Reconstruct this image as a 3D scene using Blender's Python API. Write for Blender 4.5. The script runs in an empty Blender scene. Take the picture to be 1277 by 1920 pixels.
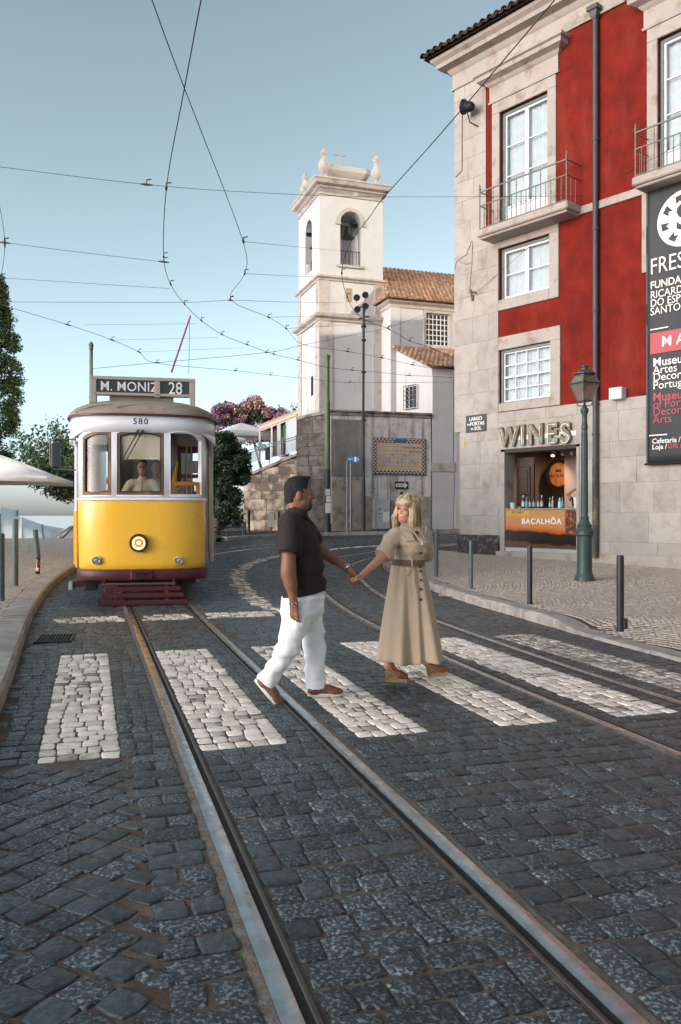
import bpy, bmesh, math, random
import numpy as np
from mathutils import Vector, Matrix, Euler
from mathutils import noise as mnoise

# ------------------------------------------------------------------ camera, sky, sun, exposure
sc = bpy.context.scene
COL = sc.collection
CAM_H = 1.42
FOC = 1560.0            # focal length in photograph pixels (photograph 1277 x 1920)
HZ = 965.0              # image row of the horizon
cam_d = bpy.data.cameras.new('camera')
cam_d.sensor_fit = 'VERTICAL'
cam_d.sensor_height = 36.0
cam_d.lens = 36.0 * FOC / 1920.0
cam_d.shift_y = (HZ - 960.0) / 1920.0
cam_d.clip_start = 0.05
cam_d.clip_end = 60000
cam = bpy.data.objects.new('camera', cam_d)
COL.objects.link(cam)
cam.location = (0, 0, CAM_H)
cam.rotation_euler = (math.radians(90), 0, 0)
sc.camera = cam

SUN_DIR = Vector((0.84, -0.54, 0.0)).normalized()
SUN_EL = math.radians(17.5)
world = bpy.data.worlds.new('World')
sc.world = world
world.use_nodes = True
wn = world.node_tree.nodes
sky = wn.new('ShaderNodeTexSky')
sky.sky_type = 'NISHITA'
sky.sun_disc = False
sky.sun_elevation = SUN_EL
sky.sun_rotation = -math.atan2(SUN_DIR.x, SUN_DIR.y)
sky.altitude = 800
sky.air_density = 0.7
sky.dust_density = 2.6
sky.ozone_density = 2.0
bg = wn['Background']
hs = wn.new('ShaderNodeHueSaturation'); hs.inputs['Saturation'].default_value = 0.46; hs.inputs['Hue'].default_value = 0.452   # even film grade of the whole sky
world.node_tree.links.new(sky.outputs[0], hs.inputs['Color'])
gm = wn.new('ShaderNodeGamma'); gm.inputs[1].default_value = 1.2
world.node_tree.links.new(hs.outputs[0], gm.inputs[0])
world.node_tree.links.new(gm.outputs[0], bg.inputs[0])
bg.inputs[1].default_value = 0.15

sd = bpy.data.lights.new('sun', 'SUN')
sd.energy = 2.4
sd.angle = math.radians(0.6)
sd.color = (1.0, 0.83, 0.64)
sun = bpy.data.objects.new('sun', sd)
COL.objects.link(sun)
sv = Vector((SUN_DIR.x * math.cos(SUN_EL), SUN_DIR.y * math.cos(SUN_EL), math.sin(SUN_EL)))
sun.rotation_euler = (-sv).to_track_quat('-Z', 'Y').to_euler()
sun.location = sv * 60

sc.view_settings.view_transform = 'Standard'
sc.view_settings.look = 'None'
sc.view_settings.exposure = 0.60
sc.view_settings.gamma = 1.0
sc.render.film_transparent = False
sc.cycles.max_bounces = 8
sc.cycles.transparent_max_bounces = 16
sc.cycles.use_denoising = True

# ------------------------------------------------------------------ helpers
R = random.Random(7)
rad = math.radians

def G(y):
    """height of the street: level near the crossing, then a gentle 3 % climb"""
    if y < 12: return 0.0
    if y < 16: return 0.03 * (y - 12) ** 2 / 8
    return 0.03 * (min(y, 60) - 14)

def at(u, v, y):
    """photograph pixel + distance -> point in the place"""
    return Vector(((u - 638.5) / FOC * y, y, CAM_H - (v - HZ) / FOC * y))

def gnd(u, v, lift=0.0):
    """photograph pixel on the street -> point"""
    y = 10.0
    for _ in range(60):
        y = FOC * (CAM_H - G(y) - lift) / max(v - HZ, 1) * .5 + y * .5
    return Vector(((u - 638.5) / FOC * y, y, G(y) + lift))

MATS = {}
def mat(name, col, rough=0.7, var=0.0, scale=6.0, bump=0.0, bscale=40.0, metal=0.0, spec=0.4, col2=None,
        mix=(0.45, 0.6), detail=4, coat=0.0, emit=None, estr=0.0, rnd=0.0, streak=None, trans=0.0, sub=0.0, isl=False, rvar=0.0):
    """procedural principled material: base colour with noise mottling, second colour in patches, per-piece tint, fine relief"""
    if name in MATS: return MATS[name]
    m = bpy.data.materials.new(name); m.use_nodes = True
    nt = m.node_tree; N = nt.nodes; L = nt.links
    b = N['Principled BSDF']
    b.inputs['Base Color'].default_value = (*col, 1)
    b.inputs['Roughness'].default_value = rough
    b.inputs['Metallic'].default_value = metal
    b.inputs['Specular IOR Level'].default_value = spec
    if coat: b.inputs['Coat Weight'].default_value = coat; b.inputs['Coat Roughness'].default_value = .08
    if trans: b.inputs['Transmission Weight'].default_value = trans
    if emit: b.inputs['Emission Color'].default_value = (*emit, 1); b.inputs['Emission Strength'].default_value = estr
    if sub: b.inputs['Subsurface Weight'].default_value = sub; b.inputs['Subsurface Radius'].default_value = (.012, .005, .003)
    need = var or col2 or rnd or bump or streak or rvar
    if need:
        tc = N.new('ShaderNodeTexCoord')
        src = tc.outputs['Object']
        if rnd or isl: src = N.new('ShaderNodeNewGeometry').outputs['Position']
        cur = None
        rgb = N.new('ShaderNodeRGB'); rgb.outputs[0].default_value = (*col, 1); cur = rgb.outputs[0]
        if col2:
            n = N.new('ShaderNodeTexNoise'); n.inputs['Scale'].default_value = scale; n.inputs['Detail'].default_value = detail
            n.inputs['Roughness'].default_value = .62
            L.new(src, n.inputs['Vector'])
            if rnd:
                n.noise_dimensions = '4D'
                oi = N.new('ShaderNodeObjectInfo'); ge = N.new('ShaderNodeNewGeometry')
                ad = N.new('ShaderNodeMath'); ad.operation = 'MULTIPLY_ADD'; L.new(ge.outputs['Random Per Island'], ad.inputs[0]); ad.inputs[1].default_value = 37.0
                L.new(oi.outputs['Random'], ad.inputs[2])
                m2 = N.new('ShaderNodeMath'); m2.operation = 'MULTIPLY'; L.new(ad.outputs[0], m2.inputs[0]); m2.inputs[1].default_value = 53.0
                L.new(m2.outputs[0], n.inputs['W'])
            mr = N.new('ShaderNodeMapRange'); mr.inputs[1].default_value = mix[0]; mr.inputs[2].default_value = mix[1]
            L.new(n.outputs[0], mr.inputs[0])
            mx = N.new('ShaderNodeMix'); mx.data_type = 'RGBA'
            L.new(mr.outputs[0], mx.inputs[0]); L.new(cur, mx.inputs[6]); mx.inputs[7].default_value = (*col2, 1)
            cur = mx.outputs[2]
        if streak:      # run-down stains: (colour, strength, horizontal scale, vertical scale)
            mp = N.new('ShaderNodeMapping'); L.new(src, mp.inputs[0]); mp.inputs['Scale'].default_value = (streak[2], streak[2], streak[3])
            n = N.new('ShaderNodeTexNoise'); n.inputs['Scale'].default_value = 1; n.inputs['Detail'].default_value = 6; n.inputs['Roughness'].default_value = .7
            L.new(mp.outputs[0], n.inputs['Vector'])
            mr = N.new('ShaderNodeMapRange'); mr.inputs[1].default_value = streak[4] if len(streak) > 4 else .5
            mr.inputs[2].default_value = mr.inputs[1].default_value + .2; mr.inputs[4].default_value = streak[1]
            L.new(n.outputs[0], mr.inputs[0])
            mx = N.new('ShaderNodeMix'); mx.data_type = 'RGBA'
            L.new(mr.outputs[0], mx.inputs[0]); L.new(cur, mx.inputs[6]); mx.inputs[7].default_value = (*streak[0], 1)
            cur = mx.outputs[2]
        val = None
        if var:
            n = N.new('ShaderNodeTexNoise'); n.inputs['Scale'].default_value = scale * .37; n.inputs['Detail'].default_value = 5
            n.inputs['Roughness'].default_value = .65
            L.new(src, n.inputs['Vector'])
            mr = N.new('ShaderNodeMapRange'); mr.inputs[1].default_value = .25; mr.inputs[2].default_value = .75
            mr.inputs[3].default_value = 1 - var; mr.inputs[4].default_value = 1 + var
            L.new(n.outputs[0], mr.inputs[0]); val = mr.outputs[0]
        if rnd:
            oi = N.new('ShaderNodeObjectInfo'); ge = N.new('ShaderNodeNewGeometry')
            ad = N.new('ShaderNodeMath'); ad.operation = 'ADD'; L.new(oi.outputs['Random'], ad.inputs[0]); L.new(ge.outputs['Random Per Island'], ad.inputs[1])
            fr = N.new('ShaderNodeMath'); fr.operation = 'FRACT'; L.new(ad.outputs[0], fr.inputs[0])
            mr = N.new('ShaderNodeMapRange'); mr.inputs[3].default_value = 1 - rnd; mr.inputs[4].default_value = 1 + rnd
            L.new(fr.outputs[0], mr.inputs[0])
            if val:
                mu = N.new('ShaderNodeMath'); mu.operation = 'MULTIPLY'; L.new(val, mu.inputs[0]); L.new(mr.outputs[0], mu.inputs[1]); val = mu.outputs[0]
            else: val = mr.outputs[0]
        if val:
            mx = N.new('ShaderNodeVectorMath'); mx.operation = 'SCALE'
            L.new(cur, mx.inputs[0]); L.new(val, mx.inputs['Scale']); cur = mx.outputs[0]
        L.new(cur, b.inputs['Base Color'])
        if rvar:
            n = N.new('ShaderNodeTexNoise'); n.inputs['Scale'].default_value = scale * 1.3; n.inputs['Detail'].default_value = 4
            L.new(src, n.inputs['Vector'])
            mr = N.new('ShaderNodeMapRange'); mr.inputs[1].default_value = .3; mr.inputs[2].default_value = .7
            mr.inputs[3].default_value = max(rough - rvar, .03); mr.inputs[4].default_value = min(rough + rvar, 1)
            L.new(n.outputs[0], mr.inputs[0]); L.new(mr.outputs[0], b.inputs['Roughness'])
        if bump:
            n = N.new('ShaderNodeTexNoise'); n.inputs['Scale'].default_value = bscale; n.inputs['Detail'].default_value = 6
            n.inputs['Roughness'].default_value = .6
            L.new(src, n.inputs['Vector'])
            bp = N.new('ShaderNodeBump'); bp.inputs['Strength'].default_value = bump; bp.inputs['Distance'].default_value = .02
            L.new(n.outputs[0], bp.inputs['Height']); L.new(bp.outputs[0], b.inputs['Normal'])
    MATS[name] = m
    return m

def glass_mat(name, tint=(1, 1, 1), rough=0.0, refl=1.5, haze=0.0, hazecol=(.5, .5, .5)):
    if name in MATS: return MATS[name]
    m = bpy.data.materials.new(name); m.use_nodes = True
    nt = m.node_tree; N = nt.nodes; L = nt.links; N.clear()
    out = N.new('ShaderNodeOutputMaterial')
    tr = N.new('ShaderNodeBsdfTransparent'); tr.inputs[0].default_value = (*tint, 1)
    gl = N.new('ShaderNodeBsdfGlossy'); gl.inputs['Roughness'].default_value = rough
    lw = N.new('ShaderNodeLayerWeight'); lw.inputs[0].default_value = .5          # Schlick's law, the same from both sides of the pane
    pw = N.new('ShaderNodeMath'); pw.operation = 'POWER'; L.new(lw.outputs['Facing'], pw.inputs[0]); pw.inputs[1].default_value = 5
    f0 = ((refl - 1) / (refl + 1)) ** 2
    fr = N.new('ShaderNodeMath'); fr.operation = 'MULTIPLY_ADD'; L.new(pw.outputs[0], fr.inputs[0]); fr.inputs[1].default_value = 1 - f0; fr.inputs[2].default_value = f0
    mx = N.new('ShaderNodeMixShader')
    L.new(fr.outputs[0], mx.inputs[0]); L.new(tr.outputs[0], mx.inputs[1]); L.new(gl.outputs[0], mx.inputs[2])
    last = mx.outputs[0]
    if haze:
        df = N.new('ShaderNodeBsdfDiffuse'); df.inputs[0].default_value = (*hazecol, 1)
        m2 = N.new('ShaderNodeMixShader'); m2.inputs[0].default_value = haze
        L.new(last, m2.inputs[1]); L.new(df.outputs[0], m2.inputs[2]); last = m2.outputs[0]
    L.new(last, out.inputs[0])
    MATS[name] = m
    return m

def tag(o, label=None, cat=None, group=None, kind=None):
    if label: o['label'] = label
    if cat: o['category'] = cat
    if group: o['group'] = group
    if kind: o['kind'] = kind
    return o

def thing(name, label, cat, loc=(0, 0, 0), rz=0.0, group=None):
    o = bpy.data.objects.new(name, None); COL.objects.link(o)
    o.empty_display_size = .2
    o.location = loc; o.rotation_euler = (0, 0, rz)
    return tag(o, label, cat, group)

def link_mesh(name, me, parent=None, loc=None, rot=None, scale=None):
    o = bpy.data.objects.new(name, me); COL.objects.link(o)
    if parent is not None: o.parent = parent
    if loc is not None: o.location = loc
    if rot is not None: o.rotation_euler = rot
    if scale is not None: o.scale = scale
    return o

class MB:
    """collects shapes; build() links them as ONE mesh object"""
    def __init__(s): s.v = []; s.f = []; s.m = []; s.mi = 0
    def add(s, vs, fs):
        k = len(s.v); s.v += [tuple(p) for p in vs]; s.f += [tuple(i + k for i in f) for f in fs]; s.m += [s.mi] * len(fs); return s
    def box(s, lo, hi, bev=0.0, M=None):
        x0, y0, z0 = lo; x1, y1, z1 = hi
        if bev:
            b = min(bev, abs(x1 - x0) * .45, abs(y1 - y0) * .45, abs(z1 - z0) * .45)
            vs = []; idx = {}
            for ix, (xa, sx) in enumerate(((x0, 1), (x1, -1))):
                for iy, (ya, sy) in enumerate(((y0, 1), (y1, -1))):
                    for iz, (za, sz) in enumerate(((z0, 1), (z1, -1))):
                        for k in range(3):
                            p = [xa + (sx * b if k != 0 else 0), ya + (sy * b if k != 1 else 0), za + (sz * b if k != 2 else 0)]
                            idx[(ix, iy, iz, k)] = len(vs); vs.append(p)
            fs = []
            I = lambda a, b_, c, k: idx[(a, b_, c, k)]
            fs += [(I(0,0,0,0), I(0,0,1,0), I(0,1,1,0), I(0,1,0,0)), (I(1,0,0,0), I(1,1,0,0), I(1,1,1,0), I(1,0,1,0))]
            fs += [(I(0,0,0,1), I(1,0,0,1), I(1,0,1,1), I(0,0,1,1)), (I(0,1,0,1), I(0,1,1,1), I(1,1,1,1), I(1,1,0,1))]
            fs += [(I(0,0,0,2), I(0,1,0,2), I(1,1,0,2), I(1,0,0,2)), (I(0,0,1,2), I(1,0,1,2), I(1,1,1,2), I(0,1,1,2))]
            for a in (0, 1):
                for c in (0, 1):
                    fs.append((I(a,c,0,0), I(a,c,1,0), I(a,c,1,1), I(a,c,0,1)))
                    fs.append((I(a,0,c,0), I(a,1,c,0), I(a,1,c,2), I(a,0,c,2)))
                    fs.append((I(0,a,c,1), I(1,a,c,1), I(1,a,c,2), I(0,a,c,2)))
                    for d in (0, 1): fs.append((I(a,c,d,0), I(a,c,d,1), I(a,c,d,2)))
        else:
            vs = [(x0,y0,z0),(x1,y0,z0),(x1,y1,z0),(x0,y1,z0),(x0,y0,z1),(x1,y0,z1),(x1,y1,z1),(x0,y1,z1)]
            fs = [(0,3,2,1),(4,5,6,7),(0,1,5,4),(1,2,6,5),(2,3,7,6),(3,0,4,7)]
        if M is not None: vs = [M @ Vector(p) for p in vs]
        return s.add(vs, fs)
    def bar(s, a, b, w, h=None, bev=0, up=(0, 0, 1)):
        """rectangular bar from a to b"""
        a = Vector(a); b = Vector(b); h = h or w; d = b - a; Lh = d.length
        z = d.normalized(); x = Vector(up).cross(z)
        if x.length < 1e-4: x = Vector((1, 0, 0)).cross(z)
        x.normalize(); y = z.cross(x)
        M = Matrix((x, y, z)).transposed().to_4x4(); M.translation = a
        return s.box((-w / 2, -h / 2, 0), (w / 2, h / 2, Lh), bev, M)
    def tube(s, path, r, n=8, cap=True, closed=False):
        path = [Vector(p) for p in path]; m = len(path)
        rs = r if isinstance(r, list) else [r] * m
        vs = []; ref = None
        for i, p in enumerate(path):
            t = (path[(i + 1) % m] - path[i - 1]) if closed else (path[min(i + 1, m - 1)] - path[max(i - 1, 0)])
            if t.length < 1e-9: t = Vector((0, 0, 1))
            t.normalize()
            if ref is None:
                ref = Vector((0, 0, 1)).cross(t)
                if ref.length < .1: ref = Vector((1, 0, 0)).cross(t)
            ref = (ref - t * ref.dot(t))
            if ref.length < 1e-6: ref = t.orthogonal()
            ref.normalize(); bi = t.cross(ref)
            rr = rs[i]; rx, ry = rr if isinstance(rr, (list, tuple)) else (rr, rr)
            for k in range(n):
                a = 2 * math.pi * k / n
                vs.append(p + ref * math.cos(a) * rx + bi * math.sin(a) * ry)
        fs = []
        for i in range(m if closed else m - 1):
            j = (i + 1) % m
            for k in range(n):
                fs.append((i * n + k, i * n + (k + 1) % n, j * n + (k + 1) % n, j * n + k))
        if cap and not closed:
            fs.append(tuple(range(n - 1, -1, -1))); fs.append(tuple((m - 1) * n + k for k in range(n)))
        return s.add(vs, fs)
    def lathe(s, prof, n=16, c=(0, 0, 0), M=None, ang=0.0, sx=1, sy=1, cap=True):
        vs = []; cx, cy, cz = c
        for r, z in prof:
            for k in range(n):
                a = 2 * math.pi * k / n + ang
                p = Vector((r * math.cos(a) * sx, r * math.sin(a) * sy, z))
                if M is not None: p = M @ p
                vs.append((p.x + cx, p.y + cy, p.z + cz))
        fs = []
        for i in range(len(prof) - 1):
            for k in range(n): fs.append((i * n + k, i * n + (k + 1) % n, (i + 1) * n + (k + 1) % n, (i + 1) * n + k))
        if cap: fs.append(tuple(range(n - 1, -1, -1))); fs.append(tuple((len(prof) - 1) * n + k for k in range(n)))
        return s.add(vs, fs)
    def prism(s, poly, d0, d1, M):
        """2-D polygon (x, z) extruded along local y from d0 to d1, then placed by M"""
        n = len(poly)
        vs = [M @ Vector((x, d0, z)) for x, z in poly] + [M @ Vector((x, d1, z)) for x, z in poly]
        fs = [tuple(range(n)), tuple(range(2 * n - 1, n - 1, -1))]
        for i in range(n):
            j = (i + 1) % n; fs.append((i, i + n, j + n, j))
        return s.add(vs, fs)
    def loft(s, rings, closed=True, cap=True):
        n = len(rings[0]); vs = [p for r in rings for p in r]; fs = []
        for i in range(len(rings) - 1):
            for k in range(n if closed else n - 1):
                fs.append((i * n + k, i * n + (k + 1) % n, (i + 1) * n + (k + 1) % n, (i + 1) * n + k))
        if cap and closed: fs.append(tuple(range(n - 1, -1, -1))); fs.append(tuple((len(rings) - 1) * n + k for k in range(n)))
        return s.add(vs, fs)
    def mesh(s, name, mats, smooth=False, fix=True):
        me = bpy.data.meshes.new(name)
        me.from_pydata(s.v, [], s.f)
        for m in (mats if isinstance(mats, (list, tuple)) else [mats]): me.materials.append(m)
        if len(me.materials) > 1: me.polygons.foreach_set('material_index', s.m)
        if fix:
            bm = bmesh.new(); bm.from_mesh(me); bmesh.ops.recalc_face_normals(bm, faces=bm.faces); bm.to_mesh(me); bm.free()
        if smooth: shade(me, smooth)
        me.update()
        return me
    def build(s, name, mats, parent=None, smooth=False, loc=None, rot=None, fix=True):
        return link_mesh(name, s.mesh(name, mats, smooth, fix), parent, loc, rot)

def shade(me, angle=40):
    """smooth shading with sharp edges above the angle"""
    me.polygons.foreach_set('use_smooth', [True] * len(me.polygons))
    if angle is True or angle >= 180: return
    try: me.set_sharp_from_angle(angle=rad(angle))
    except Exception: pass

def text_mesh(body, size=1.0, bold=0.0, extrude=0.002, align='CENTER', space=1.0, font_shear=0):
    cu = bpy.data.curves.new('lettering', 'FONT')
    cu.body = body; cu.size = size; cu.align_x = align; cu.align_y = 'CENTER'
    cu.offset = bold; cu.extrude = extrude; cu.space_character = space; cu.resolution_u = 3; cu.shear = font_shear
    o = bpy.data.objects.new('lettering', cu); COL.objects.link(o)
    dg = bpy.context.evaluated_depsgraph_get()
    me = bpy.data.meshes.new_from_object(o.evaluated_get(dg))
    bpy.data.objects.remove(o); bpy.data.curves.remove(cu)
    return me

def text(name, body, parent, loc, rot, size, m, bold=0.0, extrude=.002, align='CENTER', sx=1.0, space=1.0):
    me = text_mesh(body, size, bold, extrude, align, space)
    me.materials.clear(); me.materials.append(m)
    o = link_mesh(name, me, parent, loc, rot, (sx, 1, 1))
    return o

def frame_matrix(o, ex, ez=(0, 0, 1)):
    """local frame: x along ex, z up, y pointing away (into the wall)"""
    ex = Vector(ex).normalized(); ez = Vector(ez); ey = ez.cross(ex)
    M = Matrix((ex, ey, ez)).transposed().to_4x4(); M.translation = Vector(o)
    return M

def spline(pts, n=8):
    """Catmull-Rom through points"""
    P = [Vector(p) for p in pts]; out = []
    P = [P[0] * 2 - P[1]] + P + [P[-1] * 2 - P[-2]]
    for i in range(1, len(P) - 2):
        for k in range(n):
            t = k / n; a, b, c, d = P[i - 1], P[i], P[i + 1], P[i + 2]
            out.append(.5 * ((2 * b) + (c - a) * t + (2 * a - 5 * b + 4 * c - d) * t * t + (3 * b - a - 3 * c + d) * t ** 3))
    out.append(P[-2]); return out

def inpoly(x, y, poly):
    c = False; j = len(poly) - 1
    for i in range(len(poly)):
        xi, yi = poly[i][0], poly[i][1]; xj, yj = poly[j][0], poly[j][1]
        if (yi > y) != (yj > y) and x < (xj - xi) * (y - yi) / (yj - yi) + xi: c = not c
        j = i
    return c
# ------------------------------------------------------------------ road geometry in street coordinates
RD = Vector((-0.287, 0.958)); RN = Vector((0.958, 0.287))     # along the street / across it
def st(s, t): return (RD.x * s + RN.x * t, RD.y * s + RN.y * t)
def to_st(x, y): return (RD.x * x + RD.y * y, RN.x * x + RN.y * y)

KL = [(4.8, -14), (2.3, -8), (-.55, 0), (-1.2, 2), (-2.43, 5.94), (-2.98, 7.64), (-3.51, 9.23), (-4.4, 12), (-5.35, 15.4), (-5.95, 18.5), (-6.2, 22), (-5.8, 26),
      (-4.4, 29.6), (-1.9, 32.6), (1.4, 34.0), (4.3, 34.8), (9, 37.5), (16, 42), (24, 47)]
KR = [(9, -14), (7, -8), (5.2, 0), (4.3, 4), (3.29, 8.04), (3.14, 8.586), (2.8, 9.93), (2.41, 11.78), (1.84, 14.3), (1.58, 15.7), (1.2, 17.6), (1.0, 19.6), (1.2, 21.6), (1.75, 23.3),
      (2.7, 25), (4.2, 27), (8, 31), (16, 37), (24, 43)]
KLs = [(p.x, p.y) for p in spline([(x, y, 0) for x, y in KL], 5)]
KRs = [(p.x, p.y) for p in spline([(x, y, 0) for x, y in KR], 5)]
def xat(line, y):
    for (x0, y0), (x1, y1) in zip(line, line[1:]):
        if y0 <= y <= y1: return x0 + (x1 - x0) * (y - y0) / max(y1 - y0, 1e-6)
    return line[0][0] if y < line[0][1] else line[-1][0]
kl = lambda y: xat(KLs, y)
kr = lambda y: xat(KRs, y)
WALK = 0.13
def inframe(x, y, m=1.3): return y > 1.2 and abs(x) < .4096 * y + m

M_bed = mat('street_sand', (.105, .073, .054), .95, var=.35, scale=5, bump=.6, bscale=120, col2=(.17, .135, .105), mix=(.45, .65))
M_cob = mat('basalt_sett', (.025, .032, .036), .5, col2=(.21, .245, .262), scale=64, mix=(.5, .62), detail=8, bump=.5, bscale=55, rnd=.42, spec=.5, rvar=.2)
M_cobs = mat('basalt_sett_smooth', (.026, .035, .039), .38, col2=(.085, .105, .113), scale=30, mix=(.45, .75), detail=6, bump=.3, bscale=60, rnd=.4, spec=.5, rvar=.18)
M_white = mat('limestone_sett', (.84, .735, .635), .6, col2=(.38, .31, .25), scale=26, mix=(.54, .72), detail=7, bump=.5, bscale=50, rnd=.22, var=.15, rvar=.15)
M_dirtyw = mat('worn_limestone_sett', (.52, .46, .41), .65, col2=(.13, .115, .10), scale=14, mix=(.46, .64), detail=6, bump=.4, bscale=50, rnd=.4, rvar=.15)
M_calc = mat('pavement_sett', (.44, .38, .32), .6, col2=(.26, .22, .185), scale=25, mix=(.48, .72), bump=.35, bscale=60, rnd=.16, var=.12, rvar=.15)
M_joint = mat('pavement_joint', (.075, .062, .052), .95, var=.3, scale=6, bump=.4, bscale=150)
M_kerb = mat('kerb_limestone', (.34, .31, .28), .75, col2=(.20, .175, .155), scale=5, mix=(.45, .68), var=.2, bump=.5, bscale=35, rnd=.12)

# terrain: one sheet under the street and the square; the hill drops away beyond the terrace edge, the river lies far below
mb = MB()
ys = [-60, -30, -14, -6, 0, 6, 12, 13, 14, 15, 16, 18, 22, 26, 29.6, 36, 44, 60, 90]
for y0, y1 in zip(ys, ys[1:]):
    xl = -60 if y1 <= 29.7 else -6.9
    mb.add([(xl, y0, G(y0) - .06), (60, y0, G(y0) - .06), (60, y1, G(y1) - .06), (xl, y1, G(y1) - .06)], [(0, 1, 2, 3)])
mb.add([(-60, 29.6, G(29.6) - .06), (-6.9, 29.6, G(29.6) - .06), (-6.9, 29.6, -7), (-60, 29.6, -7)], [(0, 3, 2, 1)])
mb.add([(-6.9, 29.6, G(29.6) - .06), (-6.9, 90, G(60) - .06), (-6.9, 90, -7), (-6.9, 29.6, -7)], [(0, 3, 2, 1)])
mb.add([(-60, 29.6, -7), (-6.9, 29.6, -7), (-6.9, 90, -9), (-60, 90, -9)], [(0, 1, 2, 3)])
tag(mb.build('ground', M_joint, fix=False), kind='structure')
mb = MB(); W = 30000
mb.add([(-W, 80, -42), (W, 80, -42), (W, W, -42), (-W, W, -42)], [(0, 1, 2, 3)])
tag(mb.build('river', mat('river_haze_water', (.66, .68, .69), .4, bump=.3, bscale=.02), fix=False), kind='structure')  # pale colour carries the white haze and sky reflection over the water

# road bed
mb = MB(); ys = np.arange(-14, 42.01, .5)
for y0, y1 in zip(ys, ys[1:]):
    z0, z1 = G(y0) - .0075, G(y1) - .0075
    n = 8; a0, b0, a1, b1 = kl(y0) - .05, kr(y0) + .05, kl(y1) - .05, kr(y1) + .05
    for k in range(n):
        f, g = k / n, (k + 1) / n
        mb.add([(a0 + (b0 - a0) * f, y0, z0), (a0 + (b0 - a0) * g, y0, z0), (a1 + (b1 - a1) * g, y1, z1), (a1 + (b1 - a1) * f, y1, z1)], [(0, 1, 2, 3)])
road = tag(mb.build('road', M_bed, fix=False), kind='structure')

# ------------------------------------------------------------------ rails
T1 = [st(s, 1.0) for s in (-10, -6, -2, 2, 6, 10, 13, 15)] + [(-3.95, 17.0), (-4.45, 19.2), (-4.5, 21.5), (-4.05, 24.0), (-2.95, 26.4), (-1.0, 28.6), (2, 30.9), (6, 33.6), (14, 38.6)]
T2 = [st(s, 3.81) for s in (-10, -6, -2, 2, 5)] + [st(7.2, 3.83), st(10.3, 3.97), st(12.5, 4.2), st(14.6, 4.5), (-.03, 16.9), (-.25, 18.8), (-.12, 20.8), (.5, 22.8), (1.7, 25.0), (3.5, 27.4), (7, 30.8), (14, 36.2)]
def densify(pts): return [(p.x, p.y) for p in spline([(x, y, 0) for x, y in pts], 10)]
T1d, T2d = densify(T1), densify(T2)
def offset(path, d):
    out = []
    for i, p in enumerate(path):
        a = path[max(i - 1, 0)]; b = path[min(i + 1, len(path) - 1)]
        tx, ty = b[0] - a[0], b[1] - a[1]; L_ = math.hypot(tx, ty) or 1
        out.append((p[0] + ty / L_ * d, p[1] - tx / L_ * d))
    return out
M_steel = mat('worn_rail_steel', (.52, .53, .54), .30, metal=1.0, var=.12, scale=9, col2=(.42, .42, .42), mix=(.45, .62), rvar=.1)
M_rsteel = mat('rusty_rail_steel', (.10, .085, .075), .5, metal=.6, var=.2, scale=20)
M_groove_shade = mat('groove_painted_shade', (.022, .019, .017), .95, var=.3, scale=60, bump=.6, bscale=160)  # near-black colour paints the shade of a deep groove onto a shallow strip
M_sand = mat('rail_mortar', (.20, .175, .15), .95, var=.3, scale=25, col2=(.15, .12, .1), bump=.7, bscale=110)
RAILS = []
def strip(mb, path, prof):
    """sweep an open cross-section [(offset, height)] along a street path"""
    lines = [offset(path, d) for d, h in prof]
    n = len(prof); vs = []; fs = []
    for i in range(len(path)):
        for (d, h), ln in zip(prof, lines): vs.append((ln[i][0], ln[i][1], G(ln[i][1]) + h))
    for i in range(len(path) - 1):
        for k in range(n - 1): fs.append((i * n + k, i * n + k + 1, (i + 1) * n + k + 1, (i + 1) * n + k))
    mb.add(vs, fs)
def track(path, label):
    o = thing('tram_track', label, 'rail track', (0, 0, 0), 0, 'tram tracks set into the street')
    for sgn in (-1, 1):
        cl = offset(path, sgn * .46); RAILS.append(cl)
        q = sgn
        mb = MB(); strip(mb, cl, [(-q * .036, -.03), (-q * .034, -.002), (-q * .028, .001), (q * .024, .0035), (q * .033, .001), (q * .036, -.03)]); mb.build('rail', M_steel, o, smooth=30, fix=False)
        mb = MB(); strip(mb, cl, [(-q * .084, -.03), (-q * .084, -.003), (-q * .080, .001), (-q * .068, .001), (-q * .064, -.003), (-q * .062, -.03)]); mb.build('guard_rail', M_rsteel, o, smooth=30, fix=False)
        mb = MB(); strip(mb, cl, [(-q * .0665, -.0058), (-q * .05, -.0066), (-q * .034, -.0058)]); mb.build('groove', M_groove_shade, o, fix=False)
        mb = MB(); strip(mb, cl, [(q * .034, -.004), (q * .050, -.0045), (q * .072, -.0070)]); mb.build('mortar_strip', M_sand, o, fix=False)
    return o
track(T1d, 'tram track that the yellow tram stands on, its rails set in setts')
track(T2d, 'empty tram track running beside the right pavement and round the corner')
RP = np.array([p for r in RAILS for p in r])
RPT = []
for r in RAILS:      # dense samples
    for (x0, y0), (x1, y1) in zip(r, r[1:]):
        n = max(2, int(math.hypot(x1 - x0, y1 - y0) / .05))
        for k in range(n): RPT.append((x0 + (x1 - x0) * k / n, y0 + (y1 - y0) * k / n))
RGRID = {}
for p in RPT: RGRID.setdefault((int(p[0] // .5), int(p[1] // .5)), []).append(p)
def rail_dist(x, y):
    best = 9; gx, gy = int(x // .5), int(y // .5)
    for i in (-1, 0, 1):
        for j in (-1, 0, 1):
            for p in RGRID.get((gx + i, gy + j), ()):
                d = (p[0] - x) ** 2 + (p[1] - y) ** 2
                if d < best: best = d
    return math.sqrt(best)

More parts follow.
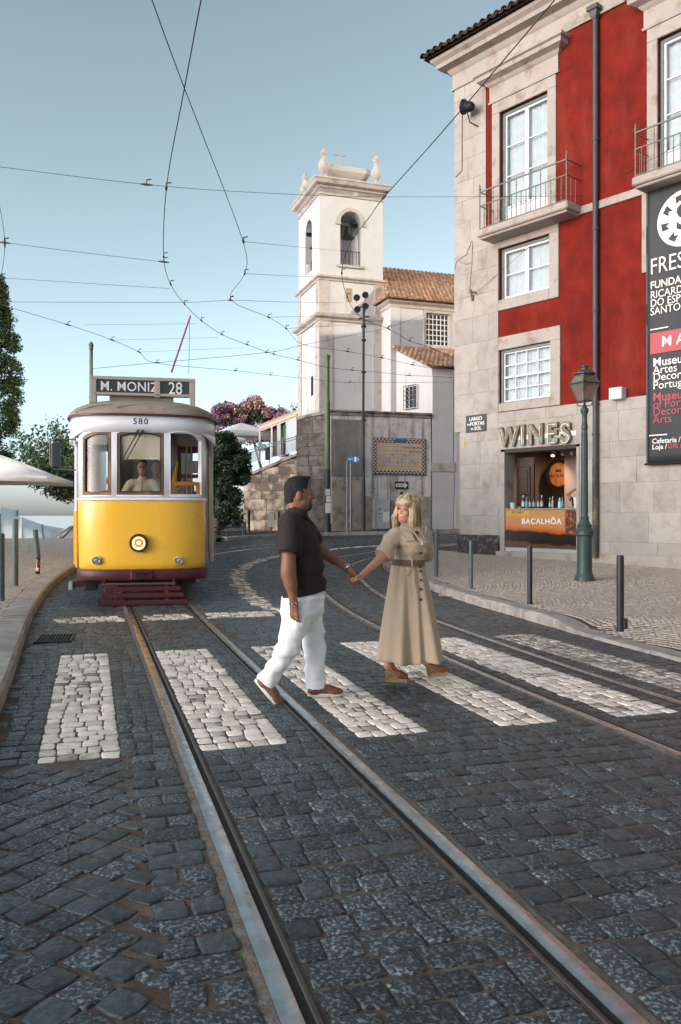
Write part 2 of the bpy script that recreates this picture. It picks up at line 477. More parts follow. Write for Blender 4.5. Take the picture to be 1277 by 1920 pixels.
# ------------------------------------------------------------------ setts: a few worn stone shapes, placed one by one
def sett_mesh(name, m, seed, n=4, round_=.14, dome=.003, skew=.06):
    r = random.Random(seed); mb = MB(); vs = []; fs = []
    cs = [(-.5 + r.uniform(-skew, skew), -.5 + r.uniform(-skew, skew)), (.5 + r.uniform(-skew, skew), -.5 + r.uniform(-skew, skew)),
          (.5 + r.uniform(-skew, skew), .5 + r.uniform(-skew, skew)), (-.5 + r.uniform(-skew, skew), .5 + r.uniform(-skew, skew))]
    tilt = (r.uniform(-.003, .003), r.uniform(-.003, .003))
    def pt(a, b):
        x = (cs[0][0] * (1 - a) + cs[1][0] * a) * (1 - b) + (cs[3][0] * (1 - a) + cs[2][0] * a) * b
        y = (cs[0][1] * (1 - a) + cs[1][1] * a) * (1 - b) + (cs[3][1] * (1 - a) + cs[2][1] * a) * b
        return x, y
    k = n + 1; GR = [0, .075, .5, .925, 1] if n == 4 else [q / n for q in range(k)]
    for j in range(k):
        for i in range(k):
            a, b = GR[i], GR[j]
            x, y = pt(a, b)
            ca, cb = abs(a - .5) * 2, abs(b - .5) * 2
            corner = max(0, ca + cb - 1.35)
            x *= 1 - round_ * corner; y *= 1 - round_ * corner
            z = -dome * max(ca ** 6, cb ** 6) + r.uniform(-.0012, .0012) + tilt[0] * x + tilt[1] * y
            if i in (0, n) or j in (0, n): x += r.uniform(-.02, .02); y += r.uniform(-.02, .02)
            vs.append((x, y, z))
    for j in range(n):
        for i in range(n): fs.append((j * k + i, j * k + i + 1, (j + 1) * k + i + 1, (j + 1) * k + i))
    edge = [i for i in range(k)] + [j * k + n for j in range(1, k)] + [n * k + i for i in range(n - 1, -1, -1)] + [j * k for j in range(n - 1, 0, -1)]
    base = len(vs)
    for e in edge: vs.append((vs[e][0] * 1.05, vs[e][1] * 1.05, -.035))
    for q in range(len(edge)):
        p = (q + 1) % len(edge); fs.append((edge[q], base + q, base + p, edge[p]))
    mb.add(vs, fs)
    return mb.mesh(name, m, smooth=50)
def mesh_np(me):
    v = np.empty(len(me.vertices) * 3); me.vertices.foreach_get('co', v)
    return v.reshape(-1, 3), [tuple(p.vertices) for p in me.polygons]
def scatter(name, items, variants, m, parent, smooth=50, kind='stuff'):
    """many stones joined: items = (x, y, z, w, l, rot, variant)"""
    vv = []; ff = []; off = 0
    data = [mesh_np(me) for me in variants]
    farr = []
    for me in variants:
        ls = np.empty(len(me.loops), dtype=np.int32); me.loops.foreach_get('vertex_index', ls)
        lt = np.empty(len(me.polygons), dtype=np.int32); me.polygons.foreach_get('loop_total', lt)
        farr.append((ls, lt))
    L_ = []; T_ = []
    for x, y, z, w, l, rot, k in items:
        v, _ = data[k]; c, s_ = math.cos(rot), math.sin(rot)
        q = np.empty_like(v); X = v[:, 0] * w; Y = v[:, 1] * l
        q[:, 0] = X * c - Y * s_ + x; q[:, 1] = X * s_ + Y * c + y; q[:, 2] = v[:, 2] + z
        vv.append(q); ls, lt = farr[k]; L_.append(ls + off); T_.append(lt); off += len(v)
    V = np.concatenate(vv); Lp = np.concatenate(L_); T = np.concatenate(T_)
    me = bpy.data.meshes.new(name)
    me.vertices.add(len(V)); me.vertices.foreach_set('co', V.ravel())
    me.loops.add(len(Lp)); me.loops.foreach_set('vertex_index', Lp.astype(np.int32))
    me.polygons.add(len(T)); st_ = np.concatenate([[0], np.cumsum(T)[:-1]]).astype(np.int32)
    me.polygons.foreach_set('loop_start', st_); me.polygons.foreach_set('loop_total', T.astype(np.int32))
    me.update(calc_edges=True)
    me.materials.append(m)
    shade(me, smooth)
    o = link_mesh(name, me, parent)
    if kind: o['kind'] = kind
    return o
NV = 14
V_cob = [sett_mesh('sett', M_cob, 100 + i, dome=.0032) for i in range(NV)]
V_cobs = [sett_mesh('smooth_sett', M_cobs, 200 + i) for i in range(NV)]
V_white = [sett_mesh('white_sett', M_white, 300 + i, skew=.05, round_=.14) for i in range(NV)]
V_dirty = [sett_mesh('worn_white_sett', M_dirtyw, 400 + i, skew=.09, round_=.25) for i in range(NV)]
V_calc = [sett_mesh('pavement_sett', M_calc, 500 + i, n=2, dome=.004, skew=.07) for i in range(NV)]

STRIPES = [(-.3, .17, 'w'), (.655, 1.18, 'w'), (1.64, 2.13, 'w'), (2.64, 3.09, 'w'), (3.56, 4.07, 'w'), (4.52, 5.05, 'd')]
SL = [(-.92, 12.2), (-1.62, 14.6), (-2.12, 17.2), (-2.3, 19.9), (-1.75, 23.0), (-.2, 25.9), (2.6, 28.6)]
SLd = densify(SL)
def stone_kind(x, y, s, t):
    if 5.05 < s < 8.88:
        for a, b, k in STRIPES:
            if a - .02 < t < b + .02: return 'd' if R.random() < .10 else k
    if 11.45 < s < 12.1 and -.45 < t < 2.55: return 'd' if R.random() < .35 else 'w'
    if y > 12 and min((x - p[0]) ** 2 + (y - p[1]) ** 2 for p in SLd) < .16 ** 2: return 'd' if R.random() < .5 else 'w'
    return 'k'
stones = {'w': [], 'd': [], 'k': [], 's': []}
def put_stone(s, t, w, l, rot=None, ang=0.0):
    x, y = st(s, t)
    if not inframe(x, y): return
    if x < kl(y) + w * .35 or x > kr(y) - w * .35: return
    k = stone_kind(x, y, s, t)
    if k == 'k':
        pr = .75 if (t > 1.6 and s > 4.2) else (.45 if t > 1.6 else .12)
        if mnoise.noise((x * .6, y * .35, 3)) * .5 + R.random() < pr: k = 's'
    a = math.atan2(RN.y, RN.x) + ang + R.gauss(0, .035)
    stones[k].append((x, y, G(y) + R.gauss(0, .0011), w * (R.uniform(.90, .95) if k in 'wd' else R.uniform(.925, .985)), l * (R.uniform(.88, .94) if k in 'wd' else R.uniform(.915, .975)), a, R.randrange(NV)))
def fill_row(s, t0, t1, w, l, wide=.16):
    """one row of setts from t0 to t1"""
    t = t0
    ws = []
    while t < t1 - w * .4:
        q = w * R.uniform(.82, 1.22)
        if R.random() < wide: q = w * R.uniform(1.5, 2.0)
        ws.append(q); t += q
    if not ws: return
    f = (t1 - t0) / sum(ws); t = t0
    for q in ws:
        q *= f; put_stone(s + R.gauss(0, .006), t + q / 2, q, l); t += q
s = .6; row = 0
rails_t = lambda s: ((.54, 1.46), (3.35, 4.27) if s < 8 else (3.35 + (s - 8) * .06, 4.27 + (s - 8) * .065))
while s < 9.4:
    l = R.uniform(.135, .16) if s > 1 else .15
    if 5.0 < s < 8.9: l = R.uniform(.118, .145)
    sc_ = s + l / 2
    zebra = 5.05 < sc_ < 8.88
    (a0, a1), (b0, b1) = rails_t(s)
    inner = .095; outer = .075
    if sc_ < 5.0:
        # edge course beside the left rail, alternating one long stone and two short ones
        if row % 2: put_stone(sc_, a0 - outer - .125, .25, l)
        else: put_stone(sc_, a0 - outer - .19, .12, l); put_stone(sc_, a0 - outer - .06, .125, l)
        seg = [(a0 + inner, a1 - inner, .125), (a1 + outer, b0 - outer, .125), (b0 + inner, b1 - inner, .125), (b1 + outer, 6.2, .12)]
    elif zebra:
        seg = []
        edges = [(-1.6, -.3), (-.3, .17), (.17, a0 - outer), (a0 + inner, 1.18), (1.18, a1 - inner), (a1 + outer, 1.64), (1.64, 2.13), (2.13, 2.64), (2.64, 3.09), (3.09, b0 - outer), (b0 + inner, 4.07), (4.07, b1 - inner), (b1 + outer, 4.52), (4.52, 5.05), (5.05, 6.4)]
        for e0, e1 in edges:
            if e1 - e0 > .05: seg.append((e0, e1, .090 if e1 - e0 < .6 and abs((e0 + e1) / 2 % .98 + .06) < .3 else .105))
    else:
        seg = [(-2.6, a0 - outer, .115), (a0 + inner, a1 - inner, .12), (a1 + outer, b0 - outer, .12), (b0 + inner, b1 - inner, .12), (b1 + outer, 6.4, .12)]
    for e0, e1, w in seg: fill_row(sc_, e0, e1, w, l, .02 if zebra else .14)
    s += l; row += 1
while s < 38:
    l = R.uniform(.14, .17); sc_ = s + l / 2
    t = -6 + R.uniform(0, .1)
    while t < 14:
        w = .125 * R.uniform(.85, 1.2)
        x, y = st(sc_, t + w / 2)
        if inframe(x, y) and kl(y) < x < kr(y) and rail_dist(x, y) > .135: put_stone(sc_, t + w / 2, w, l)
        t += w
    s += l
# diagonal paving left of the first rail
for i in range(-60, 60):
    for j in range(-60, 60):
        u_, v_ = i * .137 + R.gauss(0, .006), j * .137 + R.gauss(0, .006)
        c_ = math.cos(rad(44)); s_ = math.sin(rad(44))
        t = (u_ - v_) * c_ - 1.0; s = (u_ + v_) * s_ + 2.6
        if .5 < s < 5.0 - (.05 if i % 2 else 0) and t < .2 and t > -2.4:
            w = .14 * R.uniform(.93, 1.06)
            if t > .125: w *= .6
            put_stone(s, t, w, .14, ang=rad(45))
def place_stones(key, name, variants, m, nmax=300):
    items = sorted(stones[key], key=lambda q: q[1])
    items = [q for q in items]
    vis = [q for q in items if abs(q[0]) < .4096 * q[1] + .03 and q[1] > 2.3]
    near = vis[:nmax]; ns = set(map(id, near))
    for x, y, z, w, l, rot, k in near:
        link_mesh(name, variants[k], road, (x, y, z), (0, 0, rot), (w, l, 1))
    rest = [q for q in items if id(q) not in ns]
    if rest: scatter(name + '_paving', rest, variants, m, road)
place_stones('k', 'sett', V_cob, M_cob)
place_stones('s', 'smooth_sett', V_cobs, M_cobs)
place_stones('w', 'white_sett', V_white, M_white)
place_stones('d', 'worn_white_sett', V_dirty, M_dirtyw)

# ------------------------------------------------------------------ pavements with kerbs
def pavement(name, xa, xb, y0, y1, step=.5):
    mb = MB(); ys = np.arange(y0, y1 + .001, step)
    for a, b in zip(ys, ys[1:]):
        mb.add([(xa(a), a, G(a) + WALK - .012), (xb(a), a, G(a) + WALK - .012), (xb(b), b, G(b) + WALK - .012), (xa(b), b, G(b) + WALK - .012)], [(0, 1, 2, 3)])
    return tag(mb.build(name, M_joint, fix=False), kind='structure')
pav_left = pavement('left_pavement', lambda y: -32, lambda y: kl(y) - .25, -14, 29.5)
def HR(x, y):
    """height of the right pavement above the street: level, but ramped down to the dropped kerb at the crossing"""
    if y > 10.6: return WALK
    f = max(0, min(1, (x - kr(y) - .25) / 1.3)); k = max(0, min(1, (10.6 - y) / .7))
    return WALK + (.03 + (WALK - .03) * f - WALK) * k
mb = MB(); ys_ = np.arange(-14, 40.01, .35)
for a, b in zip(ys_, ys_[1:]):
    cols = [.2, .5, .8, 1.1, 1.6, 6, 26]
    for c0, c1 in zip(cols, cols[1:]):
        q = [(kr(a) + c0, a), (kr(a) + c1, a), (kr(b) + c1, b), (kr(b) + c0, b)]
        mb.add([(x, y, G(y) + HR(x, y) - .012) for x, y in q], [(0, 1, 2, 3)])
pav_right = tag(mb.build('right_pavement', M_joint, fix=False), kind='structure')
pav_far = pavement('far_pavement', lambda y: -6.9 if y < 32 else kl(y) - 6, lambda y: kl(y) - .2, 29.5, 42)
def kerb(line, side, w, parent, y0, y1, hgt=WALK, length=.95, drop=None):
    """separate kerb stones along a street edge; side -1 = stones lie to the left of the line"""
    pts = [Vector((x, y, 0)) for x, y in line]
    acc = [0]
    for a, b in zip(pts, pts[1:]): acc.append(acc[-1] + (b - a).length)
    def P(d):
        for i in range(len(pts) - 1):
            if acc[i] <= d <= acc[i + 1]:
                f = (d - acc[i]) / max(acc[i + 1] - acc[i], 1e-6); return pts[i].lerp(pts[i + 1], f)
        return pts[-1]
    d = 0
    while d < acc[-1] - .3:
        L_ = length * R.uniform(.8, 1.2); a, b = P(d), P(d + L_ - .012); d += L_
        if a.y < y0 or b.y > y1 or (b - a).length < .1: continue
        tdir = (b - a).normalized(); nrm = Vector((tdir.y, -tdir.x, 0)) * side
        mb = MB(); rings = []
        for p in (a, P(d - L_ / 2 - .006) if (b - a).length > .4 else a.lerp(b, .5), b):
            h = hgt + R.uniform(-.006, .006)
            if drop: h = drop(p.y, h)
            z = G(p.y)
            rings.append([p + nrm * 0 + Vector((0, 0, z - .04)), p + nrm * .008 + Vector((0, 0, z + h - .03)), p + nrm * .035 + Vector((0, 0, z + h - .004)),
                          p + nrm * w * .6 + Vector((0, 0, z + h + .004)), p + nrm * w + Vector((0, 0, z + h - .002)), p + nrm * w + Vector((0, 0, z - .04))])
        mb.loft(rings); mb.build('kerb_stone', M_kerb, parent, smooth=35)
kerb(KLs, -1, .34, pav_left, 1, 30)
def dropr(y, h):
    if y > 10.6: return h
    if y > 9.9: return .03 + (h - .03) * (y - 9.9) / .7
    return .03
kerb(KRs, 1, .27, pav_right, 2, 30, drop=dropr)
kerb(KLs, -1, .3, pav_far, 30, 44)

# small limestone setts: fan waves on the right pavement, straight courses on the left one
items = []
e1 = Vector((.52, -.854)); e2 = Vector((.854, .52))
for i in range(-120, 330):
    p_ = i * .075
    for j in range(-90, 200):
        q_ = j * .096 + .17 * abs(math.sin(p_ * 1.45)) * 1.6
        x = 1.0 + e1.x * p_ + e2.x * q_; y = 19 + e1.y * p_ + e2.y * q_
        if not (5.5 < y < 27): continue
        if not inframe(x, y, .6) or x < kr(y) + .31: continue
        if y > 22.2 and x > 3.2 + (y - 22.2): continue
        if (x - 3.16) * .7639 + (y - 23) * .6455 > .1: continue
        z = G(y) + HR(x, y)
        sl = .17 * 1.6 * 1.45 * math.cos(p_ * 1.45) * (1 if math.sin(p_ * 1.45) > 0 else -1)
        items.append((x + R.gauss(0, .0015), y + R.gauss(0, .0015), z + R.gauss(0, .001), .075 * R.uniform(.96, 1.02), .074 * R.uniform(.95, 1.03), math.atan2(e1.y, e1.x) + math.atan(sl), R.randrange(NV)))
scatter('paving_setts', items, V_calc, M_calc, pav_right)
items = []
for i in range(0, 420):
    y = 4.5 + i * .062
    off_ = R.uniform(0, .06)
    xr = kl(y) - .37; x = xr - off_
    while x > -.4096 * y - .6 and x > -14 and y < 29.3:
        items.append((x + R.gauss(0, .004), y + R.gauss(0, .004), G(y) + WALK + R.gauss(0, .002), .078 * R.uniform(.85, 1.05), .058 * R.uniform(.85, 1.05), R.gauss(0, .08) + .3, R.randrange(NV)))
        x -= .08 * R.uniform(.9, 1.1)
scatter('paving_setts', items, V_calc, M_calc, pav_left)

# storm drain
gx, gy = -3.26, 9.5
o = thing('drain_grate', 'black iron drain grate in the gutter beside the left kerb', 'drain', (gx, gy, .004), rad(13))
M_iron = mat('black_cast_iron', (.02, .022, .024), .5, metal=.5, var=.3, scale=30)
mb = MB()
for lo, hi in (((-.2, -.3, -.02), (.2, -.27, .012)), ((-.2, .27, -.02), (.2, .3, .012)), ((-.2, -.27, -.02), (-.17, .27, .012)), ((.17, -.27, -.02), (.2, .27, .012))): mb.box(lo, hi, .004)
mb.build('frame', M_iron, o)
MB().box((-.17, -.27, -.01), (.17, .27, -.004)).build('pit', mat('pit_black', (.004, .004, .004), 1.0), o)
for k in range(9):
    MB().box((-.15 + k * .0355, -.27, -.003), (-.133 + k * .0355, .27, .01), .003).build('slat', M_iron, o)
# ------------------------------------------------------------------ the red corner building
M_red = mat('red_plaster', (.185, .017, .010), .9, spec=.12, var=.24, scale=2.2, col2=(.115, .014, .010), mix=(.40, .70), bump=.25, bscale=60,
            streak=((.22, .040, .026), .6, 1.6, .35, .52))
M_lime = mat('facade_limestone', (.37, .34, .305), .8, col2=(.28, .245, .21), scale=3.2, mix=(.48, .75), var=.10, bump=.35, bscale=45, rnd=.09,
             streak=((.19, .135, .095), .85, 1.1, .8, .57))
M_trim = mat('stone_trim', (.37, .33, .29), .8, col2=(.23, .165, .115), scale=2.6, mix=(.52, .74), var=.12, bump=.4, bscale=40, isl=True,
             streak=((.17, .12, .085), .6, 4, .8, .62))
M_mortar = mat('facade_mortar', (.24, .21, .18), .95, var=.2, scale=8)
M_wframe = mat('white_window_paint', (.62, .63, .64), .45, var=.06, scale=8)
M_green = mat('teal_frame_paint', (.16, .22, .21), .5, var=.2, scale=12)
M_olive = mat('olive_railing_paint', (.155, .165, .125), .55, var=.25, scale=30, col2=(.05, .04, .035), mix=(.6, .75))
M_curt = mat('net_curtain', (.55, .575, .585), .9, var=.12, scale=12)
M_pane = glass_mat('window_glass', (.93, .96, .96), 0, 1.5)
M_tile = mat('old_clay_tile', (.105, .075, .058), .9, col2=(.05, .043, .037), scale=9, mix=(.4, .65), rnd=.4, bump=.5, bscale=30)
M_pipe = mat('grey_downpipe', (.06, .058, .062), .5, var=.2, scale=6)

FX, FY = 3.16, 23.0
FE = Vector((.6455, -.7639, 0)); FNRM = Vector((-.7639, -.6455, 0))
FZ = G(23) + WALK - .02
def F(u, v, out=0.0):
    """photograph pixel -> (distance along the facade, height) on the plane `out` metres in front of it"""
    ox, oy = FX + FNRM.x * out, FY + FNRM.y * out
    r = (u - 638.5) / FOC
    a = (oy * r - ox) / (FE.x - FE.y * r)
    Y = oy + FE.y * a
    return a, CAM_H - (v - HZ) / FOC * Y - FZ
fa = lambda u, out=0: F(u, HZ, out)[0]
fz = lambda u, v, out=0: F(u, v, out)[1]

bld = thing('red_corner_house', 'red plastered corner house with white stone quoins and a wine counter', 'house', (FX, FY, FZ), math.atan2(FE.y, FE.x))
A_END = 15.0
Z_FRIEZE = 12.75; Z_BASE = fz(1130, 751)
aq1, aq2 = fa(912), fa(935)                               # right edges of the quoin strip, above / below the balcony
door = (fa(940), fa(1088), -.02, fz(1012, 838))
w_up = (fa(938), fa(1028), fz(938, 430), (fz(938, 211) + fz(1028, 170)) / 2)
w_mid = (fa(936), fa(1031), (fz(936, 564) + fz(1030, 540)) / 2, (fz(936, 464) + fz(1030, 442)) / 2)
w_low = (fa(937), fa(1033), (fz(937, 757) + fz(1033, 745)) / 2, (fz(937, 656) + fz(1033, 641)) / 2)
d2 = fa(1234) - fa(938)                                    # pitch to the next window bay
w_up2 = (w_up[0] + d2, w_up[1] + d2, w_up[2], w_up[3])
w_mid2 = (w_mid[0] + d2, w_mid[1] + d2, w_mid[2], w_mid[3])
z_slab = fz(1063, 373, .6) - .02
HOLES = [door, w_up, w_mid, w_low, w_up2]
# wall skin with real openings
acuts = sorted({0, .2, A_END, *[h[0] for h in HOLES], *[h[1] for h in HOLES]}); zcuts = sorted({-.3, 3.3, Z_FRIEZE + .6, *[h[2] for h in HOLES], *[h[3] for h in HOLES]})
mb = MB(); TH = .42
for a0, a1 in zip(acuts, acuts[1:]):
    for z0, z1 in zip(zcuts, zcuts[1:]):
        ca, cz = (a0 + a1) / 2, (z0 + z1) / 2
        if any(h[0] < ca < h[1] and h[2] < cz < h[3] for h in HOLES): continue
        if a1 <= .2 and z1 <= 3.3: continue
        mb.add([(a0, 0, z0), (a1, 0, z0), (a1, 0, z1), (a0, 0, z1)], [(0, 1, 2, 3)])
for h in HOLES:       # reveals
    a0, a1, z0, z1 = h
    mb.add([(a0, 0, z0), (a0, TH, z0), (a0, TH, z1), (a0, 0, z1)], [(0, 1, 2, 3)]); mb.add([(a1, 0, z0), (a1, 0, z1), (a1, TH, z1), (a1, TH, z0)], [(0, 1, 2, 3)])
    mb.add([(a0, 0, z1), (a0, TH, z1), (a1, TH, z1), (a1, 0, z1)], [(0, 1, 2, 3)]); mb.add([(a0, 0, z0), (a1, 0, z0), (a1, TH, z0), (a0, TH, z0)], [(0, 1, 2, 3)])
# side wall round the corner and the far end and back
mb.add([(0, 0, 3.3), (0, 14, 3.3), (0, 14, Z_FRIEZE + .6), (0, 0, Z_FRIEZE + .6)], [(0, 3, 2, 1)])
mb.add([(.2, 0, -.3), (.2, 14, -.3), (.2, 14, 3.3), (.2, 0, 3.3)], [(0, 3, 2, 1)])
mb.add([(0, 0, 3.3), (.2, 0, 3.3), (.2, 14, 3.3), (0, 14, 3.3)], [(0, 1, 2, 3)])
mb.add([(A_END, 0, -.3), (A_END, 14, -.3), (A_END, 14, Z_FRIEZE + .6), (A_END, 0, Z_FRIEZE + .6)], [(0, 1, 2, 3)])
mb.add([(0, 14, -.3), (A_END, 14, -.3), (A_END, 14, Z_FRIEZE + .6), (0, 14, Z_FRIEZE + .6)], [(0, 3, 2, 1)])
wall = mb.build('wall', M_red, bld, fix=False)
# ashlar blocks, each its own stone
def ashlar(zones, holes, course, lmin, lmax, proud, parent, z_start=0.0, m=M_lime, gap=.0016):
    for (a0, a1, z0, z1) in zones:
        z = z0; k = 0
        while z < z1 - .05:
            h = min(course * R.uniform(.85, 1.12), z1 - z)
            if z1 - z - h < .15: h = z1 - z
            segs = [(a0, a1)]
            for ha, hb, hc, hd in holes:
                if hc < z + h - .02 and hd > z + .02:
                    ns = []
                    for s0, s1 in segs:
                        if hb <= s0 or ha >= s1: ns.append((s0, s1)); continue
                        if ha > s0 + .03: ns.append((s0, ha))
                        if hb < s1 - .03: ns.append((hb, s1))
                    segs = ns
            for s0, s1 in segs:
                a = s0; first = True
                while a < s1 - 1e-3:
                    L_ = R.uniform(lmin, lmax) * (.55 if (first and k % 2) else 1); first = False
                    if s1 - a - L_ < lmin * .5: L_ = s1 - a
                    MB().box((a + gap, -proud - R.uniform(0, .003), z + gap), (a + L_ - gap, .002, z + h - gap), .003).build('ashlar_block', m, parent)
                    a += L_
            z += h; k += 1
surround_holes = [door, (w_low[0] - .02, fa(1053), w_low[2] - .25, w_low[3] + .3), (w_mid[0] - .02, fa(1050), w_mid[2] - .25, w_mid[3] + .4)]
pl_back = MB()
for z in ((0, aq1, w_up[2] - .35, Z_FRIEZE), (0, aq2, 3.3, w_up[2] - .35)): pl_back.box((z[0] + .003, -.010, z[2]), (z[1] - .003, .001, z[3]))
for s0, s1, zz0, zz1 in ((.2, door[0], 0, 3.3), (door[1], A_END, 0, Z_BASE), (door[0] + .0, door[1] - .0, door[3], 3.3)): pl_back.box((s0, -.010, zz0), (s1, .001, min(zz1, Z_BASE)))
pl_back.build('mortar_bed', M_mortar, wall)
ashlar([(0, aq1, w_up[2] - .2, Z_FRIEZE)], [], .62, .45, .95, .022, wall)
ashlar([(0, aq2, 3.3, w_low[2] - .22), (0, aq2, w_low[2] - .22, w_low[3] + .34), (0, aq2, w_low[3] + .34, w_mid[2] - .28), (0, aq2, w_mid[2] - .28, w_mid[3] + .32), (0, aq2, w_mid[3] + .32, w_up[2] - .2)], [], .60, .5, 1.0, .022, wall)
ashlar([(.2, aq2, -.25, 3.3), (aq2, 7.6, -.25, door[3]), (aq2, 7.6, door[3], Z_BASE)], [door], .66, .7, 1.35, .022, wall)
# stained guard stone at the foot of the corner
M_guard = mat('sooty_corner_stone', (.035, .032, .03), .8, col2=(.16, .14, .12), scale=9, mix=(.5, .7), bump=.9, bscale=25)
mb = MB()
rings = []
for z, o_ in ((-.1, .10), (.15, .10), (.32, .085), (.42, .05), (.5, .026)):
    n = 12; rings.append([(.16 + (door[0] - .2) * k / n, -o_ - .05 * math.sin(math.pi * k / n), z) for k in range(n + 1)] + [(door[0] - .04, .0, z), (.16, .0, z)])
mb.loft(rings); mb.build('guard_stone', M_guard, bld, smooth=40)

def surround(h, wl, wr, wt, wb, proud=.045, parent=bld):
    a0, a1, z0, z1 = h
    for nm, lo, hi in (('jamb', (a0 - wl, z0 - wb), (a0, z1)), ('jamb', (a1, z0 - wb), (a1 + wr, z1)), ('lintel', (a0 - wl, z1), (a1 + wr, z1 + wt)), ('sill', (a0, z0 - wb), (a1, z0))):
        if hi[0] - lo[0] < .01 or hi[1] - lo[1] < .01: continue
        MB().box((lo[0] + .002, -proud, lo[1] + .002), (hi[0] - .002, .03, hi[1] - .002), .008).build(nm, M_trim, parent)
surround(w_up, w_up[0] - fa(924), fa(1044) - w_up[1], .30, .0)
surround(w_mid, .02, fa(1049) - w_mid[1], .32, .28)
surround(w_low, .02, fa(1052) - w_low[1], .34, .22)
surround(w_up2, w_up[0] - fa(924), fa(1044) - w_up[1], .30, .0)
MB().box((fa(1205), -.045, fz(1209, 512)), (fa(1240), .01, fz(1209, 352)), .008).build('jamb', M_trim, bld)
def moulding(a0, a1, prof, name, parent=bld, m=M_trim, ends=True):
    """horizontal moulding: prof = [(projection, height)]; returns at both ends"""
    mb = MB(); rings = []
    for a, e in ((a0, 1), (a1, -1)):
        rings.append([(a - e * p * (1 if ends else 0), -p, z) for p, z in prof])
    rings = [[(r[0], .0, r[2]) for r in rings[0]]] + rings + [[(r[0], .0, r[2]) for r in rings[1]]]
    mb.loft(rings, closed=False, cap=False)
    n = len(prof)
    mb.build(name, m, parent, smooth=25)
for w in (w_up, w_up2):
    zt = w[3] + .30
    a0, a1 = w[0] - (w_up[0] - fa(924)), w[1] + (fa(1044) - w_up[1])
    moulding(a0 - .02, a1 + .02, [(.0, zt), (.07, zt), (.08, zt + .05), (.05, zt + .07), (.05, zt + .44), (.12, zt + .50), (.14, zt + .54), (.30, zt + .60), (.31, zt + .70), (.37, zt + .73), (.37, zt + .80), (0, zt + .84)], 'window_cornice')
# frieze and main cornice
zf = Z_FRIEZE
moulding(-.02, A_END, [(.0, zf), (.06, zf), (.07, zf + .05), (.035, zf + .07), (.035, zf + .42), (.10, zf + .48), (.14, zf + .56), (.34, zf + .62), (.36, zf + .72), (.46, zf + .80), (.48, zf + .88), (0, zf + .9)], 'cornice')
mb = MB(); rings = []
for p, z in [(.0, zf), (.06, zf), (.07, zf + .05), (.035, zf + .07), (.035, zf + .42), (.10, zf + .48), (.14, zf + .56), (.34, zf + .62), (.36, zf + .72), (.46, zf + .80), (.48, zf + .88), (0, zf + .9)]:
    rings.append([(-p, -p, z), (-p, 14, z)])
mb.loft(rings, closed=False, cap=False); mb.build('cornice', M_trim, bld, smooth=25)
# tiled roof: slope surface, eave rows of half-round tiles
zr = zf + .89
roof = MB().add([(-.62, -.62, zr), (A_END, -.62, zr), (A_END, 5, zr + 1.9), (5, 5, zr + 1.9)], [(0, 1, 2, 3)]).add([(-.62, -.62, zr), (5, 5, zr + 1.9), (5, 14, zr + 1.9), (-.62, 14, zr)], [(0, 1, 2, 3)]).add([(5, 5, zr + 1.9), (A_END, 5, zr + 1.9), (A_END, 14, zr + 1.9), (5, 14, zr + 1.9)], [(0, 1, 2, 3)])
roof = roof.build('roof', M_tile, bld, fix=False)
def tile_mesh(name, r=.105, L_=.46, up=True):
    mb = MB(); n = 7; rings = []
    for y, rr in ((0, r), (L_, r * .85)):
        rings.append([(math.cos(math.pi * k / n) * rr, y, math.sin(math.pi * k / n) * rr * (1 if up else -.7)) for k in range(n + 1)])
    inn = [[(x * .84, y, z * .84) for x, y, z in r_] for r_ in rings]
    mb.loft([inn[0], rings[0], rings[1], inn[1]], closed=False, cap=False)
    return mb.mesh(name, M_tile, smooth=60)
T_up, T_dn = tile_mesh('roof_tile'), tile_mesh('roof_tile', up=False)
pitch = math.atan2(1.9, 5.62)
for j in range(3):
    k = 0
    while -.55 + k * .235 < 8.2:
        a = -.55 + k * .235 + R.uniform(-.012, .012)
        yy = -.70 + j * .38
        if a > yy - .05:
            link_mesh('roof_tile', T_up, roof, (a, yy + R.uniform(-.02, .02), zr + .055 + (yy + .62) * math.tan(pitch)), (pitch, 0, R.uniform(-.03, .03)))
            if j == 0: link_mesh('roof_tile', T_dn, roof, (a + .117, yy - .02, zr + .075), (pitch, 0, 0))
        k += 1
for k in range(14):      # hip and side eave
    link_mesh('roof_tile', T_up, roof, (-.66, -.5 + k * .235, zr + .055), (pitch, 0, -math.pi / 2 + R.uniform(-.03, .03)))
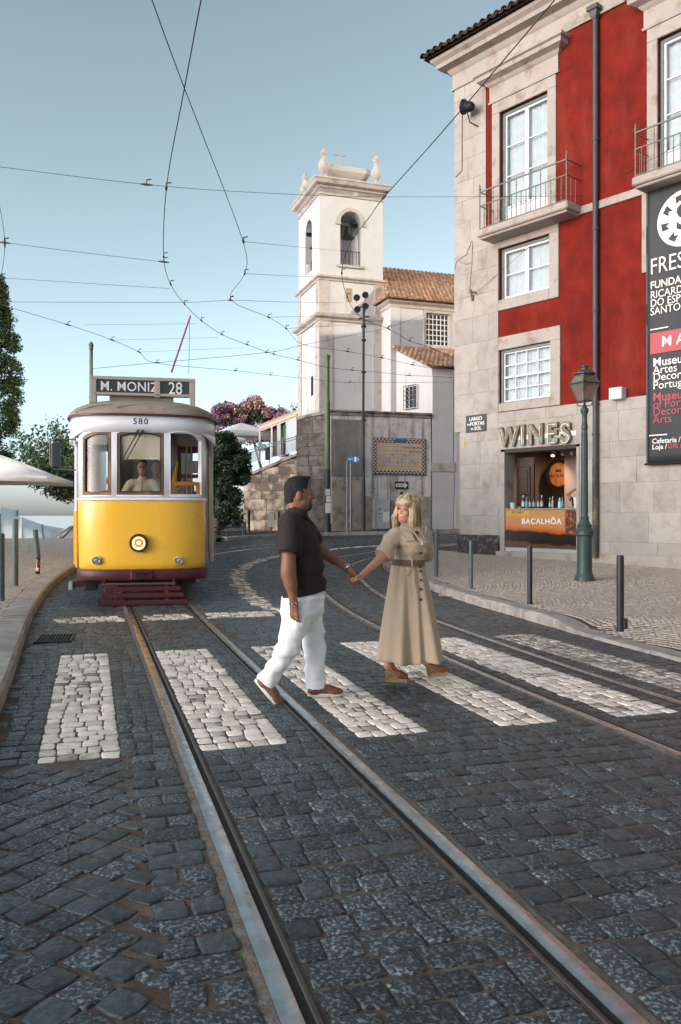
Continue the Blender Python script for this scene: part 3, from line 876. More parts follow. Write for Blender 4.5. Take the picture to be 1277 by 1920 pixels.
# string course, balconies
MB().box((fa(1063) + .02, -.05, z_slab - .21), (A_END, .0, z_slab - .02), .01).build('string_course', M_trim, bld)
def balcony(a0, a1, zt, label=None):
    out = .62
    b = MB().box((a0, -out, zt - .19), (a1, .0, zt), .03).box((a0 + .05, -out + .06, zt - .25), (a1 - .05, 0, zt - .189), .02).build('balcony', M_trim, bld)
    fy = -out + .07; H = .98
    def knob(p, rr, h): return MB().lathe([(rr * .6, 0), (rr, h * .25), (rr, h * .6), (rr * .5, h), (.004, h * 1.5)], 8, p)
    for x in (a0 + .06, a1 - .06):
        MB().tube([(x, fy, zt), (x, fy, zt + H + .02)], .017, 8).lathe([(.012, 0), (.03, .03), (.03, .07), (.012, .10), (.02, .13), (.003, .2)], 8, (x, fy, zt + H + .02)).build('corner_post', M_olive, b, smooth=40)
        for zz in (.62, H): MB().bar((x, fy, zt + zz), (x, -.0, zt + zz), .03, .016).build('side_rail', M_olive, b)
        for yy in (.18, .36): MB().tube([(x, fy + yy, zt), (x, fy + yy, zt + .62)], .009, 6).build('baluster', M_olive, b)
    for zz, th in ((.035, .02), (.62, .022), (H, .03)):
        MB().bar((a0 + .05, fy, zt + zz), (a1 - .05, fy, zt + zz), th, th).build('rail', M_olive, b)
    n = int(round((a1 - a0 - .12) / .145))
    for k in range(1, n):
        x = a0 + .06 + (a1 - a0 - .12) * k / n
        tall = (k % 5 == 3)
        mb = MB().tube([(x, fy, zt + .03), (x, fy, zt + (H if tall else .62))], .009, 6)
        for zz in ((.33,) if not tall else (.33, .8)): mb.lathe([(.009, 0), (.02, .012), (.02, .028), (.009, .04)], 6, (x, fy, zt + zz))
        mb.build('baluster', M_olive, b)
ab0, ab1 = fa(893, .62), fa(1063, .62)
balcony(ab0, ab1, z_slab)
balcony(ab0 + d2, ab1 + d2, z_slab)

def casement(h, rows, cols, name, french=False, sash=False, depth=.16):
    a0, a1, z0, z1 = h
    w = MB()
    t = .07
    for lo, hi in (((a0, z0), (a0 + t, z1)), ((a1 - t, z0), (a1, z1)), ((a0 + t, z1 - t), (a1 - t, z1)), ((a0 + t, z0), (a1 - t, z0 + t * .5))):
        w.box((lo[0], depth - .06, lo[1]), (hi[0], depth + .06, hi[1]), .006)
    w = w.build('window', M_green if not sash else M_green, bld)
    a0 += t; a1 -= t; z1 -= t; z0 += t * .5
    leaves = [(a0, a1)] if sash else [(a0, (a0 + a1) / 2 - .004), ((a0 + a1) / 2 + .004, a1)]
    zpan = z0 + (.55 if french else 0)
    for l0, l1 in leaves:
        s_ = .035 if sash else .055
        mb = MB()
        mb.box((l0, depth - .03, z0), (l0 + s_, depth + .03, z1), .005).box((l1 - s_, depth - .03, z0), (l1, depth + .03, z1), .005)
        mb.box((l0 + s_, depth - .029, z1 - s_), (l1 - s_, depth + .03, z1), .005).box((l0 + s_, depth - .029, z0), (l1 - s_, depth + .03, z0 + s_ * 1.2), .005)
        if french: mb.box((l0 + s_, depth - .027, zpan - .05), (l1 - s_, depth + .03, zpan), .005).box((l0 + s_, depth - .005, z0 + s_), (l1 - s_, depth + .02, zpan - .05))
        if sash: mb.box((l0, depth - .04, (z0 + z1) / 2 - .03), (l1, depth + .031, (z0 + z1) / 2 + .03), .006)
        zz0 = zpan if french else z0 + s_; zz1 = z1 - s_
        for r_ in range(1, rows):
            z = zz0 + (zz1 - zz0) * r_ / rows
            mb.box((l0 + s_, depth - .022, z - .014), (l1 - s_, depth + .022, z + .014))
        for c_ in range(1, cols):
            a = l0 + s_ + (l1 - l0 - 2 * s_) * c_ / cols
            mb.box((a - .011, depth - .024, zz0), (a + .011, depth + .024, zz1))
        mb.build('sash', M_wframe, w)
        for r_ in range(rows):
            for c_ in range(cols):
                pa0 = l0 + s_ + (l1 - l0 - 2 * s_) * c_ / cols; pa1 = l0 + s_ + (l1 - l0 - 2 * s_) * (c_ + 1) / cols
                pz0 = zz0 + (zz1 - zz0) * r_ / rows; pz1 = zz0 + (zz1 - zz0) * (r_ + 1) / rows
                MB().box((pa0, depth + R.uniform(-.003, .003), pz0), (pa1, depth + .008, pz1)).build('pane', M_pane, w)
    # curtain with folds, dark room behind
    mb = MB(); n = 60; vs = []
    for k in range(n + 1):
        a = a0 + (a1 - a0) * k / n; yy = depth + .10 + .012 * math.sin(k * 1.1 + math.sin(k * .31) * 2)
        vs += [(a, yy, z0), (a, yy, z1)]
    mb.add(vs, [(2 * k, 2 * k + 2, 2 * k + 3, 2 * k + 1) for k in range(n)])
    mb.build('curtain', M_curt, w, smooth=60)
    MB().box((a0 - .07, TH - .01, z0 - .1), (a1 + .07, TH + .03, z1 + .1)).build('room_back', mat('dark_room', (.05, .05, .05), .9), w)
casement(w_up, 3, 1, 'w', french=True)
casement(w_up2, 3, 1, 'w', french=True)
casement(w_mid, 2, 1, 'w')
casement(w_low, 4, 4, 'w', sash=True, depth=.12)
# downpipe with hopper head
pa = fa(1121)
dp = MB().tube([(pa, -.10, .05), (pa, -.10, fz(1122, 40))], .065, 12).build('downpipe', M_pipe, bld, smooth=40)
zt = fz(1122, 40)
MB().lathe([(.07, 0), (.11, .06), (.15, .18), (.2, .2), (.2, .3)], 4, (pa, -.12, zt), ang=math.pi / 4).build('hopper', M_pipe, dp)
for z in (2.9, 3.6, 5.8, 7.7, 9.8): MB().lathe([(.075, 0), (.08, .01), (.08, .05), (.075, .06)], 12, (pa, -.10, z)).box((pa - .02, -.06, z + .01), (pa + .02, .02, z + .05)).build('pipe_clip', M_pipe, dp, smooth=40)
MB().tube([(pa, -.10, .03), (pa, -.10, 2.35)], .072, 12).build('lower_pipe', mat('rusty_pipe', (.055, .05, .045), .7, col2=(.17, .14, .08), scale=3, mix=(.5, .65)), dp, smooth=40)
# plinth
MB().box((door[1] + .02, -.05, -.35), (A_END, -.023, .12), .01).build('plinth', M_trim, bld)
# ------------------------------------------------------------------ the church with its bell tower
M_plas = mat('church_lime_plaster', (.52, .52, .515), .85, var=.08, scale=3, bump=.12, bscale=30, streak=((.27, .24, .21), .8, 1.7, .26, .57))
M_plas_s = mat('church_stone', (.44, .41, .37), .85, col2=(.27, .23, .19), scale=2.5, mix=(.5, .72), var=.1, bump=.3, bscale=25, isl=True, streak=((.16, .14, .12), .6, 2.4, .5, .60))
M_claytile = mat('terracotta_tile', (.40, .235, .145), .9, col2=(.23, .15, .10), scale=6, mix=(.42, .68), rnd=.35, bump=.3, bscale=30)
M_bell = mat('bell_bronze', (.04, .05, .05), .5, metal=.7)
M_dark = mat('dark_inside', (.02, .02, .022), .9)
M_ironb = mat('black_iron', (.018, .018, .02), .55, metal=.3)
CX, CY = -.95, 38.0
CE = Vector((.947, .321, 0)).normalized(); CNin = Vector((-CE.y, CE.x, 0))
CZ = G(38)
def C(u, v, yo=0.0):
    """photograph pixel -> (x, z) on the church plane at local depth yo"""
    ox, oy = CX + CNin.x * yo, CY + CNin.y * yo; r = (u - 638.5) / FOC
    a = (oy * r - ox) / (CE.x - CE.y * r); Y = oy + CE.y * a
    return a, CAM_H - (v - HZ) / FOC * Y - CZ
church = thing('church', 'white church with square bell tower, urn finials and terracotta tiled roof', 'church', (CX, CY, CZ), math.atan2(CE.y, CE.x))
TW, TD = 3.1, 3.5
z_top = C(600, 352)[1]; z_mid = C(600, 520)[1]; z_low = C(600, 597)[1]
I4 = Matrix.Identity(4)
def arch_wall(mb, M, w, z0, z1, a0, a1, zs, zsp, th):
    """wall panel with an arched opening: local x along, y into, z up"""
    r = (a1 - a0) / 2; c = (a0 + a1) / 2
    mb.box((0, 0, z0), (a0, th, z1), M=M); mb.box((a1, 0, z0), (w, th, z1), M=M)
    if zs > z0 + .01: mb.box((a0, 0, z0), (a1, th, zs), M=M)
    arc = [(c + r * math.cos(t), zsp + r * math.sin(t)) for t in [math.pi * k / 14 for k in range(15)]]
    for (x0, y0), (x1, y1) in zip(arc, arc[1:]):
        mb.prism([(x0, y0), (x0, z1), (x1, z1), (x1, y1)], 0, th, M)
# lower shaft
tw = MB().box((0, 0, -.6), (TW, TD, z_mid)).build('tower_shaft', M_plas, church)
for x0, x1, y0, y1 in ((-.04, .62, -.04, .3), (TW - .5, TW + .04, -.04, .3), (-.05, .3, .29, .6), (-.05, .3, TD - .55, TD + .04)):
    MB().box((x0, y0, -.6), (x1, y1, z_low - .02), .01).build('pilaster', M_plas_s, church)
for x0, x1, y0, y1 in ((-.035, .45, -.035, .3), (TW - .42, TW + .035, -.035, .3), (-.045, .3, .29, .5), (-.045, .3, TD - .4, TD + .035)):
    MB().box((x0, y0, z_low + .25), (x1, y1, z_mid - .02), .01).build('pilaster', M_plas_s, church)
def ring_mould(x0, x1, y0, y1, prof, name, m=M_plas_s):
    mb = MB(); rings = [[(x0 - p, y0 - p, z), (x1 + p, y0 - p, z), (x1 + p, y1 + p, z), (x0 - p, y1 + p, z)] for p, z in prof]
    mb.loft(rings); return mb.build(name, m, church, smooth=20)
ring_mould(0, TW, 0, TD, [(.0, z_low - .1), (.08, z_low - .08), (.10, z_low), (.26, z_low + .08), (.30, z_low + .2), (.05, z_low + .3), (0, z_low + .31)], 'cornice')
ring_mould(0, TW, 0, TD, [(.0, z_mid - .12), (.06, z_mid - .1), (.08, z_mid - .03), (.17, z_mid + .02), (.18, z_mid + .1), (.0, z_mid + .16)], 'string_course')
# belfry with arches on all four sides
zs = C(658, 498)[1]; zsp = C(658, 397)[1] - .53
a0, a1 = C(638, 450)[0], C(679, 450)[0]
mb = MB(); th = .55
arch_wall(mb, I4, TW, z_mid, z_top, a0, a1, zs, zsp, th)
arch_wall(mb, Matrix.Translation((TW, TD, 0)) @ Matrix.Rotation(math.pi, 4, 'Z'), TW, z_mid, z_top, TW - a1, TW - a0, zs, zsp, th)
MLs = Matrix.Translation((0, TD - th, 0)) @ Matrix.Rotation(-math.pi / 2, 4, 'Z')
arch_wall(mb, MLs, TD - 2 * th, z_mid, z_top, .62, 1.72, zs, zsp, th)
MRs = Matrix.Translation((TW, th, 0)) @ Matrix.Rotation(math.pi / 2, 4, 'Z')
arch_wall(mb, MRs, TD - 2 * th, z_mid, z_top, .62, 1.72, zs, zsp, th)
mb.box((th, th, z_mid + .02), (TW - th, TD - th, z_mid + .1)).box((th, th, z_top - .35), (TW - th, TD - th, z_top))
mb.build('belfry', M_plas, church)
for (xx0, xx1, yy) in ((a0 - .16, a1 + .16, -.035),):
    mb = MB(); c = (a0 + a1) / 2; r = (a1 - a0) / 2
    prev = None
    for k in range(15):
        t = math.pi * k / 14; q = [(c + rr * math.cos(t), zsp + rr * math.sin(t)) for rr in (r, r + .17)]
        if prev: mb.prism([prev[0], prev[1], q[1], q[0]], yy, .005, I4)
        prev = q
    mb.box((c - r - .2, -.06, zsp - .12), (c - r + .02, .0, zsp)).box((c + r - .02, -.06, zsp - .12), (c + r + .2, .0, zsp))
    mb.build('arch_moulding', M_plas_s, church)
    MB().box((c - r - .12, -.09, zs - .12), (c + r + .12, .0, zs), .01).build('arch_sill', M_plas_s, church)
# railing and bells
def rails(x0, x1, y, M=I4):
    mb = MB()
    for k in range(7): x = x0 + (x1 - x0) * k / 6; mb.tube([M @ Vector((x, y, zs)), M @ Vector((x, y, zs + .75))], .016, 5)
    mb.tube([M @ Vector((x0, y, zs + .75)), M @ Vector((x1, y, zs + .75))], .018, 5)
    return mb.build('belfry_railing', M_ironb, church)
rails(a0, a1, .3); rails(.62, 1.72, .3, MLs)
def bell(x, y, z, s_=1.0):
    MB().lathe([(.02 * s_, .62 * s_), (.12 * s_, .6 * s_), (.17 * s_, .5 * s_), (.19 * s_, .3 * s_), (.25 * s_, .1 * s_), (.33 * s_, 0), (.31 * s_, .0)], 14, (x, y, z)).build('bell', M_bell, church, smooth=50)
    MB().bar((x - .5 * s_, y, z + .7 * s_), (x + .5 * s_, y, z + .7 * s_), .12, .16).build('bell_headstock', M_ironb, church)
bell(1.55, .5, zsp - .55, .9); bell(.35, TD - th - 1.17, zsp - .75, .9)
# top cornice, urns, bulbous cap and cross
ring_mould(0, TW, 0, TD, [(.0, z_top - .3), (.05, z_top - .28), (.06, z_top - .2), (.0, z_top - .19), (.0, z_top), (.08, z_top + .05), (.1, z_top + .1), (.26, z_top + .18), (.32, z_top + .32), (.36, z_top + .36), (.36, z_top + .42), (0, z_top + .48)], 'cornice')
zc = z_top + .46
urn = [(.17, 0), (.17, .12), (.1, .2), (.09, .3), (.2, .45), (.26, .6), (.24, .75), (.13, .95), (.1, 1.15), (.15, 1.22), (.15, 1.3), (.09, 1.36), (.08, 1.42), (.02, 1.5)]
for x, y in ((.25, .25), (TW - .25, .25), (.25, TD - .25), (TW - .25, TD - .25)):
    MB().lathe(urn, 12, (x, y, zc)).build('urn_finial', M_plas_s, church, smooth=40)
mb = MB(); rings = []
for ins, z in ((.55, 0), (.62, .08), (.62, .4), (.5, .52), (.44, .66), (.46, .8), (.56, .95), (.8, 1.08), (1.15, 1.16)):
    rings.append([(ins, ins, zc + z), (TW - ins, ins, zc + z), (TW - ins, TD - ins, zc + z), (ins, TD - ins, zc + z)])
mb.loft(rings); mb.build('tower_cap', M_plas_s, church, smooth=30)
MB().bar((TW / 2, TD / 2, zc + 1.1), (TW / 2, TD / 2, zc + 2.35), .05).bar((TW / 2 - .3, TD / 2, zc + 1.95), (TW / 2 + .3, TD / 2, zc + 1.95), .045).build('cross', mat('grey_cross', (.3, .3, .3), .6), church)
MB().box((C(649, 540)[0], -.01, C(649, 566)[1]), (C(660, 540)[0], .05, C(649, 540)[1])).build('slit_window', mat('ochre_board', (.34, .25, .15), .8), church)
MB().box((-.012, 1.0, 6.3), (.05, 1.35, 7.2)).build('slit_window', M_dark, church)
# nave and its roof
NY = -1.2; nx0 = C(733, 600, NY)[0]; z_eave = C(760, 566, NY)[1]; NX1 = 14.0; ND = 6.8
win = (C(799, 600, NY)[0], C(843, 600, NY)[0], C(820, 648, NY)[1], C(820, 588, NY)[1])
mb = MB()
for lo, hi in (((nx0, -.6), (win[0], z_eave)), ((win[1], -.6), (NX1, z_eave)), ((win[0], -.6), (win[1], win[2])), ((win[0], win[3]), (win[1], z_eave))):
    mb.box((lo[0], NY, lo[1]), (hi[0], NY + .4, hi[1]))
mb.box((nx0, NY + .4, -.6), (nx0 + .4, ND, z_eave)).box((nx0 + .4, ND - .4, -.6), (NX1, ND, z_eave))
mb.build('nave_wall', M_plas, church)
MB().box((nx0 - .03, NY - .03, 2), (nx0 + .45, NY + .001, z_eave - .2), .01).build('pilaster', M_plas, church)
moul = [(.0, z_eave - .3), (.05, z_eave - .28), (.07, z_eave - .15), (.2, z_eave - .06), (.24, z_eave), (.0, z_eave + .04)]
ring_mould(nx0, NX1, NY, ND, moul, 'eave_cornice')
MB().box((nx0 - .25, NY - .25, z_eave - .005), (NX1, NY + .6, z_eave + .10)).build('eave_filler', M_claytile, church)
def window_grid(parent_name, x0, x1, z0, z1, y, cols, rows, Mx=I4, fr=.05):
    mb = MB()
    for lo, hi in (((x0, z0), (x0 + fr, z1)), ((x1 - fr, z0), (x1, z1)), ((x0 + fr, z0), (x1 - fr, z0 + fr)), ((x0 + fr, z1 - fr), (x1 - fr, z1))): mb.box((lo[0], y, lo[1]), (hi[0], y + .06, hi[1]), M=Mx)
    w = mb.build('window', M_wframe, church)
    for k in range(1, cols): x = x0 + (x1 - x0) * k / cols; MB().box((x - .018, y, z0 + fr), (x + .018, y + .04, z1 - fr), M=Mx).build('glazing_bar', M_wframe, w)
    for k in range(1, rows): z = z0 + (z1 - z0) * k / rows; MB().box((x0 + fr, y + .003, z - .018), (x1 - fr, y + .037, z + .018), M=Mx).build('glazing_bar', M_wframe, w)
    for i in range(cols):
        for j in range(rows):
            MB().box((x0 + (x1 - x0) * i / cols, y + .02 + R.uniform(0, .004), z0 + (z1 - z0) * j / rows), (x0 + (x1 - x0) * (i + 1) / cols, y + .03, z0 + (z1 - z0) * (j + 1) / rows), M=Mx).build('pane', MATS.get('dark_pane') or mat('dark_pane', (.03, .035, .04), .12, spec=.6), w)
window_grid('w', win[0], win[1], win[2], win[3], NY + .12, 6, 6)
mb = MB()
for lo, hi in (((win[0] - .14, win[2] - .12), (win[0], win[3] + .12)), ((win[1], win[2] - .12), (win[1] + .14, win[3] + .12)), ((win[0], win[2] - .12), (win[1], win[2])), ((win[0], win[3]), (win[1], win[3] + .12))): mb.box((lo[0], NY - .03, lo[1]), (hi[0], NY + .02, hi[1]), .006)
mb.build('window_surround', M_plas_s, church)
def tiled_slope(name, P0, P1, P2, P3, w=.22, L_=.42, m=M_claytile):
    """slope P0-P1 (eave) up to P3-P2 (ridge): base sheet plus courses of half-round tiles joined as one part"""
    P0, P1, P2, P3 = map(Vector, (P0, P1, P2, P3))
    nrm = (P1 - P0).cross(P3 - P0).normalized()
    o = MB().add([P0, P1, P2, P3], [(0, 1, 2, 3)]).build(name, m, church, fix=False)
    along = (P1 - P0).normalized(); upv = (P3 - P0) - along * (P3 - P0).dot(along); H = upv.length; upv.normalize()
    rows = int(H / (L_ * .8)) + 1; big = MB()
    x3 = (P3 - P0).dot(along); x2 = (P2 - P0).dot(along); W_ = (P1 - P0).length
    for j in range(rows):
        h = j * H / rows; f = h / H
        xa, xb = x3 * f, W_ + (x2 - W_) * f
        k = 0
        while xa + k * w < xb:
            x = xa + k * w + R.uniform(-.012, .012); k += 1
            c = P0 + along * x + upv * (h - .06) + nrm * .02
            n = 5; ring0 = []; ring1 = []
            for q in range(n + 1):
                a = math.pi * q / n
                ring0.append(c + along * math.cos(a) * w * .43 + nrm * math.sin(a) * w * .42)
                ring1.append(c + upv * (H / rows + .06) + along * math.cos(a) * w * .36 + nrm * (math.sin(a) * w * .34))
            k0 = len(big.v)
            big.loft([ring0, ring1], closed=False, cap=False)
            big.add(ring0, [tuple(range(n + 1))])
    p = big.build('roof_tiles', m, o, fix=False); p['kind'] = 'stuff'
    return o
rz = z_eave + 2.7; ym = 2.8; ev = .32
tiled_slope('nave_roof', (nx0 - ev, NY - ev, z_eave + .06), (NX1, NY - ev, z_eave + .06), (NX1, ym, rz), (nx0 + 1.0, ym, rz))
tiled_slope('nave_roof', (nx0 - ev, ND, z_eave + .06), (nx0 - ev, NY - ev, z_eave + .06), (nx0 + 1.0, ym, rz), (nx0 + 1.0, ym + .6, rz))
# low annex with lean-to roof
ax, ay = 3.97, -3.56; ze = C(830, 690, ay)[1]; zt = C(800, 655, NY)[1]
mb = MB()
mb.loft([[(3.25, NY + .05, -.6), (ax, ay, -.6), (NX1, ay, -.6), (NX1, NY + .05, -.6)], [(3.25, NY + .05, zt - .12), (ax, ay, ze - .05), (NX1, ay, ze - .05), (NX1, NY + .05, zt - .12)]])
mb.build('annex_wall', M_plas, church)
for x0, x1 in ((ax - .02, ax + 1.0), (ax + 1.05, ax + 2.4)): MB().box((x0, ay - .06, -.6), (x1, ay + .02, ze - .35 if x0 < ax else ze - .6), .02).build('buttress', M_plas, church)
MB().box((ax - .06, ay - .1, 2.55), (ax + 1.05, ay - .055, 2.95), .01).build('string_course', M_plas_s, church)
MB().box((ax - .025, ay - .075, 1.35), (ax + 1.0, ay - .058, 2.5)).build('patched_plaster', mat('repainted_plaster', (.50, .49, .48), .8, var=.05, scale=3), church)
tiled_slope('annex_roof', (ax - .35, ay - .3, ze + .0), (NX1, ay - .3, ze), (NX1, NY, zt), (3.05, NY, zt))
# grilled window on the slanted annex wall
sl = (Vector((ax, ay, 0)) - Vector((3.25, NY + .05, 0))); Msl = frame_matrix((3.25, NY + .05, 0), sl)
zb0, zb1 = C(758, 768, -2)[1], C(758, 724, -2)[1]
window_grid('w', .75, 1.6, zb0, zb1, -.05, 3, 5, Msl, .06)
mb = MB()
for k in range(6): x = .75 + .85 * k / 5; mb.tube([Msl @ Vector((x, -.13, zb0)), Msl @ Vector((x, -.13, zb1))], .014, 5)
for k in range(6): z = zb0 + (zb1 - zb0) * k / 5; mb.tube([Msl @ Vector((.75, -.12, z)), Msl @ Vector((1.6, -.12, z))], .013, 5)
mb.build('window_grille', M_ironb, church)

# ------------------------------------------------------------------ retaining walls below the church
M_grime = mat('grimy_plaster', (.62, .595, .56), .9, var=.16, scale=3, col2=(.36, .335, .30), mix=(.5, .72), bump=.3, bscale=25,
              streak=((.06, .056, .052), .9, 4.5, .22, .49))
M_block = mat('weathered_block', (.30, .255, .205), .9, col2=(.12, .10, .08), scale=2.2, mix=(.42, .62), var=.2, bump=.8, bscale=14, rnd=.25)
M_coping = mat('wall_coping_stone', (.28, .255, .23), .9, col2=(.09, .085, .08), scale=3, mix=(.45, .62), var=.2, bump=.5, bscale=20)
rw0 = Vector((-.42, 34.5, G(34.5) + WALK - .02)); RE = Vector((4.47, 1.35, 0)).normalized()
ret = thing('retaining_wall', 'grimy plastered retaining wall with stone coping below the church', 'wall', rw0, math.atan2(RE.y, RE.x))
def RWp(u, v, out=0.0):
    n = Vector((-RE.y, RE.x, 0)); ox, oy = rw0.x - n.x * out, rw0.y - n.y * out; r = (u - 638.5) / FOC
    a = (oy * r - ox) / (RE.x - RE.y * r); Y = oy + RE.y * a
    return a, CAM_H - (v - HZ) / FOC * Y - rw0.z
RL = RWp(808, 900)[0]; RH = RWp(620, 772)[1]
rwall = MB().box((0, 0, -.4), (RL, .8, RH)).build('wall', M_grime, ret)
MB().box((-.06, -.12, RH), (RL + .02, .9, RH + .09), .02).box((-.03, -.05, RH - .14), (RL, -.001, RH), .02).build('coping', M_coping, ret)
for u0, u1, v0, v1 in ((622, 664, 895, 996), (664, 682, 895, 996), (684, 700, 930, 993), (730, 762, 933, 990), (762, 806, 931, 990)):
    a0_, zz = RWp(u0, v1); a1_ = RWp(u1, v1)[0]
    MB().box((a0_ + .01, -.03, 0.0), (a1_ - .01, .0, RWp(u0, v0)[1]), .01).build('base_slab', mat('stained_base_slab', (.42, .37, .31), .85, col2=(.16, .13, .10), scale=3, mix=(.45, .7), var=.2, bump=.5, bscale=22, rnd=.12), rwall)
MB().box((.02, -.05, RWp(640, 893)[1]), (RWp(682, 893)[0], -.001, RH - .3), .01).build('pilaster', mat('sooty_plaster', (.20, .19, .18), .9, var=.3, scale=4, streak=((.30, .28, .26), .8, 5, .3, .5)), rwall)
# block pier that closes it on the left, then the long rubble wall under the terrace
def block_wall(name, label, A, B, z0, hA, hB, course, lmin, lmax, m, thick=.6, cap=True):
    A = Vector(A); B = Vector(B); d = B - A; L_ = Vector((d.x, d.y, 0)).length
    o = thing(name, label, 'wall', (A.x, A.y, z0), math.atan2(d.y, d.x))
    core = MB().loft([[(0, .03, -.4), (L_, .03, -.4), (L_, thick, -.4), (0, thick, -.4)], [(0, .03, hA), (L_, .03, hB), (L_, thick, hB), (0, thick, hA)]]).build('wall', M_joint, o)
    z = 0; hm = max(hA, hB)
    while z < hm - .08:
        h = course * R.uniform(.75, 1.25); a = 0
        while a < L_ - .02:
            q = R.uniform(lmin, lmax)
            if L_ - a - q < lmin * .5: q = L_ - a
            top = hA + (hB - hA) * ((a + q / 2) / L_)
            zz = min(z + h, top)
            if zz - z > .06:
                MB().box((a + .003, -R.uniform(0, .02), z + .003), (a + q - .003, .05, zz - .003), .014).build('stone_block', m, core)
            a += q
        z += h
    if cap:
        MB().loft([[(0, -.06, hA), (L_, -.06, hB), (L_, thick + .06, hB), (0, thick + .06, hA)], [(0, -.06, hA + .12), (L_, -.06, hB + .12), (L_, thick + .06, hB + .12), (0, thick + .06, hA + .12)]]).build('coping', M_coping, o)
    return o
pA = at(556, 900, 35.3); pB = Vector((rw0.x, rw0.y, 0))
block_wall('stone_pier', 'dark block stone pier closing the retaining wall beside the green pole', (pA.x, pA.y, 0), (pB.x - .02, pB.y, 0), rw0.z, RH - .25, RH - .05, .5, .5, 1.0,
           mat('dark_weathered_block', (.16, .14, .12), .9, col2=(.07, .062, .055), scale=2.5, mix=(.42, .62), var=.2, bump=.8, bscale=14, rnd=.3))
wA = at(457, 900, 36.6); wB = at(557, 900, 35.35)
z0 = G(35.5) + WALK - .05
block_wall('terrace_wall', 'long weathered block wall holding up the cafe terrace, stained brown', (wA.x, wA.y, 0), (wB.x, wB.y, 0), z0, CAM_H + (HZ - 897) * 36.6 / FOC - z0, CAM_H + (HZ - 855) * 35.35 / FOC - z0, .40, .4, 1.0,
           mat('brown_stained_block', (.42, .345, .265), .95, col2=(.115, .09, .07), scale=1.6, mix=(.40, .56), detail=7, var=.25, bump=1.0, bscale=12, rnd=.2))
# ------------------------------------------------------------------ wine counter in the ground floor of the red house
M_shopw = mat('shop_plaster', (.46, .37, .33), .8, var=.05, scale=4)
M_wood = mat('dark_door_wood', (.06, .033, .022), .45, col2=(.025, .014, .01), scale=14, mix=(.4, .7), bump=.2, bscale=30)
M_plank = mat('barrel_plank', (.20, .085, .035), .55, col2=(.10, .042, .02), scale=10, mix=(.4, .7), rnd=.25)
d0, d1, dz0, dz1 = door
mb = MB(); dep = 2.6
# room shell, inside faces
fl = .08
mb.add([(d0 - .6, TH, fl), (d1 + .8, TH, fl), (d1 + .8, TH + dep, fl), (d0 - .6, TH + dep, fl)], [(0, 1, 2, 3)])
mb.add([(d0 - .6, TH, dz1 + .15), (d1 + .8, TH, dz1 + .15), (d1 + .8, TH + dep, dz1 + .15), (d0 - .6, TH + dep, dz1 + .15)], [(3, 2, 1, 0)])
mb.add([(d0 - .6, TH + dep, fl), (d1 + .8, TH + dep, fl), (d1 + .8, TH + dep, dz1 + .15), (d0 - .6, TH + dep, dz1 + .15)], [(0, 1, 2, 3)])
mb.add([(d0 - .6, TH, fl), (d0 - .6, TH + dep, fl), (d0 - .6, TH + dep, dz1 + .15), (d0 - .6, TH, dz1 + .15)], [(0, 1, 2, 3)])
mb.add([(d1 + .8, TH, fl), (d1 + .8, TH + dep, fl), (d1 + .8, TH + dep, dz1 + .15), (d1 + .8, TH, dz1 + .15)], [(3, 2, 1, 0)])
mb.add([(d0 - .6, TH, fl), (d0, TH, fl), (d0, TH, dz1 + .15), (d0 - .6, TH, dz1 + .15)], [(0, 1, 2, 3)])
mb.add([(d1, TH, fl), (d1 + .8, TH, fl), (d1 + .8, TH, dz1 + .15), (d1, TH, dz1 + .15)], [(0, 1, 2, 3)])
shop = mb.build('shop_room', M_shopw, bld, fix=False)
# door jambs of stone, step
for a0_, a1_ in ((d0 - .0, d0 + .13), (d1 - .09, d1)):
    MB().box((a0_, -.04, 0), (a1_, TH - .02, dz1 - .06), .01).build('door_jamb', M_trim, bld)
MB().box((d0 + .13, -.03, dz1 - .10), (d1 - .09, TH, dz1), .01).build('door_lintel', mat('dark_lintel', (.05, .04, .035), .8), bld)
MB().box((d0 - .1, -.12, -.1), (d1 + .05, .3, .09), .015).build('door_step', M_trim, bld)
# open panelled door leaf, folded back against the left side
leaf = MB().box((d0 + .16, .42, .12), (d0 + .72, .48, dz1 - .2), .005).build('door_leaf', M_wood, bld)
for z0_, z1_ in ((.3, .9), (1.05, 1.45), (1.55, dz1 - .45)):
    MB().box((d0 + .26, .385, z0_), (d0 + .62, .421, z1_), .03).box((d0 + .33, .365, z0_ + .08), (d0 + .55, .386, z1_ - .08), .02).build('panel', M_wood, leaf)
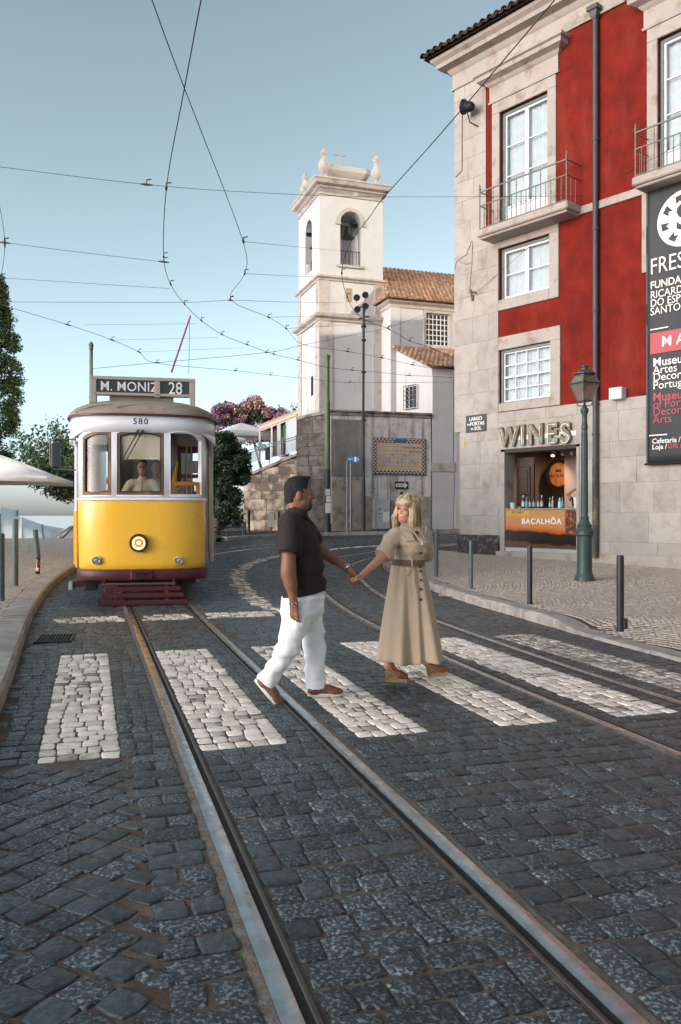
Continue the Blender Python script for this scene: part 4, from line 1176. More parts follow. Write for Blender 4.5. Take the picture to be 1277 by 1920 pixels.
# plank wall with barrel ends at the back right
pw0, pw1 = d0 + 1.25, d1 + .78
for k in range(16):
    z = fl + .02 + k * .172
    MB().box((pw0, TH + 1.55, z), (pw1, TH + 1.6, z + .165), .006).build('plank', M_plank, shop)
MB().box((pw0 - .5, TH + 1.3, fl), (pw0 - .02, TH + 1.65, dz1 + .14)).build('partition', M_shopw, bld)
def barrel_head(a, z, r, txt=True):
    M = Matrix.Translation((a, TH + 1.5, z)) @ Matrix.Rotation(math.pi / 2, 4, 'X')
    o = MB().lathe([(r, -.05), (r, .16), (r * .93, .17), (r * .92, .12), (r * .80, .12), (r * .80, .09)], 28, M=M).build('barrel_head', mat('black_hoop', (.018, .014, .012), .5), shop, smooth=30)
    n = 7
    for k in range(n):
        x0, x1 = -r * .8 + 1.6 * r * k / n, -r * .8 + 1.6 * r * (k + 1) / n
        h0, h1 = math.sqrt(max(.64 * r * r - x0 * x0, 0)), math.sqrt(max(.64 * r * r - x1 * x1, 0))
        MB().prism([(x0 + .003, -h0), (x1 - .003, -h1), (x1 - .003, h1), (x0 + .003, h0)], 0, .03, Matrix.Translation((a, TH + 1.36, z))).build('stave', mat('barrel_oak', (.46, .17, .06), .5, col2=(.34, .12, .04), scale=7, rnd=.12), shop)
    if txt:
        blk = mat('burnt_lettering', (.03, .015, .01), .7)
        text('lettering', 'BACALHÔA', shop, (a, TH + 1.352, z - .03), (math.pi / 2, 0, 0), .12, blk, bold=.002)
        mb = MB()
        for k in range(3): mb.prism([(-.09 + k * .06, 0), (-.03 + k * .06, 0), (-.06 + k * .06, .08)], 0, .004, Matrix.Translation((a, TH + 1.352, z + .10)))
        mb.box((a - .09, TH + 1.352, z + .07), (a + .09, TH + 1.356, z + .1)); mb.build('crest', blk, shop)
ab, zb = F(1052, 890, -1.9)
barrel_head(ab, zb, .40); barrel_head(F(1075, 940, -1.9)[0] + .05, zb - .98, .42, False)
# ceiling spots, the first one lit
M_spot = mat('white_spot', (.7, .7, .68), .4)
for k, u in enumerate((1039, 1057, 1074)):
    a, z = F(u, 852, -.9)
    M = Matrix.Translation((a, .9, dz1 - .02)) @ Matrix.Rotation(rad(160), 4, 'X')
    MB().lathe([(.045, 0), (.05, .01), (.05, .15), (.04, .16)], 12, M=M).build('ceiling_spot', M_spot, bld, smooth=40)
    if k == 0: MB().lathe([(.04, .158), (.04, .168)], 12, M=M).build('spot_bulb', mat('lit_bulb', (1, .8, .5), .4, emit=(1, .72, .42), estr=18), bld)
for nm, aa, yy, zz, e, tgt in (('spot_light', F(1039, 852, -.9)[0], .95, dz1 - .22, 46, (-1.0, .9, -1.1)), ('spot_light', d0 + 1.9, 1.3, dz1 - .1, 34, (.0, .7, -1.0))):  # first sits at the lit bulb; second is added warm light without a fixture
    ld = bpy.data.lights.new(nm, 'SPOT'); ld.energy = e; ld.color = (1, .66, .38); ld.spot_size = rad(95); ld.spot_blend = .8; ld.shadow_soft_size = .04
    lo = bpy.data.objects.new(nm, ld); COL.objects.link(lo); lo.parent = bld; lo.location = (aa, yy, zz)
    lo.rotation_euler = Vector(tgt).to_track_quat('-Z', 'Y').to_euler()
# printed counter front
cz1 = F(1015, 953)[1]; ca0, ca1 = d0 + .14, d1 - .03
counter = thing('wine_counter', 'wine counter with a printed sunset landscape front under the WINES sign', 'counter', bld.matrix_basis @ Vector((0, 0, 0)), math.atan2(FE.y, FE.x))
m = bpy.data.materials.new('printed_sunset'); m.use_nodes = True; nt = m.node_tree; N = nt.nodes; L = nt.links; b = N['Principled BSDF']; b.inputs['Roughness'].default_value = .25
tc = N.new('ShaderNodeTexCoord'); sp = N.new('ShaderNodeSeparateXYZ'); L.new(tc.outputs['Generated'], sp.inputs[0])
nz = N.new('ShaderNodeTexNoise'); nz.inputs['Scale'].default_value = 4.5; nz.inputs['Detail'].default_value = 6; L.new(tc.outputs['Generated'], nz.inputs['Vector'])
ma = N.new('ShaderNodeMath'); ma.operation = 'MULTIPLY_ADD'; L.new(nz.outputs[0], ma.inputs[0]); ma.inputs[1].default_value = .22; L.new(sp.outputs['Z'], ma.inputs[2])
mx_ = N.new('ShaderNodeMath'); mx_.operation = 'MULTIPLY_ADD'; L.new(sp.outputs['X'], mx_.inputs[0]); mx_.inputs[1].default_value = .10; L.new(ma.outputs[0], mx_.inputs[2])
cr = N.new('ShaderNodeValToRGB'); L.new(mx_.outputs[0], cr.inputs[0]); e = cr.color_ramp.elements
e[0].position = .0; e[0].color = (.075, .04, .022, 1); e[1].position = 1.12; e[1].color = (.48, .25, .10, 1)
for p_, c_ in ((.26, (.10, .055, .03, 1)), (.31, (.012, .009, .007, 1)), (.56, (.02, .014, .01, 1)), (.60, (.42, .10, .02, 1)), (.72, (.55, .20, .07, 1)), (.9, (.50, .22, .10, 1)), (.99, (.56, .30, .06, 1))):
    q = e.new(p_); q.color = c_
L.new(cr.outputs[0], b.inputs['Base Color'])
MATS['printed_sunset'] = m
MB().box((ca0, -.005, .20), (ca1, .03, cz1 - .035)).build('front_panel', m, counter)
MB().box((ca0 - .0, -.04, cz1 - .035), (ca1 + .0, .42, cz1), .008).build('counter_top', mat('grey_steel_top', (.45, .46, .46), .35, metal=.6), counter)
MB().box((ca0, -.02, .09), (ca1, .05, .198), .006).build('aluminium_foot', mat('aluminium', (.5, .52, .52), .4, metal=.7), counter)
wl = mat('white_print', (.78, .76, .72), .5)
text('lettering', 'BACALHÔA', counter, (F(1015, 978)[0], -.009, F(1015, 978)[1]), (math.pi / 2, 0, 0), .20, wl, bold=.004, sx=1.05, space=1.12)
# collage of grapes and glasses at the right end of the print
mb = MB().box((F(1060, 960)[0], -.009, cz1 - .62), (ca1 - .005, -.0055, cz1 - .05)); mb.build('photo_print', mat('vine_print', (.06, .03, .02), .4, col2=(.5, .11, .03), scale=9, mix=(.5, .6), detail=5), counter)
mb = MB().box((F(951, 960)[0], -.008, cz1 - .17), (F(993, 960)[0], -.0055, cz1 - .05)); o_ = mb.build('yellow_note', mat('yellow_print', (.62, .33, .03), .5), counter)
text('handwriting', 'SET 1 JAR 2.', counter, (F(971, 960)[0], -.0095, cz1 - .105), (math.pi / 2, 0, .0), .075, mat('ink', (.02, .02, .02), .6), bold=.001)
# bottles and bits on the counter
def bottle(u, col, lab, h=.31, r=.037, cap=(.02, .02, .02), label=''):
    a = F(u, 940)[0]; loc = bld.matrix_basis @ Vector((a, .12 + R.uniform(-.03, .06), cz1))
    o = thing('wine_bottle', label, 'bottle', loc, 0, 'bottles on the wine counter')
    gm = mat('bottle_%d%d%d' % tuple(int(c * 99) for c in col), col, .12, spec=.7)
    MB().lathe([(r * .9, 0), (r, .01), (r, h * .6), (r * .85, h * .68), (r * .4, h * .78), (r * .36, h * .97), (r * .42, h * .975), (r * .42, h)], 14).build('glass', gm, o, smooth=40)
    MB().lathe([(r * 1.02, h * .15), (r * 1.02, h * .5)], 14).build('paper_label', mat('lbl_%d%d%d' % tuple(int(c * 99) for c in lab), lab, .6), o, smooth=40)
    MB().lathe([(r * .45, h * .84), (r * .45, h * 1.005)], 10).build('capsule', mat('cap_%d%d%d' % tuple(int(c * 99) for c in cap), cap, .4), o, smooth=40)
bottle(976, (.03, .02, .02), (.62, .62, .60), .34, .042, (.5, .5, .5), 'leftmost dark bottle with large white label on the wine counter')
bottle(983, (.05, .2, .25), (.05, .45, .55), .29, .036, (.05, .2, .25), 'slim bottle with turquoise label on the wine counter')
for k, u in enumerate((989, 995.5, 1002)): bottle(u, (.015, .013, .012), (.4, .38, .34), .30, .038, (.02, .02, .02), ['black wine bottle with round pale label right beside the turquoise one', 'middle of the three black wine bottles with round pale labels', 'last of the three black wine bottles, next to the white-capped one'][k])
bottle(1008.5, (.02, .015, .012), (.5, .42, .33), .33, .038, (.65, .62, .58), 'dark bottle with cream label and white cap on the wine counter')
bottle(1024, (.06, .07, .05), (.5, .5, .48), .26, .03, (.6, .6, .6), 'small clear bottle with white neck foil at the middle of the counter')
bottle(1030.5, (.35, .2, .16), (.45, .3, .28), .29, .03, (.6, .6, .6), 'pink rose wine bottle with white neck foil on the counter')
bottle(1043.5, (.35, .5, .62), (.45, .6, .75), .25, .045, (.7, .7, .72), 'clear blue water bottle standing beside the green one')
bottle(1049.5, (.04, .20, .10), (.1, .3, .2), .27, .03, (.1, .3, .15), 'slim green bottle standing beside the water bottle')
bottle(1066, (.30, .24, .10), (.3, .25, .15), .20, .03, (.4, .3, .1), 'short gold foiled bottle standing in a steel dish')
a = F(956, 945)[0]; o = thing('paper_cup_stack', 'white paper tub at the left end of the wine counter', 'tub', bld.matrix_basis @ Vector((a, .12, cz1)))
MB().lathe([(.055, 0), (.075, .15), (.078, .155), (.07, .15)], 14).build('tub', mat('white_paper', (.62, .62, .6), .7), o, smooth=40)
for a, nm in ((F(968, 945)[0], 'steel dish beside the white tub on the counter'), (F(1069, 945)[0], 'steel dish holding the gold foiled bottle')):
    o = tag(MB().lathe([(.06, 0), (.09, .03), (.092, .045), (.085, .04), (.055, .008)], 16).build('steel_dish', mat('dish_steel', (.5, .5, .5), .3, metal=.9), None, smooth=40), nm, 'dish'); o.location = bld.matrix_basis @ Vector((a, .18, cz1))
o = thing('ice_bucket', 'white plastic ice bucket at the right end of the wine counter', 'bucket', bld.matrix_basis @ Vector((F(1081, 945)[0], .14, cz1)), math.atan2(FE.y, FE.x))
MB().loft([[(-.10, -.08, 0), (.10, -.08, 0), (.10, .08, 0), (-.10, .08, 0)], [(-.12, -.1, .26), (.12, -.1, .26), (.12, .1, .26), (-.12, .1, .26)]]).build('bucket', mat('white_plastic', (.6, .61, .62), .4), o)
# channel letters
sign = thing('wines_sign', 'WINES sign of rusty channel letters with white tubes above the counter', 'sign', bld.matrix_basis @ Vector((0, 0, 0)), math.atan2(FE.y, FE.x))
M_rustl = mat('oxidised_letter', (.20, .15, .10), .7, col2=(.22, .30, .25), scale=4, mix=(.52, .66), var=.2)
us = (959, 984.5, 1009, 1040, 1065); aw = [fa(u) for u in us]
zl = [F(u, v)[1] for u, v in zip(us, (821, 817.5, 816, 814, 813))]
for ch, a, z in zip('WINES', aw, zl):
    o = text('letter', ch, sign, (a, -.075, z), (math.pi / 2, 0, 0), .66, M_rustl, bold=.035, extrude=.045, sx=.88)
    W_ = {'W': .24, 'I': 0, 'N': .14, 'E': .11, 'S': .11}[ch]; H_ = .225
    st_ = {'W': [[(-1, 1), (-.5, -1), (0, 1), (.5, -1), (1, 1)]], 'I': [[(0, 1), (0, -1)]], 'N': [[(-1, -1), (-1, 1), (1, -1), (1, 1)]],
           'E': [[(1, 1), (-1, 1), (-1, -1), (1, -1)], [(-1, 0), (.8, 0)]], 'S': [[(1, .75), (.5, 1), (-.5, 1), (-1, .65), (-.8, .25), (0, 0), (.8, -.25), (1, -.65), (.5, -1), (-.5, -1), (-1, -.75)]]}[ch]
    mb = MB()
    for pts in st_: mb.tube([(a + x * W_, -.132, z + y * H_) for x, y in pts], .013, 6)
    mb.build('tube_light', wl, sign)
MB().box((fa(944), -.03, fz(1010, 822)), (fa(1081), -.0235, fz(1010, 814)), .002).build('mounting_bar', wl, sign)
# street name plaque
pl = thing('street_name_plaque', 'dark green street plaque reading LARGO DAS PORTAS DO SOL on the corner', 'sign', bld.matrix_basis @ Vector((0, 0, 0)), math.atan2(FE.y, FE.x))
pa0, pa1 = fa(875.5), fa(913.5); pz0, pz1 = fz(894, 810), fz(894, 778)
MB().box((pa0, -.05, pz0), (pa1, -.029, pz1), .008).build('plate', mat('dark_green_plate', (.025, .042, .045), .35, var=.1, scale=4), pl)
pc = (pa0 + pa1) / 2; ph = pz1 - pz0
for body, dz, size, dx in (('LARGO', .76, .135, 0), ('PORTAS', .47, .135, .05), ('SOL', .19, .135, .08), ('DAS', .46, .06, -.24), ('DO', .18, .06, -.12)):
    text('lettering', body, pl, (pc + dx, -.053, pz0 + ph * dz), (math.pi / 2, 0, 0), size, wl, bold=.002)
# wall lamp box, corner floodlight, cables, tile ornament
o = tag(MB().box((fa(1152), -.24, fz(1165, 750)), (fa(1176), -.026, fz(1165, 728)), .012).build('wall_light_box', mat('white_box', (.6, .6, .6), .5), None), 'white square light box on the red wall left of the banner', 'light')
o.matrix_basis = bld.matrix_basis.copy()
fl_ = thing('wall_floodlight', 'round black floodlight on a bracket high on the stone corner', 'floodlight', bld.matrix_basis @ Vector((0, 0, 0)), math.atan2(FE.y, FE.x))
a, z = F(876, 200, .3)
Mf = Matrix.Translation((a - .05, -.34, z)) @ Matrix.Rotation(rad(-75), 4, 'Y') @ Matrix.Rotation(rad(12), 4, 'X')
MB().lathe([(.09, -.26), (.13, -.2), (.14, -.05), (.19, 0), (.2, .05), (.18, .05)], 16, M=Mf).build('housing', M_ironb, fl_, smooth=40)
MB().lathe([(.175, .03), (.175, .042)], 16, M=Mf).build('lens', mat('lamp_glass', (.25, .27, .27), .15), fl_)
MB().tube([(a, -.30, z - .15), (a + .05, -.25, z - .42), (a + .14, -.02, z - .5)], .018, 6).build('bracket', M_ironb, fl_)
cab = thing('wall_cable', 'old cable and conduit running down the stone corner', 'cable', bld.matrix_basis @ Vector((0, 0, 0)), math.atan2(FE.y, FE.x))
M_cable = mat('rusty_conduit', (.16, .11, .075), .8)
MB().tube([(F(868, 215)[0], -.035, F(868, 215)[1]), (F(868, 320)[0], -.035, F(868, 320)[1]), (F(855, 333)[0] + .02, -.035, F(855, 333)[1])], .012, 6).build('conduit', M_cable, cab)
for pts in ([(888, 452), (886, 500), (882, 545), (889, 555)], [(886, 452), (876, 478), (858, 490), (853.5, 505)], [(888, 492), (876, 496), (862, 490)]):
    MB().tube([(F(u, v)[0], -.033, F(u, v)[1]) for u, v in pts], .007, 5).build('loose_wire', M_cable, cab)
mb = MB()
for k in range(5): mb.tube([(F(889, 552)[0] + R.uniform(-.12, .12), -.04, F(889, 552)[1] + R.uniform(-.15, .15)), (F(889, 552)[0] + R.uniform(-.12, .12), -.07, F(889, 552)[1] + R.uniform(-.2, .15))], .025, 6)
mb.build('wall_anchor', M_cable, cab)
o = tag(MB().box((fa(868), -.034, fz(870, 841)), (fa(873), -.03, fz(870, 829))).build('wall_sticker', mat('yellow_tile', (.5, .36, .07), .5), None), 'small yellow tile stuck to the stone corner below the plaque', 'sticker')
o.matrix_basis = bld.matrix_basis.copy()
# hanging museum banner
bn = thing('museum_banner', 'tall dark banner of a museum hanging on the red house', 'banner', bld.matrix_basis @ Vector((0, 0, 0)), math.atan2(FE.y, FE.x))
OUT = .16
b0 = F(1212, 600, OUT)[0]; b1 = b0 + 1.75; bz1 = F(1215, 352, OUT)[1]; bz0 = F(1211, 869, OUT)[1]
M_ban = mat('dark_banner_vinyl', (.028, .032, .036), .6, var=.12, scale=1.2)
mb = MB(); n = 14; mrow = 30; vs = []; fs = []
for j in range(mrow + 1):
    for i in range(n + 1):
        a = b0 + (b1 - b0) * i / n; z = bz0 + (bz1 - bz0) * j / mrow
        vs.append((a, -OUT + .006 * math.sin(i * .9 + j * .22) + .005 * math.sin(j * .7), z))
for j in range(mrow):
    for i in range(n): fs.append((j * (n + 1) + i, j * (n + 1) + i + 1, (j + 1) * (n + 1) + i + 1, (j + 1) * (n + 1) + i))
ban = mb.add(vs, fs).build('banner_cloth', M_ban, bn, smooth=60, fix=False)
so = ban.modifiers.new('thickness', 'SOLIDIFY'); so.thickness = .006; so.offset = -1
for z in (bz0 - .02, bz1 + .02): MB().tube([(b0 - .04, -OUT, z), (b1 + .04, -OUT, z)], .025, 8).tube([(b0 + .1, -OUT, z), (b0 + .1, 0, z)], .014, 6).build('banner_pole', M_ironb, bn)
MB().box((b0, -OUT - .006, bz0), (b0 + .035, -OUT + .012, bz1)).build('hem', mat('banner_hem', (.05, .06, .068), .6), bn)
ty = -OUT - .0165
def btext(body, u, v, size, m=wl, bold=0.0, sx=1.0):
    a, z = F(u, v, OUT); text('lettering', body, bn, (a, ty, z), (math.pi / 2, 0, 0), size, m, bold=bold, align='LEFT', sx=sx)
M_bred = mat('banner_red', (.42, .075, .085), .6)
btext('FRESS', 1219, 503, .50, bold=-.002, sx=.8)
for body, v, bd in (('FUNDAÇÃO', 537, .003), ('RICARDO', 555, .0), ('DO ESPÍRITO', 570.5, .0), ('SANTO SILVA', 586, .0)): btext(body, 1220, v, .235, bold=bd, sx=.9)
btext('Museu', 1225, 681, .26, bold=.003)
for body, v in (('Artes', 695.5), ('Decorativas', 709), ('Portuguesas', 724)): btext(body, 1225, v, .25)
btext('Museum', 1225, 746, .26, M_bred, .003)
for body, v in (('of Portuguese', 760), ('Decorative', 773.5), ('Arts', 788)): btext(body, 1225, v, .25, M_bred)
btext('Cafetaria / Bar', 1223.5, 828, .155, bold=.002); btext('Loja /', 1223.5, 839, .155, bold=.002); btext('Gift shop', 1253, 837, .155, M_bred, bold=.003)
for v in (615, 823): pass
for u, v in ((1220, 619), (1218, 826.0 - 9)):
    a, z = F(u, v, OUT); MB().box((a, ty - .002, z - .012), (a + .42, ty + .004, z + .012)).build('rule', wl, bn)
a, z0_ = F(1220, 665, OUT); z1_ = F(1220, 626, OUT)[1]
MB().box((a, ty - .001, z0_), (b1 - .1, ty + .005, z1_)).build('red_box', M_bred, bn)
aM, zM = F(1241, 642, OUT); text('lettering', 'M A D P', bn, (aM, ty - .006, zM), (math.pi / 2, 0, 0), .32, wl, bold=.003, align='LEFT')
# round emblem
ac, zc_ = F(1283, 408, OUT); er = ac - F(1233.5, 408, OUT)[0]
Me = Matrix.Translation((ac, ty, zc_)) @ Matrix.Rotation(math.pi / 2, 4, 'X')
MB().lathe([(er, 0), (er, .006)], 40, M=Me).build('emblem_disc', wl, bn)
for k in range(8):
    mb = MB()
    a_ = 2 * math.pi * k / 8 + .2
    pts = [(.86, -.17), (.86, .17), (.60, .26), (.66, .02), (.52, -.12)]
    P_ = []
    for rr, da in pts: P_.append((math.cos(a_ + da) * rr * er, math.sin(a_ + da) * rr * er))
    mb.prism(P_, -.009, -.004, Matrix.Translation((ac, ty, zc_)))
    mb.build('emblem_tooth', M_ban, bn)
text('emblem_letter', 'S', bn, (ac, ty - .008, zc_), (math.pi / 2, 0, 0), er * 1.25, M_ban, bold=.02)

# ------------------------------------------------------------------ houses that close the street outside the picture (they shade it and show in the glass)
def house(name, label, x0, x1, y0, y1, h, m, face):
    o = thing(name, label, 'house', ((x0 + x1) / 2, (y0 + y1) / 2, 0))
    cx, cy = (x0 + x1) / 2, (y0 + y1) / 2
    w = MB().box((x0 - cx, y0 - cy, -.3), (x1 - cx, y1 - cy, h)).build('wall', m, o)
    mb = MB(); e_ = .5
    mb.loft([[(x0 - cx - e_, y0 - cy - e_, h), (x1 - cx + e_, y0 - cy - e_, h), (x1 - cx + e_, y1 - cy + e_, h), (x0 - cx - e_, y1 - cy + e_, h)], [(x0 - cx + 2.5, y0 - cy + 2.5, h + 1.6), (x1 - cx - 2.5, y0 - cy + 2.5, h + 1.6), (x1 - cx - 2.5, y1 - cy - 2.5, h + 1.6), (x0 - cx + 2.5, y1 - cy - 2.5, h + 1.6)]])
    mb.build('roof', M_claytile, o)
    mw, mt = mat('far_window', (.04, .045, .05), .2), M_trim
    for lv in range(int(h // 3.3)):
        z = 1.0 + lv * 3.3
        if face == 'x':
            n = int((y1 - y0) // 2.6)
            for k in range(n):
                y = y0 - cy + (k + .5) * (y1 - y0) / n
                f = MB().box((x0 - cx - .04, y - .65, z - .12), (x0 - cx + .01, y + .65, z + 1.85)).build('window', mt, o); MB().box((x0 - cx - .06, y - .5, z), (x0 - cx - .03, y + .5, z + 1.7)).build('pane', mw, f)
        else:
            n = int((x1 - x0) // 2.6)
            for k in range(n):
                x = x0 - cx + (k + .5) * (x1 - x0) / n
                f = MB().box((x - .65, y1 - cy - .01, z - .12), (x + .65, y1 - cy + .04, z + 1.85)).build('window', mt, o); MB().box((x - .5, y1 - cy + .03, z), (x + .5, y1 - cy + .06, z + 1.7)).build('pane', mw, f)
house('street_house', 'unseen cream house on the right, placed and sized to shade the street', 17, 29, -34, 8.5, 11.0, mat('cream_plaster', (.50, .44, .36), .85, var=.08, scale=2), 'x')  # out of view; position and height chosen to keep the street in shade
house('street_house', 'salmon pink house across the street behind the viewpoint', -18, 6, -40, -28, 7.0, mat('salmon_plaster', (.50, .26, .18), .85, var=.08, scale=2), 'y')
# ------------------------------------------------------------------ the yellow tram
M_yel = mat('tram_yellow_paint', (.92, .52, .052), .26, var=.05, scale=1.5, coat=.35, col2=(.89, .49, .05), mix=(.45, .75), bump=.02, bscale=8, rvar=.06, streak=((.62, .36, .06), .4, 5, .7, .60))
M_tw = mat('tram_white_paint', (.76, .78, .80), .35, var=.05, scale=2, coat=.2, rvar=.08)
M_bord = mat('tram_bordeaux_paint', (.075, .016, .022), .4, var=.2, scale=6)
M_roof = mat('tram_roof_canvas', (.30, .25, .20), .8, var=.14, scale=3, col2=(.22, .18, .145), mix=(.45, .7), bump=.2, bscale=20)
M_beige = mat('tram_sign_frame', (.36, .32, .275), .6, var=.12, scale=6)
M_wfr = mat('tram_window_wood', (.11, .065, .038), .5, col2=(.26, .13, .055), scale=5, mix=(.5, .66), bump=.2, bscale=25)
M_orange = mat('varnished_sash', (.55, .21, .035), .35)
M_blk = mat('tram_black', (.012, .012, .013), .5)
M_sgn = mat('sign_glass_black', (.022, .027, .029), .12)
M_wtxt = mat('sign_white', (.72, .72, .70), .6)
M_tglass = glass_mat('tram_glass', (.95, .96, .95), .0, 1.5, .015, (.5, .5, .5))
M_chrome = mat('chrome', (.55, .55, .55), .18, metal=1.0)
M_int = mat('tram_interior_wood', (.09, .05, .028), .5, var=.2, scale=5)
M_intw = mat('tram_interior_white', (.50, .48, .44), .6)
ft = at(266, 965, 13.15)
tram = thing('tram', 'yellow and white vintage tram with destination M. MONIZ, route 28', 'tram', (ft.x, ft.y, G(14.5) + .0), rad(11.5))
K = 13.15 / FOC
def tz(v): return CAM_H - (v - HZ) * K - G(14.5)
def tx(u): return (u - 266) * K
# plan outlines (half profile x, y); y runs back into the tram
HALF = [(0, 0), (.22, .006), (.42, .022), (.60, .058), (.76, .115), (.88, .19), (.965, .29), (1.01, .42), (1.03, .62), (1.035, .80)]
WIDE = [(0, 0), (.22, .006), (.42, .022), (.60, .058), (.78, .125), (.93, .23), (1.05, .38), (1.13, .58), (1.18, .85), (1.19, 1.2)]
def full(h): return [(-x, y) for x, y in h[:0:-1]] + list(h)
def fine(pl, n=4):
    p = spline([(x, y, 0) for x, y in pl], n); return [(q.x, q.y) for q in p]
FRONT = fine(full(HALF)); FWIDE = fine(full(WIDE))
def skin(mb, prof, zs, inset=None):
    """vertical sheet over a plan profile through heights zs; inset(i) scales the outline"""
    rings = []
    for i, z in enumerate(zs):
        k = inset[i] if inset else 1.0
        rings.append([(x * k, y + (1 - k) * .9, z) for x, y in prof])
    mb.loft(rings, closed=False, cap=False)
z_bb, z_bt, z_yt, z_wt, z_ht, z_rt = tz(1088), tz(1068), tz(938), tz(812), tz(779), tz(738)
o = MB(); skin(o, FRONT, [z_bt - .02, z_bt + .1, .9, 1.3, z_yt - .03, z_yt], [.988, .99, .995, 1, 1, 1.0]); apron = o.build('front_apron', M_yel, tram, smooth=60, fix=False)
q = apron.modifiers.new('t', 'SOLIDIFY'); q.thickness = .03; q.offset = -1
o = MB(); pr = [(x * 1.015, y - .03) for x, y in FRONT]
o.loft([[(x, y, z_bb) for x, y in pr], [(x, y - .012, z_bb + .02) for x, y in pr], [(x, y - .012, z_bt - .02) for x, y in pr], [(x, y, z_bt) for x, y in pr], [(x * .97, y + .04, z_bt + .005) for x, y in pr]], closed=False, cap=False)
bump_ = o.build('bumper', M_bord, tram, smooth=35, fix=False)
o = MB(); o.box((-.17, -.07, z_bb + .01), (.17, -.035, z_bt - .005), .015).box((-.10, -.10, z_bb + .03), (.10, -.069, z_bb + .05), .006).box((-.10, -.10, z_bt - .055), (.10, -.069, z_bt - .035), .006); o.build('coupler_pocket', M_bord, bump_)
MB().box((-.09, -.068, z_bb + .052), (.09, -.066 - .006, z_bt - .057)).build('coupler_slot', M_blk, bump_)
for x in (-.68, .68):
    for dz in (-.03, .03):
        for dx in (-.03, .03):
            yy = [p for p in pr if p[0] * (1 if x > 0 else -1) > 0 and abs(abs(p[0]) - .68) < .06][0][1]
            MB().lathe([(.013, 0), (.013, .012), (.004, .016)], 8, M=Matrix.Translation((x + dx, yy - .008 + abs(dx) * .1, (z_bb + z_bt) / 2 + dz)) @ Matrix.Rotation(math.pi / 2, 4, 'X')).build('bolt', M_bord, bump_)
# belt rail and upper front with three arched windows
o = MB(); o.loft([[(x * 1.0, y - .004, z_yt - .005) for x, y in FRONT], [(x * 1.012, y - .025, z_yt + .002) for x, y in FRONT], [(x * 1.012, y - .025, z_yt + .03) for x, y in FRONT], [(x, y, z_yt + .045) for x, y in FRONT]], closed=False, cap=False)
o.build('belt_rail', M_tw, tram, smooth=35, fix=False)
acc = [0]
for a, b in zip(FRONT, FRONT[1:]): acc.append(acc[-1] + math.hypot(b[0] - a[0], b[1] - a[1]))
TOT = acc[-1]; mid = TOT / 2
def onp(p, off=0.0):
    """arc position from the centre -> plan point, moved off inward (+) or outward (-)"""
    d = min(max(p + mid, 0), TOT - 1e-6)
    for i in range(len(FRONT) - 1):
        if acc[i] <= d <= acc[i + 1]:
            f = (d - acc[i]) / (acc[i + 1] - acc[i]); a, b = FRONT[i], FRONT[i + 1]
            tx_, ty_ = b[0] - a[0], b[1] - a[1]; l = math.hypot(tx_, ty_)
            return a[0] + tx_ * f - ty_ / l * off, a[1] + ty_ * f + tx_ / l * off
    return FRONT[-1]
z0w = z_yt + .05; zs_w = tz(928)
WINS = [(-.985, -.47, 'l'), (-.385, .345, 'c'), (.43, 1.01, 'r')]
zt_side, zt_mid = tz(811), tz(806)
def wtop(w, p):
    a, b, k = w; c = (a + b) / 2; f = (p - c) / ((b - a) / 2)
    if k == 'c': return tz(813) + (tz(805) - tz(813)) * (1 - f * f)
    if k == 'l': return tz(822) + (tz(808) - tz(822)) * (1 - ((f - .35) / 1.35) ** 2)
    return tz(822) + (tz(806) - tz(822)) * (1 - ((f + .35) / 1.35) ** 2)
cols = []
p = -TOT / 2
edges = sorted({-TOT / 2, TOT / 2, *[w[0] for w in WINS], *[w[1] for w in WINS]})
for a, b in zip(edges, edges[1:]):
    w = next((w for w in WINS if w[0] - 1e-6 <= a and b <= w[1] + 1e-6), None); n = 14 if w else max(2, int((b - a) / .06))
    for k in range(n): cols.append((a + (b - a) * k / n, a + (b - a) * (k + 1) / n, w))
o = MB(); ZH = z_wt + .02
for a, b, w in cols:
    P0, P1 = onp(a), onp(b)
    rows = [(z0w, ZH, ZH)] if not w else [(z0w, zs_w, zs_w), (wtop(w, a), ZH, None)]
    if not w: o.add([(*P0, z0w), (*P1, z0w), (*P1, ZH), (*P0, ZH)], [(0, 1, 2, 3)])
    else:
        o.add([(*P0, z0w), (*P1, z0w), (*P1, zs_w), (*P0, zs_w)], [(0, 1, 2, 3)])
        o.add([(*P0, min(wtop(w, a), ZH - .003)), (*P1, min(wtop(w, b), ZH - .003)), (*P1, ZH), (*P0, ZH)], [(0, 1, 2, 3)])
bm_ = o.mesh('upper_front', M_tw, fix=False)
b_ = bmesh.new(); b_.from_mesh(bm_); bmesh.ops.remove_doubles(b_, verts=b_.verts, dist=1e-5); b_.to_mesh(bm_); b_.free(); shade(bm_, 50)
uf = link_mesh('upper_front', bm_, tram); q = uf.modifiers.new('t', 'SOLIDIFY'); q.thickness = .045; q.offset = -1
def outline(w, off, shrink=0.0, n=14):
    a, b, k = w; a += shrink; b -= shrink
    pts = [(*onp(a, off), zs_w + shrink), (*onp(b, off), zs_w + shrink)]
    for i in range(n + 1):
        p = b + (a - b) * i / n; pts.append((*onp(p, off), wtop(w, min(max(p, w[0]), w[1])) - shrink))
    return pts
def frame_loop(w, s0, s1, off0, off1, name, m, parent=tram):
    rings = [outline(w, off0, s0), outline(w, off0, s1), outline(w, off1, s1), outline(w, off1, s0)]
    n = len(rings[0]); vs = [v for r_ in rings for v in r_]; fs = []
    for i in range(4):
        for k in range(n): fs.append((i * n + k, i * n + (k + 1) % n, ((i + 1) % 4) * n + (k + 1) % n, ((i + 1) % 4) * n + k))
    return MB().add(vs, fs).build(name, m, parent, smooth=30)
